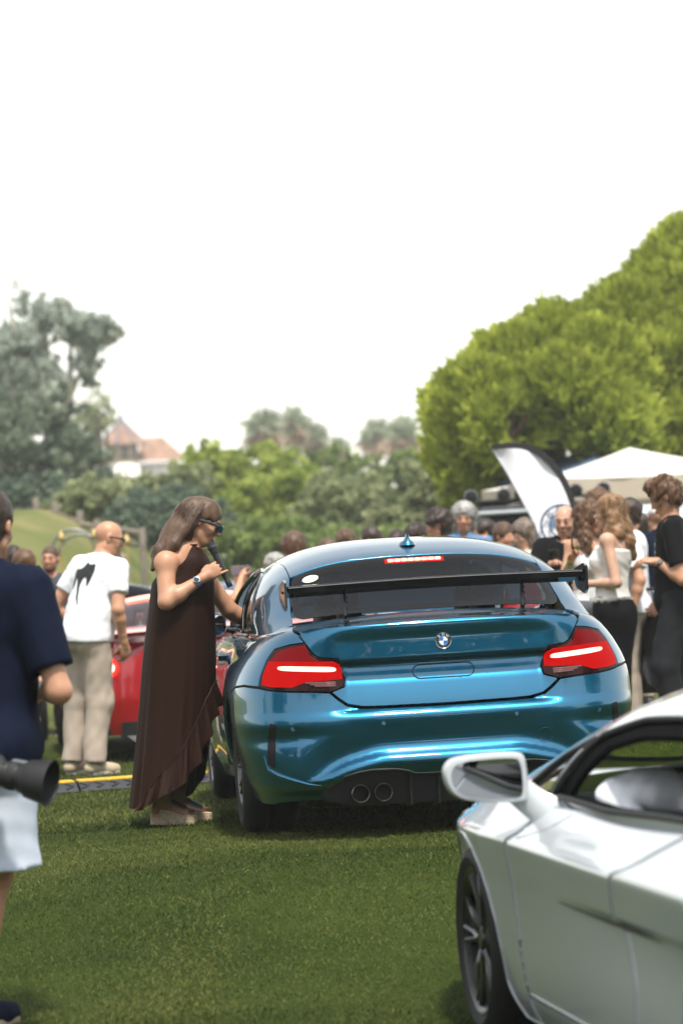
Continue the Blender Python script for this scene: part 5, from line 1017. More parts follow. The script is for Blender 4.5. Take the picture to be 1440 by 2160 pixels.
# ================================================================ people: bodies grown as one smooth surface
class Field:
    """blended solid sampled on a grid and skinned to one continuous mesh"""
    def __init__(s): s.ops = []
    def cap(s, a, b, r1, r2=None, k=.02, op='u', sq=None): s.ops.append(('c', np.array(a, float), np.array(b, float), r1, r1 if r2 is None else r2, k, op, sq)); return s
    def ell(s, c, r, M=None, k=.02, op='u'): s.ops.append(('e', np.array(c, float), np.array(np.broadcast_to(r, (3,)), float), np.eye(3) if M is None else np.array(M), k, op)); return s
    def cut(s, o, n, k=.004, box=None): s.ops.append(('p', np.array(o, float), np.array(n, float)/np.linalg.norm(n), k, box)); return s
    def mesh(s, vox, disp=None, seed=0):
        lo, hi = np.full(3, 9.), np.full(3, -9.)
        for q in s.ops:
            if q[0] == 'c' and q[6] == 'u': r = max(q[3], q[4]); lo = np.minimum(lo, np.minimum(q[1], q[2])-r); hi = np.maximum(hi, np.maximum(q[1], q[2])+r)
            if q[0] == 'e' and q[5] == 'u': r = np.sqrt(((q[3]*q[2][None])**2).sum(1)); lo = np.minimum(lo, q[1]-r); hi = np.maximum(hi, q[1]+r)
        lo -= vox*3+.01; hi += vox*3+.01; n = np.ceil((hi-lo)/vox).astype(int)+1; ax = [lo[i]+vox*np.arange(n[i]) for i in range(3)]; Fd = np.full(n, .5, np.float32)
        for q in s.ops:
            if q[0] == 'p':
                o, nn, k, bx = q[1:]; sl = [slice(0, m) for m in n]
                if bx is not None: sl = [slice(max(0, int((bx[0][i]-lo[i])/vox)), max(0, min(n[i], int((bx[1][i]-lo[i])/vox)+1))) for i in range(3)]
                X, Y, Z = np.meshgrid(*[ax[i][sl[i]] for i in range(3)], indexing='ij', sparse=True); d = (X-o[0])*nn[0]+(Y-o[1])*nn[1]+(Z-o[2])*nn[2]; sub = Fd[tuple(sl)]; Fd[tuple(sl)] = np.maximum(sub, d); continue
            if q[0] == 'c': a, b, r1, r2, k, op, sq = q[1:]; m = max(r1, r2)+k+vox*3; l_, h_ = np.minimum(a, b)-m, np.maximum(a, b)+m
            else: c, r, M, k, op = q[1:]; m = np.sqrt(((M*r[None])**2).sum(1))+k+vox*3; l_, h_ = c-m, c+m
            sl = [slice(max(0, int((l_[i]-lo[i])/vox)), max(0, min(n[i], int((h_[i]-lo[i])/vox)+2))) for i in range(3)]
            X, Y, Z = np.meshgrid(*[ax[i][sl[i]].astype(np.float32) for i in range(3)], indexing='ij', sparse=True)
            if q[0] == 'c':
                ba = b-a; L = float(ba@ba)+1e-12; t = np.clip(((X-a[0])*ba[0]+(Y-a[1])*ba[1]+(Z-a[2])*ba[2])/L, 0, 1)
                d = np.sqrt((X-a[0]-t*ba[0])**2+(Y-a[1]-t*ba[1])**2+(Z-a[2]-t*ba[2])**2)-(r1+(r2-r1)*t)
                if sq is not None: d = np.maximum(d, (X-b[0])*sq[0]+(Y-b[1])*sq[1]+(Z-b[2])*sq[2])
            else:
                P = [(X-c[0])*M[0, i]+(Y-c[1])*M[1, i]+(Z-c[2])*M[2, i] for i in range(3)]
                k0 = np.sqrt(sum((P[i]/r[i])**2 for i in range(3))); k1 = np.sqrt(sum((P[i]/r[i]**2)**2 for i in range(3))); d = k0*(k0-1)/(k1+1e-9)
            sub = Fd[tuple(sl)]
            if op == 'u': h = np.clip(.5+.5*(sub-d)/k, 0, 1); Fd[tuple(sl)] = sub*(1-h)+d*h-k*h*(1-h)
            else: d = -d; h = np.clip(.5-.5*(sub-d)/k, 0, 1); Fd[tuple(sl)] = sub*(1-h)+d*h+k*h*(1-h)
        I = Fd < 0
        e = I[:-1, :-1, :-1]; cnt = np.zeros(e.shape, np.int8)
        for i in (0, 1):
            for j in (0, 1):
                for k in (0, 1): cnt += I[i:n[0]-1+i, j:n[1]-1+j, k:n[2]-1+k]
        act = np.argwhere((cnt > 0) & (cnt < 8)); idm = np.full(e.shape, -1, np.int32); idm[tuple(act.T)] = np.arange(len(act))
        acc = np.zeros((len(act), 3)); num = np.zeros(len(act)); g = lambda o: Fd[act[:, 0]+o[0], act[:, 1]+o[1], act[:, 2]+o[2]]
        cs = [(i, j, k) for i in (0, 1) for j in (0, 1) for k in (0, 1)]; val = {c: g(c) for c in cs}
        for c in cs:
            for x in range(3):
                if c[x] == 0:
                    c2 = list(c); c2[x] = 1; c2 = tuple(c2); f0, f1 = val[c], val[c2]; w = (f0 < 0) != (f1 < 0); t = np.where(w, f0/(f0-f1+1e-12), 0); p = np.tile(np.array(c, float), (len(act), 1)); p[:, x] += t; acc += p*w[:, None]; num += w
        V = lo+vox*(act+acc/num[:, None]); Q = []
        for x in range(3):
            y, z = (x+1) % 3, (x+2) % 3; s0 = [slice(None)]*3; s1 = [slice(None)]*3; s0[x] = slice(0, -1); s1[x] = slice(1, None); A, B = I[tuple(s0)], I[tuple(s1)]
            E = np.argwhere(A != B); E = E[(E[:, y] > 0) & (E[:, z] > 0) & (E[:, y] < n[y]-1) & (E[:, z] < n[z]-1)]
            fl = A[tuple(E.T)]; C = []
            for dy, dz in ((-1, -1), (0, -1), (0, 0), (-1, 0)): c = E.copy(); c[:, y] += dy; c[:, z] += dz; C.append(idm[tuple(c.T)])
            q = np.stack(C, 1); q[~fl] = q[~fl][:, ::-1]; Q.append(q)
        Q = np.vstack(Q); Q = Q[(Q >= 0).all(1)]
        if disp is not None:
            Nn = np.zeros_like(V); f = np.cross(V[Q[:, 1]]-V[Q[:, 0]], V[Q[:, 2]]-V[Q[:, 0]])
            for i in range(4): np.add.at(Nn, Q[:, i], f)
            Nn /= np.linalg.norm(Nn, axis=1, keepdims=True)+1e-12; V = V+Nn*disp(V)[:, None]
        return V, Q
def rot(yaw=0, pitch=0, roll=0):
    """yaw left +, pitch down +, roll towards own right +; the frame faces +y"""
    return np.array(Matrix.Rotation(R(yaw), 3, 'Z')@Matrix.Rotation(R(-pitch), 3, 'X')@Matrix.Rotation(R(roll), 3, 'Y'))
SKIN = {'tan': (.47, .245, .15), 'fair': (.54, .32, .225), 'brown': (.34, .17, .10), 'pink': (.52, .29, .20)}
def skin(n): return mat('skin_'+n, SKIN[n], .45, noise=.10, nscale=18, bump=.12, bscale=160, spec=.4, sss=.12)
def hairmat(n, c, c2=None): return mat('hair_'+n, c, .42, noise=.5, nscale=9, bump=.9, bscale=46, stretch=(3, 3, .5), col2=c2, spec=.35)
HAIR = dict(dark=((.018, .011, .008), (.045, .026, .017)), brown=((.050, .026, .015), (.13, .075, .043)), grey=((.42, .41, .39), (.20, .19, .18)), blond=((.30, .17, .08), (.14, .075, .035)), curlbrown=((.15, .075, .035), (.055, .027, .014)), greybrown=((.17, .13, .10), (.09, .065, .05)))
def hm_(n): return hairmat(n, *HAIR[n])
def head_prims(F, c, M, fem=False, fat=0., s=1.):
    P = lambda x, y, z: c+M@(np.array([x, y, z])*s); k = .018*s; w = 1+fat
    F.ell(P(0, -.014, .030), np.array([.074, .094, .086])*s, M, k=.01)
    F.ell(P(0, .022, -.028), np.array([.060*w, .066, .080])*s, M, k=.03); F.ell(P(0, .052, -.086), np.array([.027*w, .026, .022])*s, M, k=.03)
    for sx in (-1, 1):
        F.cap(P(sx*.050*w, -.01, -.055), P(sx*.020, .052, -.088), .020*s*w, .016*s, k=.025)
        F.ell(P(sx*.036, .064, -.022), np.array([.022*w, .018, .020])*s, M, k=.02)
        F.cap(P(sx*.012, .080, .028), P(sx*.044, .066, .026), .009*s, .008*s, k=.014)
        F.ell(P(sx*.030, .094, .008), np.array([.013, .013, .009])*s, M, k=.010, op='s')
        F.ell(P(sx*.080, -.010, .0), np.array([.009, .020, .031])*s, M@rot(sx*18), k=.008); F.ell(P(sx*.088, -.004, .003), np.array([.006, .011, .018])*s, M, k=.005, op='s')
        F.ell(P(sx*.030, .077, .007), np.array([.013, .011, .0095])*s, M, k=.004)
    F.cap(P(0, .083, .014), P(0, .105, -.022), .0075*s, .0105*s, k=.014); F.ell(P(0, .096, -.028), np.array([.016, .011, .009])*s, M, k=.008)
    F.ell(P(0, .082, -.056), np.array([.023, .011, .008])*s, M, k=.006); F.ell(P(0, .079, -.067), np.array([.020, .011, .0075])*s, M, k=.006); F.cap(P(-.02, .095, -.0615), P(.02, .095, -.0615), .0022, k=.004, op='s')
    return P
def hand_prims(F, w, d, nrm, curl=40., thumb=1, s=1., spread=6., fing=None, tcurl=30, tv=(.62, .62, .45)):
    """w wrist, d finger direction, nrm palm normal, thumb = side sign along cross(d, nrm)"""
    d = np.array(d, float); d /= np.linalg.norm(d); nrm = np.array(nrm, float); nrm -= d*(d@nrm); nrm /= np.linalg.norm(nrm); sd = np.cross(d, nrm)*thumb
    M = np.stack([sd, d, nrm], 1)
    F.cap(w, w+d*.03*s, .024*s, .024*s, k=.02); F.ell(w+d*.055*s, np.array([.040, .052, .017])*s, M, k=.018)
    for i, (off, L, r) in enumerate(((.030, .078, .0088), (.010, .086, .0092), (-.011, .079, .0088), (-.030, .062, .0078))):
        c_ = fing[i] if fing is not None else curl; b = w+d*(.092-.006*abs(i-1))*s+sd*off*s; q = b; dd = d*math.cos(R(spread*(1.2-i)))+sd*math.sin(R(spread*(1.2-i))); a0 = 0
        F.cap(w+d*.05*s+sd*off*.8*s, b, .011*s, r*1.12*s, k=.012)
        for j, f in enumerate((.46, .31, .23)):
            a0 += c_*(.9, 1.1, .8)[j]; v = dd*math.cos(R(a0))+nrm*math.sin(R(a0)); e = q+v*L*f*s; F.cap(q, e, r*s*(1-.08*j), r*s*(1-.08*(j+1)), k=.004); q = e
    b = w+d*.028*s+sd*.030*s+nrm*.006*s; v = d*tv[0]+sd*tv[1]+nrm*tv[2]; v /= np.linalg.norm(v); m = b+v*.042*s; F.cap(b, m, .0145*s, .0105*s, k=.012); v2 = v*math.cos(R(tcurl))+(d*.5-sd*.35+nrm*.5)*math.sin(R(tcurl)); v2 /= np.linalg.norm(v2); F.cap(m, m+v2*.034*s, .0105*s, .008*s, k=.005)
def join(parts):
    V, Q, o = [], [], 0
    for v, q in parts: V.append(v); Q.append(q+o); o += len(v)
    return np.vstack(V), np.vstack(Q)
TILT = .060                      # the fairway falls sideways; people stand upright on it
def PR(rz): return np.array(Matrix.Rotation(TILT, 3, 'Y')@Matrix.Rotation(rz, 3, 'Z'))
def person(label, loc, rz, h=1.75, fem=False, skin_='tan', pose=None, lean=(0, 0), head=(0, 0, 0), hands=None, top=None, bottom=None, hair=None, shoes=None, vox=.012, face=True, fat=0., group=None, legs=True, beard=None, tor=1., armr=1., shift=(0, 0, 0)):
    """standing figure; joints in metres for a 1.75 m body facing +y, scaled to h"""
    root = empty('person', loc, 0, label=label, cat='person', group=group); root.rotation_euler = Matrix(PR(rz)).to_euler(); sc = h/1.75; root.scale = (sc, sc, sc); inf = fat*.05
    SH_ = np.array(shift, float); U = lambda p: SH_+np.array([0, 0, .95])+rot(lean[1] if len(lean) > 2 else 0, lean[0], lean[1])@(np.array(p, float)-np.array([0, 0, .95])); MU = rot(lean[1] if len(lean) > 2 else 0, lean[0], lean[1])
    sh = .160 if fem else .180
    J = {'nk': U((0, -.015, 1.475)), 'hd': U((0, .022, 1.628))}
    for s_, n in ((1, 'r'), (-1, 'l')):
        J['sh'+n] = U((s_*sh, -.012, 1.425)); J['el'+n] = U((s_*(sh+.06), -.03, 1.13)); J['wr'+n] = U((s_*(sh+.06), .07, .89)); J['hp'+n] = np.array([s_*.085, -.005, .93]); J['kn'+n] = np.array([s_*.095, .015, .50]); J['an'+n] = np.array([s_*.10, -.03, .085]); J['to'+n] = np.array([s_*.125, .13, .030])
    for k_, v in (pose or {}).items(): J[k_] = np.array(v, float)
    MH = rot(*head); F = Field(); k = .03
    def torso(G, i=0., kk=.05):
        G.ell(U((0, -.008, 1.33)), np.array([(.150 if fem else .168)*(1+tor)/2, .105, .165])+i+inf, MU, k=kk); G.ell(U((0, -.02, 1.415)), np.array([sh*.92*tor, .075*(1+tor)/2, .062])+i, MU, k=kk)
        G.ell(U((0, .005, 1.12)), np.array([.122 if fem else .148, .098, .15])+i+inf*1.4, MU, k=kk); G.ell(SH_+np.array([0, -.008, .955]), np.array([.165 if fem else .158, .115, .115])+i+inf, k=kk)
        if fat: G.ell(U((0, .06, 1.10)), np.array([.15, .12, .13])+i+inf, MU, k=kk)
        for s_ in (-1, 1):
            G.ell(SH_+np.array([s_*.075, -.05, .90]), .085+i, k=kk)
            if fem: G.ell(U((s_*.070, .075, 1.275)), np.array([.06, .058, .058])+i, MU, k=.04)
    torso(F)
    F.cap(J['nk']-np.array([0, 0, .02]), J['hd']+MH@np.array([0, -.02, -.06]), .060 if not fem else .052, .052 if not fem else .046, k=.03)
    hs = 1.0 if not fem else .97
    P = head_prims(F, J['hd'], MH, fem, fat*.25, hs)
    for n in 'rl':
        F.cap(J['nk']+np.array([0, 0, -.035]), J['sh'+n]+np.array([0, 0, .012]), .05 if not fem else .042, .040 if not fem else .034, k=.045)
        F.ell(J['sh'+n], .056+inf*.5 if not fem else .047*armr, k=.04); F.cap(J['sh'+n], J['el'+n], (.050 if not fem else .043*armr)+inf*.4, (.040 if not fem else .036*armr)+inf*.3, k=.03)
        m = J['el'+n]*.7+J['wr'+n]*.3; F.cap(J['el'+n], m, .039 if not fem else .035*armr, .041 if not fem else .036*armr, k=.02); F.cap(m, J['wr'+n], .040 if not fem else .035*armr, .026 if not fem else .023, k=.02)
        if legs:
            F.cap(J['hp'+n], J['kn'+n], .088, .055, k=.04); F.cap(J['kn'+n], J['an'+n], .052, .036, k=.02); F.ell(J['kn'+n]*.66+J['an'+n]*.34+np.array([0, -.02, 0]), (.048, .048, .09), k=.03)
            F.cap(J['an'+n], J['to'+n], .036, .028, k=.03); F.ell(J['an'+n]+np.array([0, -.02, -.045]), .035, k=.02)
    parts = []; H = hands or {}
    if vox > .0095 and not H:
        for n, s_ in (('r', 1), ('l', -1)): hand_prims(F, J['wr'+n], J['wr'+n]-J['el'+n], (-s_, .3, 0), 28, -1)
    parts.append(F.mesh(vox))
    for n, s_ in (('r', 1), ('l', -1)):
        if vox > .0095 and not H: break
        q = H.get(n, {}); G = Field(); d = q.get('d', J['wr'+n]-J['el'+n]); G.cap(J['wr'+n]-(J['wr'+n]-J['el'+n])*.25, J['wr'+n], .0325 if not fem else .028, .026 if not fem else .0235)
        hand_prims(G, J['wr'+n], d, q.get('n', (-s_, .3, 0)), q.get('curl', 25), q.get('thumb', -1 if n == 'r' else -1), q.get('s', .95 if fem else 1.04), q.get('spread', 5), q.get('fing'), q.get('tcurl', 30), q.get('tv', (.62, .62, .45))); parts.append(G.mesh(.0048))
    V, Q = join(parts); sk = skin(skin_); body = obj('body', npmesh(V, Q), sk, root)
    if face:
        for sx in (-1, 1):
            k_ = MB(); k_.lathe([(.0, .0115), (.0055, .010), (.0095, .006), (.0115, 0), (.0095, -.006), (0, -.0115)], P(sx*.030, .0785, .008), n=14, M=MH@np.array(MY)); ey = k_.build('eye', mat('eye_white', (.36, .31, .28), .3), body)
            k_ = MB(); k_.lathe([(.0, -.0124), (.0048, -.0117), (.0068, -.0098)], P(sx*.030, .0785, .008), n=12, M=MH@np.array(MY)@np.diag([1, 1, -1])); k_.build('iris', mat('iris', (.03, .018, .01), .15), ey)
            k_ = MB(); k_.tube([P(sx*.012, .090, .030), P(sx*.028, .088, .036), P(sx*.048, .071, .029)], [.004, .0045, .0025], n=6, flat=(.7, 1)); k_.build('eyebrow', hm_(hair['col']) if hair else mat('brow', (.12, .08, .06), .7), body)
            k_ = MB(); k_.tube([P(sx*.017, .0885, .0125), P(sx*.030, .0915, .0155), P(sx*.043, .083, .012)], .0026, n=5); k_.build('eyelid', mat('lash', (.20, .10, .07), .6), body)
        k_ = MB(); k_.tube([P(-.025, .079, -.061), P(-.010, .0935, -.0575), P(0, .0945, -.059), P(.010, .0935, -.0575), P(.025, .079, -.061)], [.002, .0048, .0045, .0048, .002], n=6); k_.tube([P(-.022, .079, -.0635), P(0, .0925, -.069), P(.022, .079, -.0635)], [.002, .0062, .002], n=6); k_.build('lips', mat('lips_'+('f' if fem else 'm'), (.40, .11, .09) if fem else (.36, .15, .11), .4), body)
    if beard:
        G = Field(); G.ell(P(0, .040, -.075), np.array([.060, .062, .050]), MH, k=.01); G.cap(P(-.06, .0, -.04), P(-.065, -.005, .0), .016); G.cap(P(.06, .0, -.04), P(.065, -.005, .0), .016)
        G.ell(P(0, .098, -.062), (.026, .03, .014), MH, k=.006, op='s'); v, q = G.mesh(.009, lambda p: .002*wav(p, 180, 3)); obj('beard', npmesh(v, q), hm_(beard), body)
    def rnd(a, seed, kf=26, z=.35): return lambda p: a*wav(p*np.array([1, 1, z]), kf, seed)+a*.35*wav(p, kf*2.7, seed+1)
    sd = abs(hash(label)) % 1000 if False else sum(map(ord, label)) % 997
    if top:
        G = Field(); i = top.get('inf', .014); torso(G, i, .06)
        if top.get('boxy', 1) and not fem: G.ell(SH_+np.array([0, -.012, .93]), np.array([.185, .150, .13])+inf*1.2+(i-.014), k=.05); G.ell(U((0, -.005, 1.10)), np.array([.165, .122, .22])+inf*1.3, MU, k=.06)
        hem = top.get('hem', .90); sl = top.get('sleeve', .55)
        if sl:
            for n in 'rl':
                a, b = J['sh'+n], J['el'+n]; wv = top.get('wide', .012)
                if sl <= 1: e = a+(b-a)*sl; dr = (b-a)/np.linalg.norm(b-a); G.cap(a, e, .060+i*.6+inf*.4, .050+wv+inf*.4, k=.045, sq=dr)
                else: G.cap(a, b, .060+i*.6, .052, k=.045); e = b+(J['wr'+n]-b)*(sl-1); G.cap(b, e, .052, .040, k=.03)
        elif not top.get('strap'): 
            for n in 'rl': G.ell(J['sh'+n]*.8+J['nk']*.2, .05, k=.04)
        nk = J['nk']+MU@np.array([0, .035, .018]); G.ell(nk, np.array(top.get('neck', (.066, .078, .055))), MU, k=.012, op='s')
        if top.get('strap'):   # bare shoulders: cut above the bust, keep straps
            G.cut(U((0, 0, top['strap'])), MU@np.array([0, -.12, 1.]))
        G.cut(np.array([0, 0, hem]), (0, top.get('tilt', 0), -1)); v, q = G.mesh(max(vox, .010), rnd(top.get('fold', .0045), sd))
        tp = obj(top.get('name', 't_shirt'), npmesh(v, q), top['m'], root)
        if top.get('strap'):
            for s_ in (-1, 1): k_ = MB(); k_.tube([U((s_*.085, .118, top['strap']-.03)), U((s_*.095, .075, 1.40)), U((s_*.105, .0, 1.467)), U((s_*.095, -.085, 1.40)), U((s_*.08, -.115, top['strap']-.02))], .007, n=6, flat=(1, .5)); k_.build('strap', top['m'], tp)
        if top.get('collar'):
            k_ = MB(); th = np.linspace(.35, 2*math.pi-.35, 22); c0 = J['nk']+MU@np.array([0, .008, .02])
            for a0, b0 in ((.070, .0), ): 
                V_ = []
                for t in th:
                    o_ = np.array([math.sin(t), math.cos(t), 0])
                    V_ += [c0+MU@(o_*np.array([.066, .070, 0])+np.array([0, 0, .030-.016*math.cos(t)])), c0+MU@(o_*np.array([.088, .092, 0])+np.array([0, 0, -.008-.028*max(0, math.cos(t))]))]
                k_.add(V_, [(2*j, 2*j+1, 2*j+3, 2*j+2) for j in range(len(th)-1)])
            k_.build('collar', top.get('cm', top['m']), tp)
    if bottom:
        G = Field(); i = bottom.get('inf', .016); wd_ = bottom.get('wide', 1.); end = bottom.get('end', 1.); kind = bottom.get('kind', 'trousers')
        G.ell((0, -.005, .965), np.array([.162, .12, .10])+i*.5+inf, k=.05)
        for s_ in (-1, 1): G.ell((s_*.075, -.05, .90), .085+i*.7, k=.05)
        if kind == 'skirt':
            for z, rx, ry, yy in bottom['prof']: G.ell((0, yy, z), (rx, ry, .16), k=.08)
            G.cut((0, 0, bottom['hem']), (0, 0, -1))
        else:
            for n in 'rl':
                a, b, c = J['hp'+n], J['kn'+n], J['an'+n]
                if end <= .5: e = a+(b-a)*end*2; dr = (b-a)/np.linalg.norm(b-a); G.cap(a, e, .100+i*.3, .088*wd_+i*.6, k=.04, sq=dr)
                else: G.cap(a, b, .096+i*.3, .066*wd_+i*.5, k=.04); e = b+(c-b)*(end*2-1); dr = (c-b)/np.linalg.norm(c-b); G.cap(b, e, .064*wd_+i*.5, .056*wd_+i*.4, k=.03, sq=dr)
        G.cut((0, 0, bottom.get('waist', 1.03)), (0, 0, 1)); v, q = G.mesh(max(vox, .010), rnd(bottom.get('fold', .006), sd+5, 20, 1.0)); obj(bottom.get('name', kind), npmesh(v, q), bottom['m'], root)
    if hair:
        G = Field(); st = hair['st']; k_ = .02; lift = hair.get('lift', .012); cm = hm_(hair['col'])
        if st in ('short', 'buzz', 'curly', 'long', 'tail', 'bob'):
            G.ell(P(0, -.020, .038), np.array([.076, .094, .086])*hs+lift, MH, k=k_); G.ell(P(0, -.045, -.02), np.array([.066, .062, .06])*hs+lift*.7, MH, k=k_)
            G.ell(P(0, .125, -.035), np.array([.085, .090, .095])*hs, MH, k=.012, op='s')
            for sx in (-1, 1):
                if st not in ('long', 'bob'): G.ell(P(sx*.09, .03, -.04), np.array([.03, .05, .055]), MH, k=.01, op='s'); G.ell(P(sx*.09, -.01, -.005), np.array([.02, .022, .034]), MH, k=.006, op='s')
        if hair.get('swept'):
            for sx in (-1, 1): G.ell(P(sx*.085, .050, -.055), np.array([.055, .062, .085]), MH, k=.012, op='s')
        if hair.get('quiff'): G.ell(P(0, .05, .112), np.array([.066, .055, .036]), MH, k=.03); G.ell(P(0, -.02, .125), np.array([.07, .07, .03]), MH, k=.03)
        for a, b, r1, r2 in hair.get('locks', []): G.cap(P(*a), P(*b), r1, r2, k=.02)
        am = hair.get('amp', .005); kf = hair.get('kf', 70); v, q = G.mesh(hair.get('vox', max(.008, min(vox, .010))), lambda p: am*wav(p, kf, sd)+am*.6*wav(p, kf*2.1, sd+1)); ho = obj('hair', npmesh(v, q), cm, body)
        if hair.get('strands'):   # loose strands and curls standing off the mass
            r_ = np.random.default_rng(sd); k2 = MB(); cen = J['hd']; ok_ = np.where(((v-cen)@MH)[:, 1] < hair.get('fmax', .06)-.9*np.maximum(0, -((v-cen)@MH)[:, 2]-.05))[0]; idx = r_.choice(ok_, hair['strands'])
            for i_ in idx:
                p = v[i_]; n_ = p-cen; n_ /= np.linalg.norm(n_); dn = np.array(hair.get('flow', (0, -.2, -1.)), float); dn = dn-n_*(dn@n_)*.9; dn /= np.linalg.norm(dn)+1e-9; L_ = hair.get('slen', .05)*(.5+r_.random()); w_ = r_.normal(size=3)*hair.get('curl', .25)
                k2.tube([p-n_*.006, p+dn*L_*.4+n_*(.003-(L_*.4)**2*3.2)+w_*L_*.2, p+dn*L_*.75+n_*(.002-(L_*.75)**2*3.2)-w_*L_*.15, p+dn*L_-n_*L_**2*3.2+w_*L_*.3], [.0015, .0015, .0012, .0004], n=4, cap=False)
            k2.build('hair_strands', cm, ho, kind='stuff')
    if legs and shoes:
        for n in 'rl':
            a, t_ = J['an'+n], J['to'+n]; d = t_-a; d[2] = 0; d /= np.linalg.norm(d); G = Field(); z0 = a[2]-.085; hl = a-d*.035; tip = a+d*.185; rp = shoes.get('rise', .0)
            G.cap((hl[0], hl[1], z0+.045), (a[0], a[1], z0+.06), .040, .044, k=.02); G.cap((a[0], a[1], z0+.055), (tip[0], tip[1], z0+.038), .046, .036, k=.03); side_ = np.cross(d, [0, 0, 1.]); G.ell(np.array([*(a+d*.13)[:2], z0+.035]), (.048, .048, .035), k=.03)
            G.cut((0, 0, z0+.012), (0, 0, -1)); v, q = G.mesh(.0085); s_o = obj('shoe', npmesh(v, q), shoes['m'], root)
            k2 = MB(); out = [(-.045, .0), (-.035, .036), (.02, .043), (.09, .046), (.14, .052), (.19, .042), (.222, .0), (.20, -.036), (.14, -.046), (.02, -.04), (-.035, -.034)]; out = smooth_poly(out, 1)
            k2.prism([(p[0], p[1]) for p in out], 0, .026, M=np.stack([d, -side_, [0, 0, 1]], 1), o=(a[0], a[1], z0)); k2.build('sole', shoes['sole'], s_o)
            if shoes.get('laces'):
                for i_ in range(4): c = a+d*(.06+.022*i_); k2 = MB(); k2.tube([c+side_*.026+np.array([0, 0, -.012-.006*i_-.0]), c+np.array([0, 0, .014-.008*i_]), c-side_*.026+np.array([0, 0, -.012-.006*i_])], .0045, n=5); k2.build('lace', shoes.get('lm', shoes['sole']), s_o)
    root['_J'] = 0; del root['_J']
    return root, J, P, MH, body
def wband(name, J, n, m, parent, r=.030, w=.016, t=.16, face=None, fm=None):
    """watch or wrist band around the forearm"""
    a, b = J['wr'+n], J['el'+n]; d = (b-a)/np.linalg.norm(b-a); c = a+d*.035*(t/.16); k = MB(); u = np.cross(d, [0, 0, 1.]); u /= np.linalg.norm(u); v = np.cross(d, u); M = np.stack([u, v, d], 1)
    k.lathe([(r, -w/2), (r+.004, -w/2), (r+.004, w/2), (r, w/2), (r, -w/2)], c, M=M, n=24); o = k.build(name, m, parent)
    if face is not None:
        f = np.array(face, float); f -= d*(f@d); f /= np.linalg.norm(f); M2 = np.stack([np.cross(d, f), d, f], 1); k = MB(); k.lathe([(0, .010), (.015, .010), (.019, .008), (.019, 0), (.0, 0)], c+f*r, M=M2, n=24); ca = k.build('watch_case', m, o)
        k = MB(); k.lathe([(0, .0108), (.014, .0108)], c+f*r, M=M2, n=20); k.build('dial', fm or TRIM, ca)
    return o
WHT = mat('white_cotton', (.74, .75, .78), .85, spec=.12, bump=.2, bscale=300); BLK = mat('black_cotton', (.006, .006, .007), .85, spec=.12, bump=.2, bscale=250); NVY = mat('navy_cotton', (.0028, .0060, .020), .8, spec=.12, bump=.3, bscale=320)
BEI = mat('beige_cotton', (.40, .33, .27), .85, spec=.12, noise=.08, nscale=6, bump=.2, bscale=250); JEAN = mat('dark_denim', (.015, .016, .019), .85, spec=.12, noise=.2, nscale=9, bump=.2, bscale=300); LBL = mat('pale_blue_cotton', (.60, .66, .77), .85, spec=.12, noise=.04, nscale=8, bump=.25, bscale=260)
TAN = mat('tan_leather', (.36, .17, .06), .6); SOLE = mat('white_sole', (.62, .58, .52), .6); SNK = mat('white_leather', (.66, .68, .70), .5); BLSH = mat('black_shoe', (.015, .015, .016), .5); BSHIRT = mat('blue_cotton', (.10, .20, .36), .8, spec=.12); GREYC = mat('grey_cotton', (.10, .11, .12), .85, spec=.12)
STEEL = mat('watch_steel', (.62, .63, .65), .2, 1); LIME = mat('lime_band', (.25, .62, .10), .5)
def hold(p, name, label, cat, mb, m, **k): return mb.build(name, m, None, label=label, cat=cat, **k)
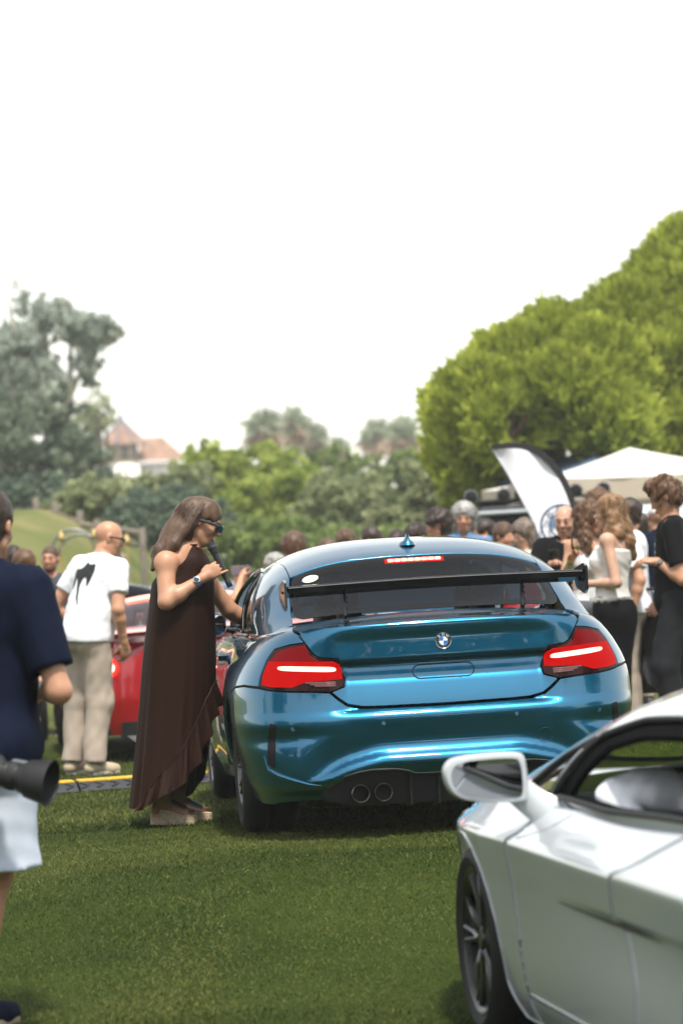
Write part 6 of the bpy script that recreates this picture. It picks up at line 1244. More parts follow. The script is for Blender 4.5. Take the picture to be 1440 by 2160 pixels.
# ---------------------------------------------------------------- woman in brown
def woman():
    B = np.array([-.95, 15.44, 0.]); WR = PR(R(-90)); jl = lambda px, py, dY=0.: WR.T@(at(px, py, 15.44+dY)-B); w2l = lambda d: WR.T@np.array(d, float)
    pose = dict(nk=jl(392, 1172), hd=jl(428, 1103), shr=jl(350, 1188, -.15), elr=jl(352, 1270, -.22), wrr=jl(428, 1219, -.19), shl=jl(413, 1192, .15), ell=jl(483, 1286, .24), wrl=jl(536, 1322, .34),
                hpr=jl(380, 1400, -.08), hpl=jl(385, 1400, .08), knr=jl(378, 1540, -.08), knl=jl(400, 1540, .09), anr=jl(341, 1692, -.07), anl=jl(372, 1690, .10), tor=jl(392, 1716, -.09), tol=jl(424, 1712, .10))
    # base torso leans from hips to neck: place the frame under the hips
    hands = dict(r=dict(d=w2l((.86, .10, .50)), n=w2l((.15, 1, .1)), thumb=1, fing=(62, 58, 46, 16), s=.96, tcurl=20, tv=(.5, .22, .84)), l=dict(d=w2l((.9, .35, .18)), n=w2l((.1, -.3, -1)), thumb=-1, curl=12, s=.95))
    hair = dict(st='long', col='brown', lift=.013, amp=.004, kf=55, vox=.008, locks=[], strands=2200, flow=(0, -.4, -1), slen=.13, curl=.06, swept=1, fmax=-.01)
    # hair falls back over the near shoulder blade
    MH = rot(-9, 24, -3); hd = pose['hd']; inv = lambda p: tuple(MH.T@(np.array(p)-hd))
    for q in [((405, 1075, -.03), (372, 1120, -.05), .068, .058), ((390, 1085, .04), (360, 1130, .03), .065, .055), ((372, 1115, -.06), (338, 1165, -.10), .054, .044), ((362, 1128, .02), (335, 1172, -.02), .052, .046), ((338, 1165, -.10), (319, 1203, -.12), .040, .014), ((335, 1170, -.03), (322, 1200, -.06), .040, .016), ((402, 1100, -.085), (365, 1150, -.12), .036, .034), ((365, 1150, -.12), (328, 1190, -.15), .034, .012)]:
        hair['locks'].append((inv(jl(*q[0])), inv(jl(*q[1])), q[2], q[3]))
    root, J, P, MH, body = person('woman in a long brown halter dress speaking into a black microphone', B, R(-90), 1.75, True, 'tan', pose=pose, head=(-9, 24, -3), hands=hands, hair=hair, vox=.0085, tor=.66, armr=1.2, shift=(0, jl(382, 1385)[1]+.005, 0), lean=(math.degrees(math.atan2(jl(388, 1215)[1]-jl(382, 1385)[1], .42)), 0))
    body.name = 'body'
    # sunglasses, fringe highlight, necklace
    g = MB(); gm = mat('glasses_black', (.008, .008, .009), .12, coat=1)
    for sx in (-1, 1):
        k = MB(); pl = smooth_poly([(-.026, .014), (.026, .019), (.029, .004), (.018, -.020), (-.016, -.021), (-.025, -.005)], 2); a = sx*.033; M = MH@rot(-sx*14)@np.array(((sx, 0, 0), (0, 0, 1), (0, 1, 0)))
        k.prism(pl, -.002, .003, M=M, o=P(a, .104, .008)); k.build('lens', mat('dark_lens', (.02, .024, .03), .04, coat=1), root) if False else g.prism(pl*1.12, -.003, .002, M=M, o=P(a, .1035, .008))
        g.tube([P(sx*.062, .097, .017), P(sx*.078, .06, .016), P(sx*.083, .0, .012), P(sx*.082, -.02, .0)], .0052, n=6, flat=(.6, 1.7))
    g.tube([P(-.01, .107, .012), P(.01, .107, .012)], .004, n=6); gl = g.build('sunglasses', gm, body)
    for sx in (-1, 1):
        k = MB(); pl = smooth_poly([(-.026, .014), (.026, .019), (.029, .004), (.018, -.020), (-.016, -.021), (-.025, -.005)], 2); M = MH@rot(-sx*14)@np.array(((sx, 0, 0), (0, 0, 1), (0, 1, 0))); k.prism(pl*.92, .0021, .0032, M=M, o=P(sx*.033, .1035, .008)); k.build('lens', mat('dark_lens', (.012, .015, .02), .06), gl)
    k = MB(); c0 = jl(394, 1166)
    for i in range(30): t = i*2*math.pi/30; k.lathe([(0, -.004), (.004, 0), (0, .004)], c0+np.array([.060*math.cos(t), .056*math.sin(t)+.004, -.012*math.sin(t)+.0]), n=6)
    k.build('necklace', mat('pearl', (.75, .72, .66), .25, coat=.5), root, kind='stuff')
    k = MB(); k.tube([P(-.018, .0935, -.0605), P(0, .0975, -.0635), P(.018, .0935, -.0605)], [.002, .0038, .002], n=6); k.build('teeth', mat('teeth', (.75, .72, .66), .3), body)
    # dress
    lv = [(1148, 383, 414), (1157, 376, 422), (1166, 370, 431), (1178, 364, 439), (1192, 350, 445), (1210, 334, 447), (1228, 321, 451), (1260, 316, 452), (1310, 310, 454), (1360, 304, 456), (1410, 299, 456), (1470, 295, 454), (1530, 290, 451), (1600, 284, 448), (1660, 278, 442), (1700, 274, 436)]
    cl = crv([(a, b) for a, b, c in lv]); cr_ = crv([(a, c) for a, b, c in lv]); dep = crv([(1148, .072), (1157, .105), (1166, .132), (1178, .150), (1192, .160), (1210, .165), (1260, .19), (1360, .205), (1500, .23), (1700, .29)])
    hemc = crv([(-180, 1696), (-120, 1692), (-70, 1690), (-40, 1640), (-18, 1530), (0, 1492), (18, 1500), (38, 1545), (60, 1612), (85, 1652), (110, 1684), (135, 1697), (180, 1696)])
    topc = crv([(-180, 1182), (-140, 1206), (-110, 1210), (-85, 1166), (-60, 1153), (-20, 1150), (20, 1150), (60, 1152), (85, 1162), (105, 1192), (125, 1214), (150, 1212), (180, 1182)])
    def DS(th, v, off=0.):
        py = v; a = at(float(1), 1, 15.44) if False else None; L, Rr = cl(py), cr_(py); s = F_/15.44
        cx_ = (L+Rr)/2; hw = (Rr-L)/2/s; zc_ = np.array([at(x, y, 15.44) for x, y in zip(cx_, py)])-B
        am = .004+.060*sstep(1230, 1700, py)*np.clip((py-1230)/470, 0, 1); t = np.radians(th)
        fo = .5*np.sin(9*t+.6+1.2*np.sin(py/210))+.35*np.sin(15*t+2+py/160)+.28*np.sin(23*t+.4)+.2*np.sin(5*t+1)
        rr = 1+am*fo+.004*np.sin(46*t)*sstep(1300, 1170, py)*2; e = 2/2.3; c, s_ = np.cos(t), np.sin(t)
        X = (hw+off)*np.sign(c)*np.abs(c)**e*rr; Y = -(dep(py)+off)*np.sign(s_)*np.abs(s_)**e*rr
        bel = .035*np.exp(-((py-1345)/60)**2)*np.exp(-(np.abs(t)/.9)**2)
        return (np.stack([zc_[:, 0]+X+0*bel, Y, zc_[:, 2]], 1))@WR
    na, nv_ = 240, 70; ths = np.linspace(-180, 180, na+1)[:-1]; V = []
    T, U_ = np.meshgrid(ths, np.linspace(0, 1, nv_), indexing='ij'); tp, hm2 = topc(T.ravel()), hemc(T.ravel()); py = tp+(hm2-tp)*U_.ravel(); V = DS(T.ravel(), py); V2 = DS(T.ravel(), py, -.004)
    I = np.arange(na*nv_).reshape(na, nv_); I2 = np.roll(I, -1, 0); f = np.stack([I[:, :-1], I2[:, :-1], I2[:, 1:], I[:, 1:]], -1).reshape(-1, 4)
    SAT = mat('brown_satin', (.018, .0062, .0030), .55, bump=.12, bscale=70, stretch=(1, 1, .08), spec=.10)
    me = npmesh(np.vstack([V, V2]), np.vstack([f[:, ::-1], f+len(V)])); dr = obj('dress', me, SAT, root)
    # flounce along the wrapped front edge
    seam = [(14, 1440), (30, 1452), (44, 1478), (58, 1520), (74, 1566), (92, 1610), (110, 1648), (124, 1684)]; edge = [(2, 1488), (20, 1505), (36, 1548), (52, 1606), (72, 1648), (94, 1672), (114, 1696), (128, 1702)]
    m, n = 120, 10; si = np.linspace(0, 1, m); gs = lambda P_, u, j: np.interp(u, np.linspace(0, 1, len(P_)), [q[j] for q in P_]); V = []
    for j in range(n):
        w = j/(n-1); th_ = gs(seam, si, 0)*(1-w)+gs(edge, si, 0)*w; pv_ = gs(seam, si, 1)*(1-w)+gs(edge, si, 1)*w; off = .010+.022*w*(1+.9*np.sin(si*46+w*.6))+.004*np.sin(si*95); q = DS(th_, pv_); nn = q-np.stack([0*th_, q[:, 1]*0+jl(370, 1500)[1], q[:, 2]], 1); nn[:, 2] = 0; nn /= np.linalg.norm(nn, axis=1, keepdims=True)+1e-9; V.append(q+nn*off[:, None])
    V = np.vstack(V); I = np.arange(n*m).reshape(n, m); f = np.stack([I[:-1, :-1], I[:-1, 1:], I[1:, 1:], I[1:, :-1]], -1).reshape(-1, 4); obj('flounce', npmesh(V, f), SAT, dr)
    k = MB(); k.tube([DS(np.array([a]), np.array([b]), .012)[0] for a, b in zip(gs(seam, np.linspace(0, 1, 30), 0), gs(seam, np.linspace(0, 1, 30), 1))], .004, n=5); k.build('flounce_seam', SAT, dr)
    k = MB(); k.tube([DS(np.array([a]), np.array([1151.]), .004)[0] for a in np.linspace(-180, 180, 33)[:-1]], .006, n=6, closed=True); k.build('neck_band', SAT, dr)
    # rope wedge sandals with clear straps
    for n, lb in (('r', 0), ('l', 1)):
        a, t_ = J['an'+n], J['to'+n]; d = t_-a; d[2] = 0; d /= np.linalg.norm(d); sdv = np.cross(d, [0, 0, 1.]); M = np.stack([d, -sdv, [0, 0, 1]], 1); o = np.array([a[0], a[1], 0]); out = smooth_poly([(-.06, 0), (-.045, .033), (.02, .036), (.09, .042), (.14, .046), (.178, .03), (.19, 0), (.17, -.036), (.09, -.042), (0, -.034), (-.045, -.03)], 1)
        hz_ = lambda x: .082-.030*sstep(.0, .15, x); sand = None
        for i in range(7):
            k = MB(); V = []; m = len(out); u0, u1 = i/7+.012, (i+1)/7-.012; pr = ((u0, .985), (u0+.03, 1.0), (u1-.03, 1.0), (u1, .985))
            for u, q in pr: V += [tuple(o+M@np.array([p[0]*q, p[1]*q, hz_(p[0])*u])) for p in out]
            k.add(V, [(r_*m+j, r_*m+(j+1) % m, (r_+1)*m+(j+1) % m, (r_+1)*m+j) for r_ in range(3) for j in range(m)]); k.add([V[j] for j in range(m)]+[tuple(o+M@np.array([.06, 0, hz_(.06)*u0]))], [(j, (j+1) % m, m) for j in range(m)]); k.add(V[3*m:]+[tuple(o+M@np.array([.06, 0, hz_(.06)*u1]))], [(j, (j+1) % m, m) for j in range(m)])
            rm = mat('rope_jute', (.66, .52, .36), .9, noise=.25, nscale=60, bump=.9, bscale=220)
            if sand is None: sand = k.build('wedge_sandal', rm, root)
            else: k.build('rope_layer', rm, sand)
        k = MB(); th = np.linspace(-1.45, 1.45, 13); V = []
        for x in (.055, .075, .095, .115, .13): V += [tuple(o+M@np.array([x, .050*math.sin(q), hz_(x)+.004+(.056-.25*(x-.055))*math.cos(q)])) for q in th]
        k.add(V, [(r_*13+j, r_*13+j+1, (r_+1)*13+j+1, (r_+1)*13+j) for r_ in range(4) for j in range(12)]); cs = glass_mat('clear_strap', (.92, .88, .86), .05) if 'clear_strap' not in MATS else MATS['clear_strap']; k.build('clear_strap', cs, sand)
        for i in range(5):
            k = MB(); c = o+M@np.array([.165-.006*abs(i-1)-.008*max(0, i-2), .030-.015*i, hz_(.16)+.016]); k.lathe([(0, .0), (.006, .001), (.007, .006), (0, .008)], c, n=8); k.build('toenail', mat('nail_red', (.45, .03, .04), .2), root) if i < 4 else None
    # watch, rings, bracelets
    wband('wristwatch', J, 'r', STEEL, root, r=.0265, w=.020, face=w2l((.0, -1, .35)), fm=mat('dial_dark', (.04, .045, .055), .2))
    for off, m_, w in ((.0, mat('band_black', (.012, .012, .012), .5), .016), (.016, mat('bead_pink', (.58, .36, .34), .5, noise=.5, nscale=220), .010), (.027, mat('bead_white', (.62, .52, .50), .5, noise=.5, nscale=200), .010)):
        J2 = dict(J); dd = (J['ell']-J['wrl'])/np.linalg.norm(J['ell']-J['wrl']); J2['wrl'] = J['wrl']+dd*(.005-off)-dd*.03; wband('bracelet', J2, 'l', m_, root, r=.0265, w=w)
    jw = w2l(at(459, 1182, 15.44-.21)-B)
    # microphone (held)
    a, b = at(446, 1151, 15.44-.15), at(486, 1238, 15.44-.15); ax = b-a; Ln = np.linalg.norm(ax); ax /= Ln; u = np.cross(ax, [0, 1., 0]); u /= np.linalg.norm(u); M = np.stack([u, np.cross(ax, u), ax], 1)
    k = MB(); k.lathe([(.012, .045), (.0175, .05), (.0165, .12), (.0135, Ln-.045), (.0135, Ln-.04), (.0155, Ln-.036), (.0155, Ln-.006), (.012, Ln)], a, M=M, n=20, capends=True); mic = k.build('microphone', mat('mic_body', (.018, .018, .020), .4), None, label='black handheld microphone gripped by the woman in brown', cat='microphone')
    k = MB(); k.lathe([(0, -.022), (.012, -.019), (.020, -.010), (.0235, .004), (.0235, .010), (.022, .022), (.018, .045), (.0, .046)], a, M=M, n=24); k.build('grille', mat('mic_mesh', (.02, .02, .021), .5, .5, bump=1, bscale=500), mic)
    k = MB(); k.lathe([(.0242, .004), (.0248, .006), (.0248, .010), (.0242, .012)], a, M=M, n=24); k.build('grille_band', mat('mic_ring', (.12, .12, .125), .3, .9), mic)
woman()
# ---------------------------------------------------------------- man with the printed white shirt
def printed(shirt, root, poly, o, M, m, name):
    from mathutils.bvhtree import BVHTree
    me = shirt.data; bv = BVHTree.FromPolygons([v.co for v in me.vertices], [tuple(p.vertices) for p in me.polygons]); B_ = dens(smooth_poly(poly, 1), .008); lo, hi = B_.min(0), B_.max(0); gx, gy = np.meshgrid(np.arange(lo[0], hi[0], .008), np.arange(lo[1], hi[1], .008)); G = np.c_[gx.ravel(), gy.ravel()]; G = G[inpoly(G, inset(B_, .003))]
    pts = np.vstack([B_, G]); cv, ce, cf_, *_ = mgeo.delaunay_2d_cdt([Vector(p) for p in pts], [(i, (i+1) % len(B_)) for i in range(len(B_))], [], 1, 1e-6); V = []
    for p in cv:
        s = np.array(o)+M@np.array([p.x, p.y, .0]); dr = Vector(-M[:, 2]); hit, nn, ii, dd = bv.ray_cast(Vector(s), dr); V.append((hit+Vector(M[:, 2])*.0035) if hit else Vector(s))
    return obj(name, npmesh(np.array([tuple(v) for v in V]), np.array([t for t in cf_ if len(t) == 3])), m, shirt)
b = at(182, 1630, 20.67); HS = dict(r=dict(curl=35), l=dict(curl=35))
r_, J, P, MH, body = person('bald man in a white t-shirt with a black ghost print on its back', (b[0], 20.67, 0), R(-38), 1.78, skin_='tan', lean=(13, 4), head=(-42, 16, 0), vox=.010, fat=.25, hands=HS,
    pose=dict(elr=(.27, .02, 1.12), wrr=(.25, .10, .90), ell=(-.30, .0, 1.14), wrl=(-.20, .16, .98), knr=(.10, .03, .50), knl=(-.09, .02, .50)), top=dict(m=WHT, hem=.90, sleeve=.62, fold=.006, boxy=1), bottom=dict(m=BEI, wide=1.22, fold=.009, inf=.022), shoes=dict(m=mat('beige_suede', (.42, .33, .23), .8), sole=SOLE, laces=1, lm=mat('lace_beige', (.5, .44, .35), .8)))
sh_ = [c for c in r_.children if c.name.startswith('t_shirt')][0]
gp = [((x-507)/3/250., (745-y)/3/250.) for x, y in [(525, 608), (542, 628), (582, 618), (579, 662), (566, 700), (545, 748), (539, 705), (528, 690), (512, 700), (500, 722), (498, 760), (506, 805), (516, 852), (494, 808), (480, 752), (474, 712), (462, 688), (455, 722), (438, 766), (436, 735), (440, 690), (450, 644), (488, 650), (512, 632)]]
Mb = np.stack([[1, 0, 0], [0, .22, .975], [0, -.975, .22]], 1); print_m = mat('print_black', (.012, .012, .014), .6); printed(sh_, r_, gp, (.01, -.35, 1.335), Mb, print_m, 'ghost_print')
k = MB()
for sx in (-1, 1):
    k.tube([P(sx*.033+.021*math.cos(a), .107-.010*abs(math.cos(a))*(1 if sx*math.cos(a) > 0 else .2), .010+.016*math.sin(a)) for a in np.linspace(0, 6.283, 21)[:-1]], .0035, n=5, closed=True); k.tube([P(sx*.056, .098, .018), P(sx*.08, .04, .016), P(sx*.083, -.01, .008)], .004, n=6, flat=(.6, 1.5))
k.build('glasses', mat('glasses_black', (.008, .008, .009), .12), body)
ac = at(202, 1632, 20.6)
for so_ in [c for c in r_.children if c.name.startswith('shoe')]:
    pass
# ---------------------------------------------------------------- photographer, near left
b = at(-38, 2150, 10.0); gz = float(zg(b[0], 10.0))
r_, J, P, MH, body = person('photographer in a navy polo and pale blue shorts seen from behind', (b[0], 10.0, gz), R(-28), 1.80, skin_='tan', head=(8, 4, 0), vox=.010, hair=dict(st='short', col='dark', lift=.010, amp=.002, kf=120), hands=dict(r=dict(curl=45), l=dict(curl=40)),
    pose=dict(elr=(.30, -.01, 1.10), wrr=(.06, .25, 1.10), hpr=(.06, -.005, .93), knr=(.03, .03, .50), anr=(-.02, -.03, .085), tor=(.0, .13, .03), ell=(-.27, -.05, 1.10), wrl=(-.16, .12, .93)), top=dict(name='polo_shirt', m=NVY, hem=.79, sleeve=.78, wide=.02, fold=.006, collar=1, inf=.034), bottom=dict(name='shorts', m=LBL, end=.46, wide=1.55, fold=.008, inf=.026), shoes=dict(m=NVY, sole=mat('espadrille_rope', (.36, .29, .20), .9, bump=.8, bscale=200)))
cb = at(-30, 1625, 9.72); cl_ = at(108, 1652, 9.66); k = MB(); k.box((0, 0, 0), (.13, .07, .10), bev=.02); k.box((0, 0, .058), (.05, .06, .035), bev=.012); k.box((.05, 0, -.01), (.04, .085, .09), bev=.015)
cm_ = k.build('camera_body', mat('camera_black', (.012, .012, .013), .45), None, label='black camera with a long lens held at the left frame edge', cat='camera', loc=tuple(cb)); cm_.name = 'handheld_camera'
d = cl_-cb; Ln = np.linalg.norm(d); d /= Ln; u = np.cross(d, [0, 0, 1.]); u /= np.linalg.norm(u); M = np.stack([u, np.cross(d, u), d], 1); k = MB(); k.lathe([(.036, .02), (.042, .03), (.042, .07), (.046, .075), (.046, .12), (.050, .125), (.052, Ln*.62)], n=32, M=M); le = k.build('lens', mat('camera_black', (.012, .012, .013), .45), cm_)
k = MB(); k.lathe([(.052, Ln*.60), (.062, Ln*.66), (.076, Ln), (.073, Ln), (.058, Ln*.7), (.03, Ln*.68), (0, Ln*.68)], n=32, M=M); k.build('lens_hood', mat('hood_black', (.01, .01, .011), .6), le)
k = MB(); k.lathe([(.0465, .085), (.048, .088), (.048, .108), (.0465, .111)], n=32, M=M); k.build('zoom_ring', RUB, le); k = MB(); k.box(tuple(M@np.array([.0, -.049, Ln*.5])), (.03, .012, .05), rot=M, bev=.004); k.build('lens_badge', mat('badge_grey', (.25, .28, .30), .3, .6), le)
# ---------------------------------------------------------------- right-hand group
def by_head(px, py, Y, h=None): p = at(px, py, Y); g = float(zg(p[0], Y)); hh = (p[2]-g)/math.cos(TILT); return (p[0]-hh*math.sin(TILT), Y, g), hh
loc, h = by_head(1192, 1066, 22)
r_, J, P, MH, body = person('stout bald man in a black polo filming with a phone', loc, R(166), h, skin_='pink', head=(-4, 12, 0), fat=.45, vox=.010, hands=dict(r=dict(d=(-.55, .35, .75), n=(-.6, .3, -.2), curl=38), l=dict(d=(.55, .35, .75), n=(.6, .3, -.2), curl=38, thumb=-1)), pose=dict(elr=(.27, .12, 1.10), wrr=(.085, .33, 1.245), ell=(-.27, .12, 1.10), wrl=(-.06, .33, 1.245)), top=dict(name='polo_shirt', m=BLK, hem=.88, sleeve=.7, collar=1), bottom=dict(m=JEAN), shoes=dict(m=BLSH, sole=SOLE), beard=None)
wband('wristband', J, 'r', LIME, r_, r=.031); wband('wristband', J, 'l', LIME, r_, r=.031)
sc = r_.scale[0]; RZ = PR(R(166)); q = np.array(loc)+RZ@(np.array([.02, .385, 1.335])*sc); k = MB(); k.box((0, 0, 0), (.074, .009, .15), bev=.004); ph = k.build('smartphone', mat('phone_black', (.015, .014, .016), .2, coat=.5), None, label='dark phone held up by the stout bald man', cat='phone', loc=tuple(q)); ph.rotation_euler = (R(-18), 0, R(166)); k = MB(); k.box((.016, .0055, .045), (.032, .003, .034), bev=.001); k.build('camera_bump', BLACKP, ph)
loc, h = by_head(1241, 1062, 21.6); CW = lambda px, py, Y: PR(R(-145)).T@(at(px, py, Y)-np.array(loc))/(h/1.75)
CUR = dict(st='long', col='curlbrown', lift=.028, amp=.013, kf=62, vox=.009, locks=[((.07, -.03, .02), (.10, .0, -.12), .048, .05), ((-.07, -.03, .02), (-.10, .0, -.12), .048, .05), ((0, -.07, 0), (0, -.09, -.18), .06, .06), ((.10, .0, -.12), (.115, .04, -.24), .05, .035), ((-.10, .0, -.12), (-.115, .04, -.24), .05, .035)], strands=500, slen=.07, curl=.9)
r_, J, P, MH, body = person('woman with dark curly hair in a white strapless top holding wine', loc, R(-145), h, True, 'tan', head=(28, 4, 0), vox=.010, hair=CUR, hands=dict(r=dict(d=CW(1216, 1158, 21.18)-CW(1202, 1183, 21.22), n=PR(R(-145)).T@np.array([.55, -.75, .1]), curl=46)), pose=dict(elr=CW(1188, 1222, 21.45), wrr=CW(1202, 1183, 21.22), ell=(-.24, -.02, 1.13), wrl=(-.12, .20, 1.10)), top=dict(name='strapless_top', m=WHT, hem=.88, sleeve=0, strap=1.365, inf=.012), bottom=dict(m=GREYC, inf=.02), shoes=dict(m=SNK, sole=SOLE))
wband('wristband', J, 'r', LIME, r_, r=.027); J2 = dict(J); J2['wrr'] = J['wrr']+(J['elr']-J['wrr'])*.12; wband('bracelet', J2, 'r', mat('bead_white', (.62, .52, .50), .5), r_, r=.029)
k = MB(); k.tube([P(.05, .07, -.16), P(0, .10, -.22), P(-.05, .07, -.16)], .0022, n=5); k.lathe([(0, -.008), (.009, 0), (0, .008)], P(0, .104, -.228), n=10); k.build('necklace', mat('gold', (.8, .52, .16), .2, 1), r_)
RZ = PR(R(-145)); sc = r_.scale[0]; q = at(1219, 1168, 21.18)
gw = mat('thin_glass', (1, 1, 1), .02); gwm = glass_mat('wine_glass_clear', (.93, .95, .95)); k = MB(); k.lathe([(.0, -.09), (.034, -.089), (.035, -.087), (.006, -.082), (.004, -.04), (.006, -.004), (.028, .010), (.040, .035), (.042, .06), (.037, .095), (.034, .115), (.033, .115), (.036, .095), (.041, .06), (.039, .036), (.027, .012), (0, .0)], n=28); wg = k.build('wine_glass', gwm, None, label='stemmed glass of pale green drink held by the curly haired woman', cat='wine glass', loc=tuple(q)); wg.rotation_euler = (R(6), R(-8), 0)
k = MB(); k.lathe([(0, .003), (.026, .013), (.038, .036), (.0395, .05), (0, .05)], n=24); k.build('drink', mat('green_drink', (.30, .42, .06), .1, coat=1, noise=.4, nscale=60), wg)
loc, h = by_head(1289, 1046, 21)
BL = dict(st='long', col='blond', lift=.020, amp=.008, kf=48, vox=.009, locks=[((.05, -.05, 0), (.09, -.06, -.16), .055, .055), ((-.05, -.05, 0), (-.09, -.06, -.16), .055, .055), ((0, -.08, -.02), (0, -.12, -.22), .065, .06), ((.085, -.02, -.02), (.10, .02, -.20), .04, .034), ((-.085, -.02, -.02), (-.10, .02, -.20), .04, .034), ((0, -.12, -.22), (.02, -.15, -.34), .06, .03)], strands=700, slen=.09, curl=.45)
r_, J, P, MH, body = person('woman with wavy light brown hair in a white camisole and black skirt', loc, R(68), h, True, 'fair', head=(14, 4, 0), vox=.010, hair=BL, hands=dict(l=dict(curl=35), r=dict(curl=30)), pose=dict(ell=(-.21, -.10, 1.125), wrl=(-.10, .16, 1.12), elr=(.22, .0, 1.13), wrr=(.10, .2, 1.12)), top=dict(name='camisole', m=mat('ivory_cotton', (.72, .70, .66), .8), hem=1.0, sleeve=0, strap=1.375, inf=.020, fold=.009, tilt=.0), bottom=dict(name='skirt', kind='skirt', m=BLK, hem=.12, prof=[(.9, .175, .145, -.02), (.75, .165, .145, -.01), (.6, .15, .14, 0), (.45, .14, .135, 0), (.3, .14, .135, 0)]), shoes=dict(m=SNK, sole=SOLE))
k = MB(); th = np.linspace(0, 2*math.pi, 61)[:-1]
for t in th: o_ = np.array([.185*math.cos(t), .005+.145*math.sin(t), 1.0]); k.tube([o_+np.array([0, 0, .02]), o_*np.array([1.02, 1.02, 1])-np.array([0, 0, .012+.006*math.sin(t*17)])], [.006, .001], n=4, cap=False)
k.build('fringe', MATS['ivory_cotton'], [c for c in r_.children if c.name.startswith('camisole')][0], kind='stuff')
loc, h = by_head(1326, 1052, 22.3)
r_, J, P, MH, body = person('man in a white t-shirt and beige trousers standing behind the two women', loc, R(80), h, skin_='tan', vox=.010, hair=dict(st='short', col='dark'), hands=dict(l=dict(curl=55), r=dict(curl=40)), pose=dict(ell=(-.28, -.10, 1.13), wrl=(-.30, -.04, .885)), top=dict(m=WHT, hem=.88, sleeve=.72, wide=.02), bottom=dict(m=BEI, wide=1.15), shoes=dict(m=SNK, sole=SOLE), fat=.2)
wband('wristwatch', J, 'l', STEEL, r_, r=.032, face=(-1, .2, 0))
b = at(1424, 1562, 20.5)
r_, J, P, MH, body = person('young man with tousled brown hair in a black t-shirt looking down', (b[0], 20.5, 0), R(84), 1.79, skin_='tan', lean=(4, 0), head=(0, 26, 0), vox=.010, hair=dict(st='curly', col='curlbrown', lift=.020, amp=.010, kf=70, quiff=1, strands=500, slen=.04, curl=1.0, vox=.008), hands=dict(l=dict(d=(.1, .9, .1), n=(.4, .2, -1), curl=30), r=dict(curl=35)), pose=dict(ell=(-.25, -.05, 1.075), wrl=(-.15, .12, 1.195), elr=(.25, -.02, 1.12), wrr=(.20, .10, .94), knl=(-.10, .07, .50), anl=(-.10, -.02, .085), knr=(.10, .02, .50), anr=(.11, -.14, .085), tol=(-.11, .14, .03), tor=(.12, .02, .03)), top=dict(m=BLK, hem=.85, sleeve=.72, wide=.02, fold=.007), bottom=dict(name='jeans', m=JEAN, wide=1.28, fold=.009, inf=.022), shoes=dict(m=SNK, sole=SNK, laces=1, lm=mat('lace_grey', (.4, .42, .44), .7)))
wband('wristwatch', J, 'l', mat('strap_black', (.014, .014, .015), .5), r_, r=.030, face=(-1, .1, .5), fm=mat('dial_grey', (.14, .14, .13), .2))
k = MB(); U_ = lambda x, y, z: np.array([x, y, z])
for dz in (0, -.052): k.tube([U_(-.06+.012*math.sin(a), .135, 1.30+dz+.020*math.cos(a)) for a in np.linspace(0, 6.283, 17)[:-1]], .0035, n=5, closed=True); k.lathe([(0, .0), (.018, .001)], U_(-.06, .137, 1.30+dz), M=((1, 0, 0), (0, 0, 1), (0, 1, 0)), n=14)
k.tube([U_(-.06, .13, 1.34), U_(-.055, .10, 1.40)], .004, n=5); k.build('hanging_sunglasses', mat('blue_lens', (.10, .22, .26), .08, coat=1), r_)
# ---------------------------------------------------------------- the crowd behind
RND = random.Random(4)
def crowd(label, px, py, Y, rz, hair_, top_, fem=False, skin_='tan', head=(0, 0, 0), vox=.014, **k):
    loc, h = by_head(px, py, Y)
    if h > 1.98: pass
    return person(label, loc, R(rz), h, fem, skin_, head=head, vox=vox, face=k.pop('face', False), hair=hair_, top=top_, bottom=k.pop('bottom', dict(m=JEAN)), shoes=k.pop('shoes', dict(m=BLSH, sole=SOLE)), **k)
TEE = lambda m, **k: dict(m=m, hem=.90, **k)
GH = dict(st='short', col='grey', lift=.024, amp=.007, kf=60, strands=350, slen=.06, curl=.4, locks=[((.075, -.02, .0), (.082, -.01, -.075), .03, .026), ((-.075, -.02, .0), (-.082, -.01, -.075), .03, .026)])
crowd('man with long grey swept back hair facing the camera over the car roof', 978, 1062, 26.5, 176, GH, TEE(BSHIRT, collar=1), head=(0, 8, 0), vox=.010, face=True)
crowd('person with thick dark curly hair beside the grey haired man', 924, 1078, 26, 150, dict(st='curly', col='dark', lift=.030, amp=.011, kf=60, strands=200, slen=.03, curl=1.), TEE(WHT), head=(-60, 10, 0))
crowd('dark haired man bending his head, just right of the roof antenna', 880, 1106, 25.5, 120, dict(st='short', col='dark', lift=.018), TEE(GREYC), head=(20, 20, 0), skin_='fair')
crowd('person with dark hair almost hidden behind the roof antenna', 838, 1121, 26, 170, dict(st='short', col='dark', lift=.016), TEE(WHT), head=(0, 14, 0))
crowd('person with short black hair in profile above the car roof', 784, 1114, 29, 80, dict(st='short', col='dark', lift=.014), TEE(NVY), head=(0, 8, 0), skin_='fair')
crowd('woman with brown hair parted over her forehead, head bowed above the car roof', 730, 1118, 27, 165, dict(st='long', col='brown', lift=.018, locks=[((.07, 0, .0), (.09, .02, -.14), .04, .04), ((-.07, 0, 0), (-.09, .02, -.14), .04, .04)]), TEE(WHT), fem=True, head=(0, 22, 0))
crowd('low dark head left of the bowed brown haired woman', 690, 1138, 28, 20, dict(st='short', col='brown', lift=.016), TEE(GREYC))
crowd('boy with a round mop of brown hair behind the left roof corner', 621, 1128, 24, 30, dict(st='curly', col='brown', lift=.032, amp=.005, kf=50, strands=200, slen=.04), TEE(WHT), head=(-10, 12, 0), skin_='fair')
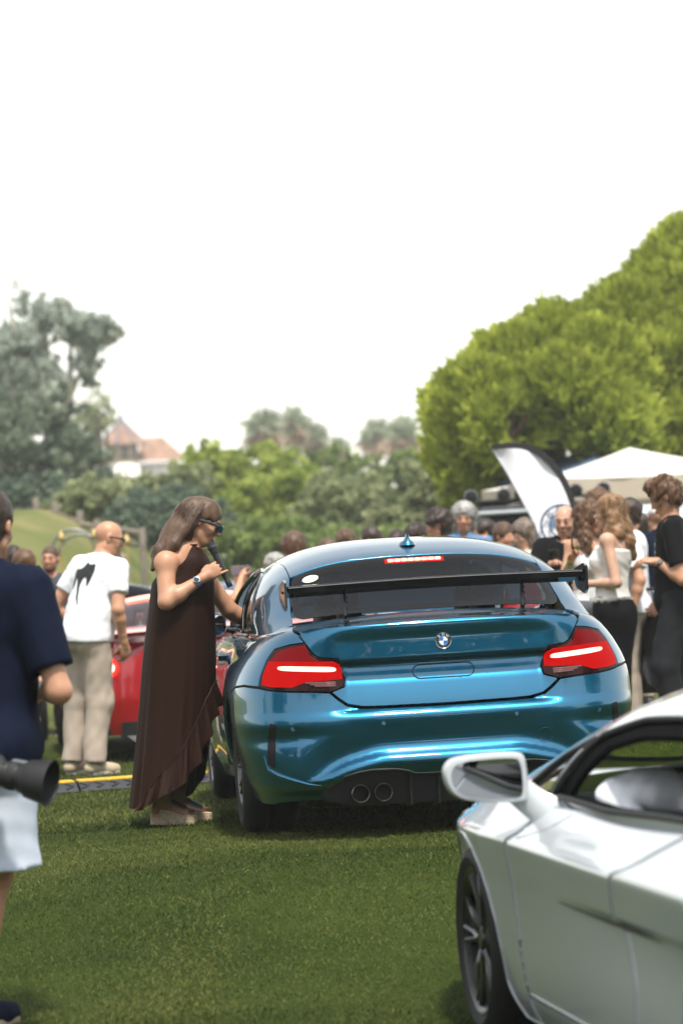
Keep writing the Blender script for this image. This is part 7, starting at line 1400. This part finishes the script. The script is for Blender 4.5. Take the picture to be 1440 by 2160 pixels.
r_, J, P, MH, body = crowd('grey haired man in a beige shirt raising a phone', 578, 1168, 23, 25, dict(st='short', col='grey', lift=.015), TEE(mat('beige_shirt', (.44, .38, .29), .85)), head=(15, 0, 0), pose=dict(elr=(.28, .22, 1.30), wrr=(.20, .34, 1.52), ell=(-.30, .20, 1.32), wrl=(-.18, .34, 1.53)))
RZ = PR(R(25)); q = np.array(r_.location)+RZ@(np.array([-.16, .40, 1.60])*r_.scale[0]); k = MB(); k.box((0, 0, 0), (.155, .009, .076), bev=.004); ph = k.build('smartphone', mat('phone_pink', (.20, .12, .14), .25, coat=.5), None, label='phone held up sideways by the grey haired man', cat='phone', loc=tuple(q)); ph.rotation_euler = (0, 0, R(20)); k = MB(); k.box((0, -.0055, 0), (.142, .003, .066)); k.build('screen', mat('phone_screen', (.12, .11, .13), .1, coat=1), ph)
crowd('dark haired man in a white shirt far behind the reaching arm', 514, 1198, 29, 110, dict(st='short', col='dark', lift=.012), TEE(WHT, collar=1, sleeve=1.8), head=(10, 14, 0), skin_='brown', pose=dict(ell=(-.24, .08, 1.12), wrl=(-.12, .30, 1.08)))
crowd('man in a blue shirt standing behind the man in white', 540, 1204, 30.5, 30, dict(st='short', col='dark', lift=.012), TEE(BSHIRT))
crowd('person in a dark cap behind the blue coupe roof', 1024, 1098, 27.5, 100, dict(st='short', col='dark', lift=.018), TEE(BLK), skin_='brown')
crowd('brown haired man facing away above the roof beside the white flag', 1062, 1104, 25, 195, dict(st='short', col='brown', lift=.013), TEE(WHT), head=(30, 6, 0), skin_='tan')
crowd('older woman with grey brown bob looking down left of the phone man', 1108, 1098, 24, 115, dict(st='bob', col='greybrown', lift=.022, amp=.006, locks=[((.07, -.02, 0), (.085, .0, -.09), .036, .03), ((-.07, -.02, 0), (-.085, 0, -.09), .036, .03)]), TEE(mat('cream_shirt', (.60, .55, .46), .85)), fem=True, head=(10, 22, 0), skin_='fair')
crowd('person with bushy dark curls behind the curly haired woman', 1262, 1040, 25.5, 160, dict(st='curly', col='curlbrown', lift=.042, amp=.014, kf=55, strands=250, slen=.04, curl=1.), TEE(BLK), skin_='brown')
r_, J, P, MH, body = crowd('broad man in a navy polo and white cap seen from behind', 1386, 1064, 26, 12, None, dict(m=NVY, hem=.88, sleeve=.6, collar=1), fat=.5, bottom=dict(m=BEI))
G = Field(); G.ell(P(0, -.012, .055), (.084, .100, .082)); G.cut(P(0, 0, .035), (0, 0, -1)); v, q = G.mesh(.009); cp = obj('cap', npmesh(v, q), mat('cap_white', (.72, .68, .70), .8), body); k = MB(); k.prism(smooth_poly([(-.07, .06), (.07, .06), (.06, .16), (0, .185), (-.06, .16)], 1), 0, .006, M=np.eye(3), o=P(0, 0, .045)); k.build('cap_peak', MATS['cap_white'], cp)
k = MB(); k.lathe([(.087, .0), (.089, .006), (.087, .012)], P(0, -.012, .036), n=28); k.build('cap_band', mat('cap_pink', (.62, .30, .28), .8), cp)
crowd('tanned man in a white shirt looking over the shoulder of the white t-shirt man', 1330, 1082, 27.5, 150, dict(st='short', col='dark', lift=.010), TEE(WHT), head=(-10, 0, 0))
crowd('dark haired man facing away left of the white cap', 1352, 1084, 29, 10, dict(st='short', col='dark', lift=.010), TEE(WHT))
r_, J, P, MH, body = crowd('bearded man in a dark jacket photographing with a phone on the hill', 107, 1152, 27, 172, dict(st='buzz', col='brown', lift=.004, amp=.001), dict(name='jacket', m=mat('charcoal_jacket', (.035, .04, .048), .8), hem=.86, sleeve=1.85), head=(0, 4, 0), vox=.010, face=True, beard='brown', pose=dict(elr=(.27, .10, 1.14), wrr=(.07, .27, 1.36), ell=(-.24, .0, 1.13), wrl=(-.16, .18, 1.0)), hands=dict(r=dict(d=(-.3, .2, .9), n=(-.8, .4, 0), curl=40)))
RZ = PR(R(172)); q = np.array(r_.location)+RZ@(np.array([.03, .32, 1.49])*r_.scale[0]); k = MB(); k.box((0, 0, 0), (.074, .009, .15), bev=.004); ph = k.build('smartphone', mat('phone_black', (.015, .014, .016), .2, coat=.5), None, label='black phone in front of the bearded man on the hill', cat='phone', loc=tuple(q)); ph.rotation_euler = (R(-12), R(15), R(172)); k = MB(); k.box((.016, .0055, .045), (.032, .003, .034), bev=.001); k.build('camera_bump', BLACKP, ph)
crowd('dark brown haired person low behind the photographer shoulder', 52, 1162, 22.5, 40, dict(st='short', col='curlbrown', lift=.018), TEE(NVY))
crowd('second dark head tucked behind the photographer collar', 28, 1154, 25, 20, dict(st='short', col='dark', lift=.016), TEE(GREYC))
# ---------------------------------------------------------------- onlookers beside the camera, seen only mirrored in the paintwork
for i_, (x_, y_, rz_, lb_, m1, m2) in enumerate([(-3.6, 7.2, -80, 'onlooker in a white t-shirt and jeans left of the photographer', WHT, JEAN), (-4.3, 9.4, -85, 'onlooker in a black t-shirt and beige trousers left of the photographer', BLK, BEI), (-3.4, 11.6, -95, 'onlooker in a blue shirt and dark jeans left of the blue coupe', BSHIRT, JEAN), (-4.6, 13.8, -90, 'onlooker in a white shirt and grey trousers left of the blue coupe', WHT, GREYC), (-2.2, 3.2, -20, 'onlooker in navy standing behind the camera position', NVY, BEI), (3.4, 4.2, 25, 'onlooker in white standing behind the white car', WHT, JEAN)]):
    person(lb_, (x_, y_, float(zg(x_, y_))), R(rz_), 1.72+.03*(i_ % 3), skin_='tan', vox=.018, face=False, hair=dict(st='short', col='dark'), top=dict(m=m1, hem=.9), bottom=dict(m=m2), shoes=dict(m=BLSH, sole=SOLE))
# ---------------------------------------------------------------- pale cloth over the wheel of the white car
G = Field(); G.ell((-.46, -.50, .86), (.17, .13, .075), k=.05); G.cap((-.60, -.58, .84), (-.56, -.80, .76), .06, .045, k=.05); G.cap((-.34, -.56, .85), (-.30, -.76, .78), .055, .04, k=.05); G.ell((-.44, -.64, .82), (.15, .10, .08), k=.05)
v, q = G.mesh(.011, lambda p: .012*wav(p, 24, 8)+.005*wav(p, 60, 9)); v = (v-np.array([-.46, -.62, .83]))*.72+np.array([-.60, -1.12, .835]); cl = obj('draped_cloth', npmesh(v, q), mat('lilac_cloth', (.86, .87, .90), .85), None, loc=white.location, label='pale cloth draped over the steering wheel of the white car', cat='cloth'); cl.rotation_euler = white.rotation_euler
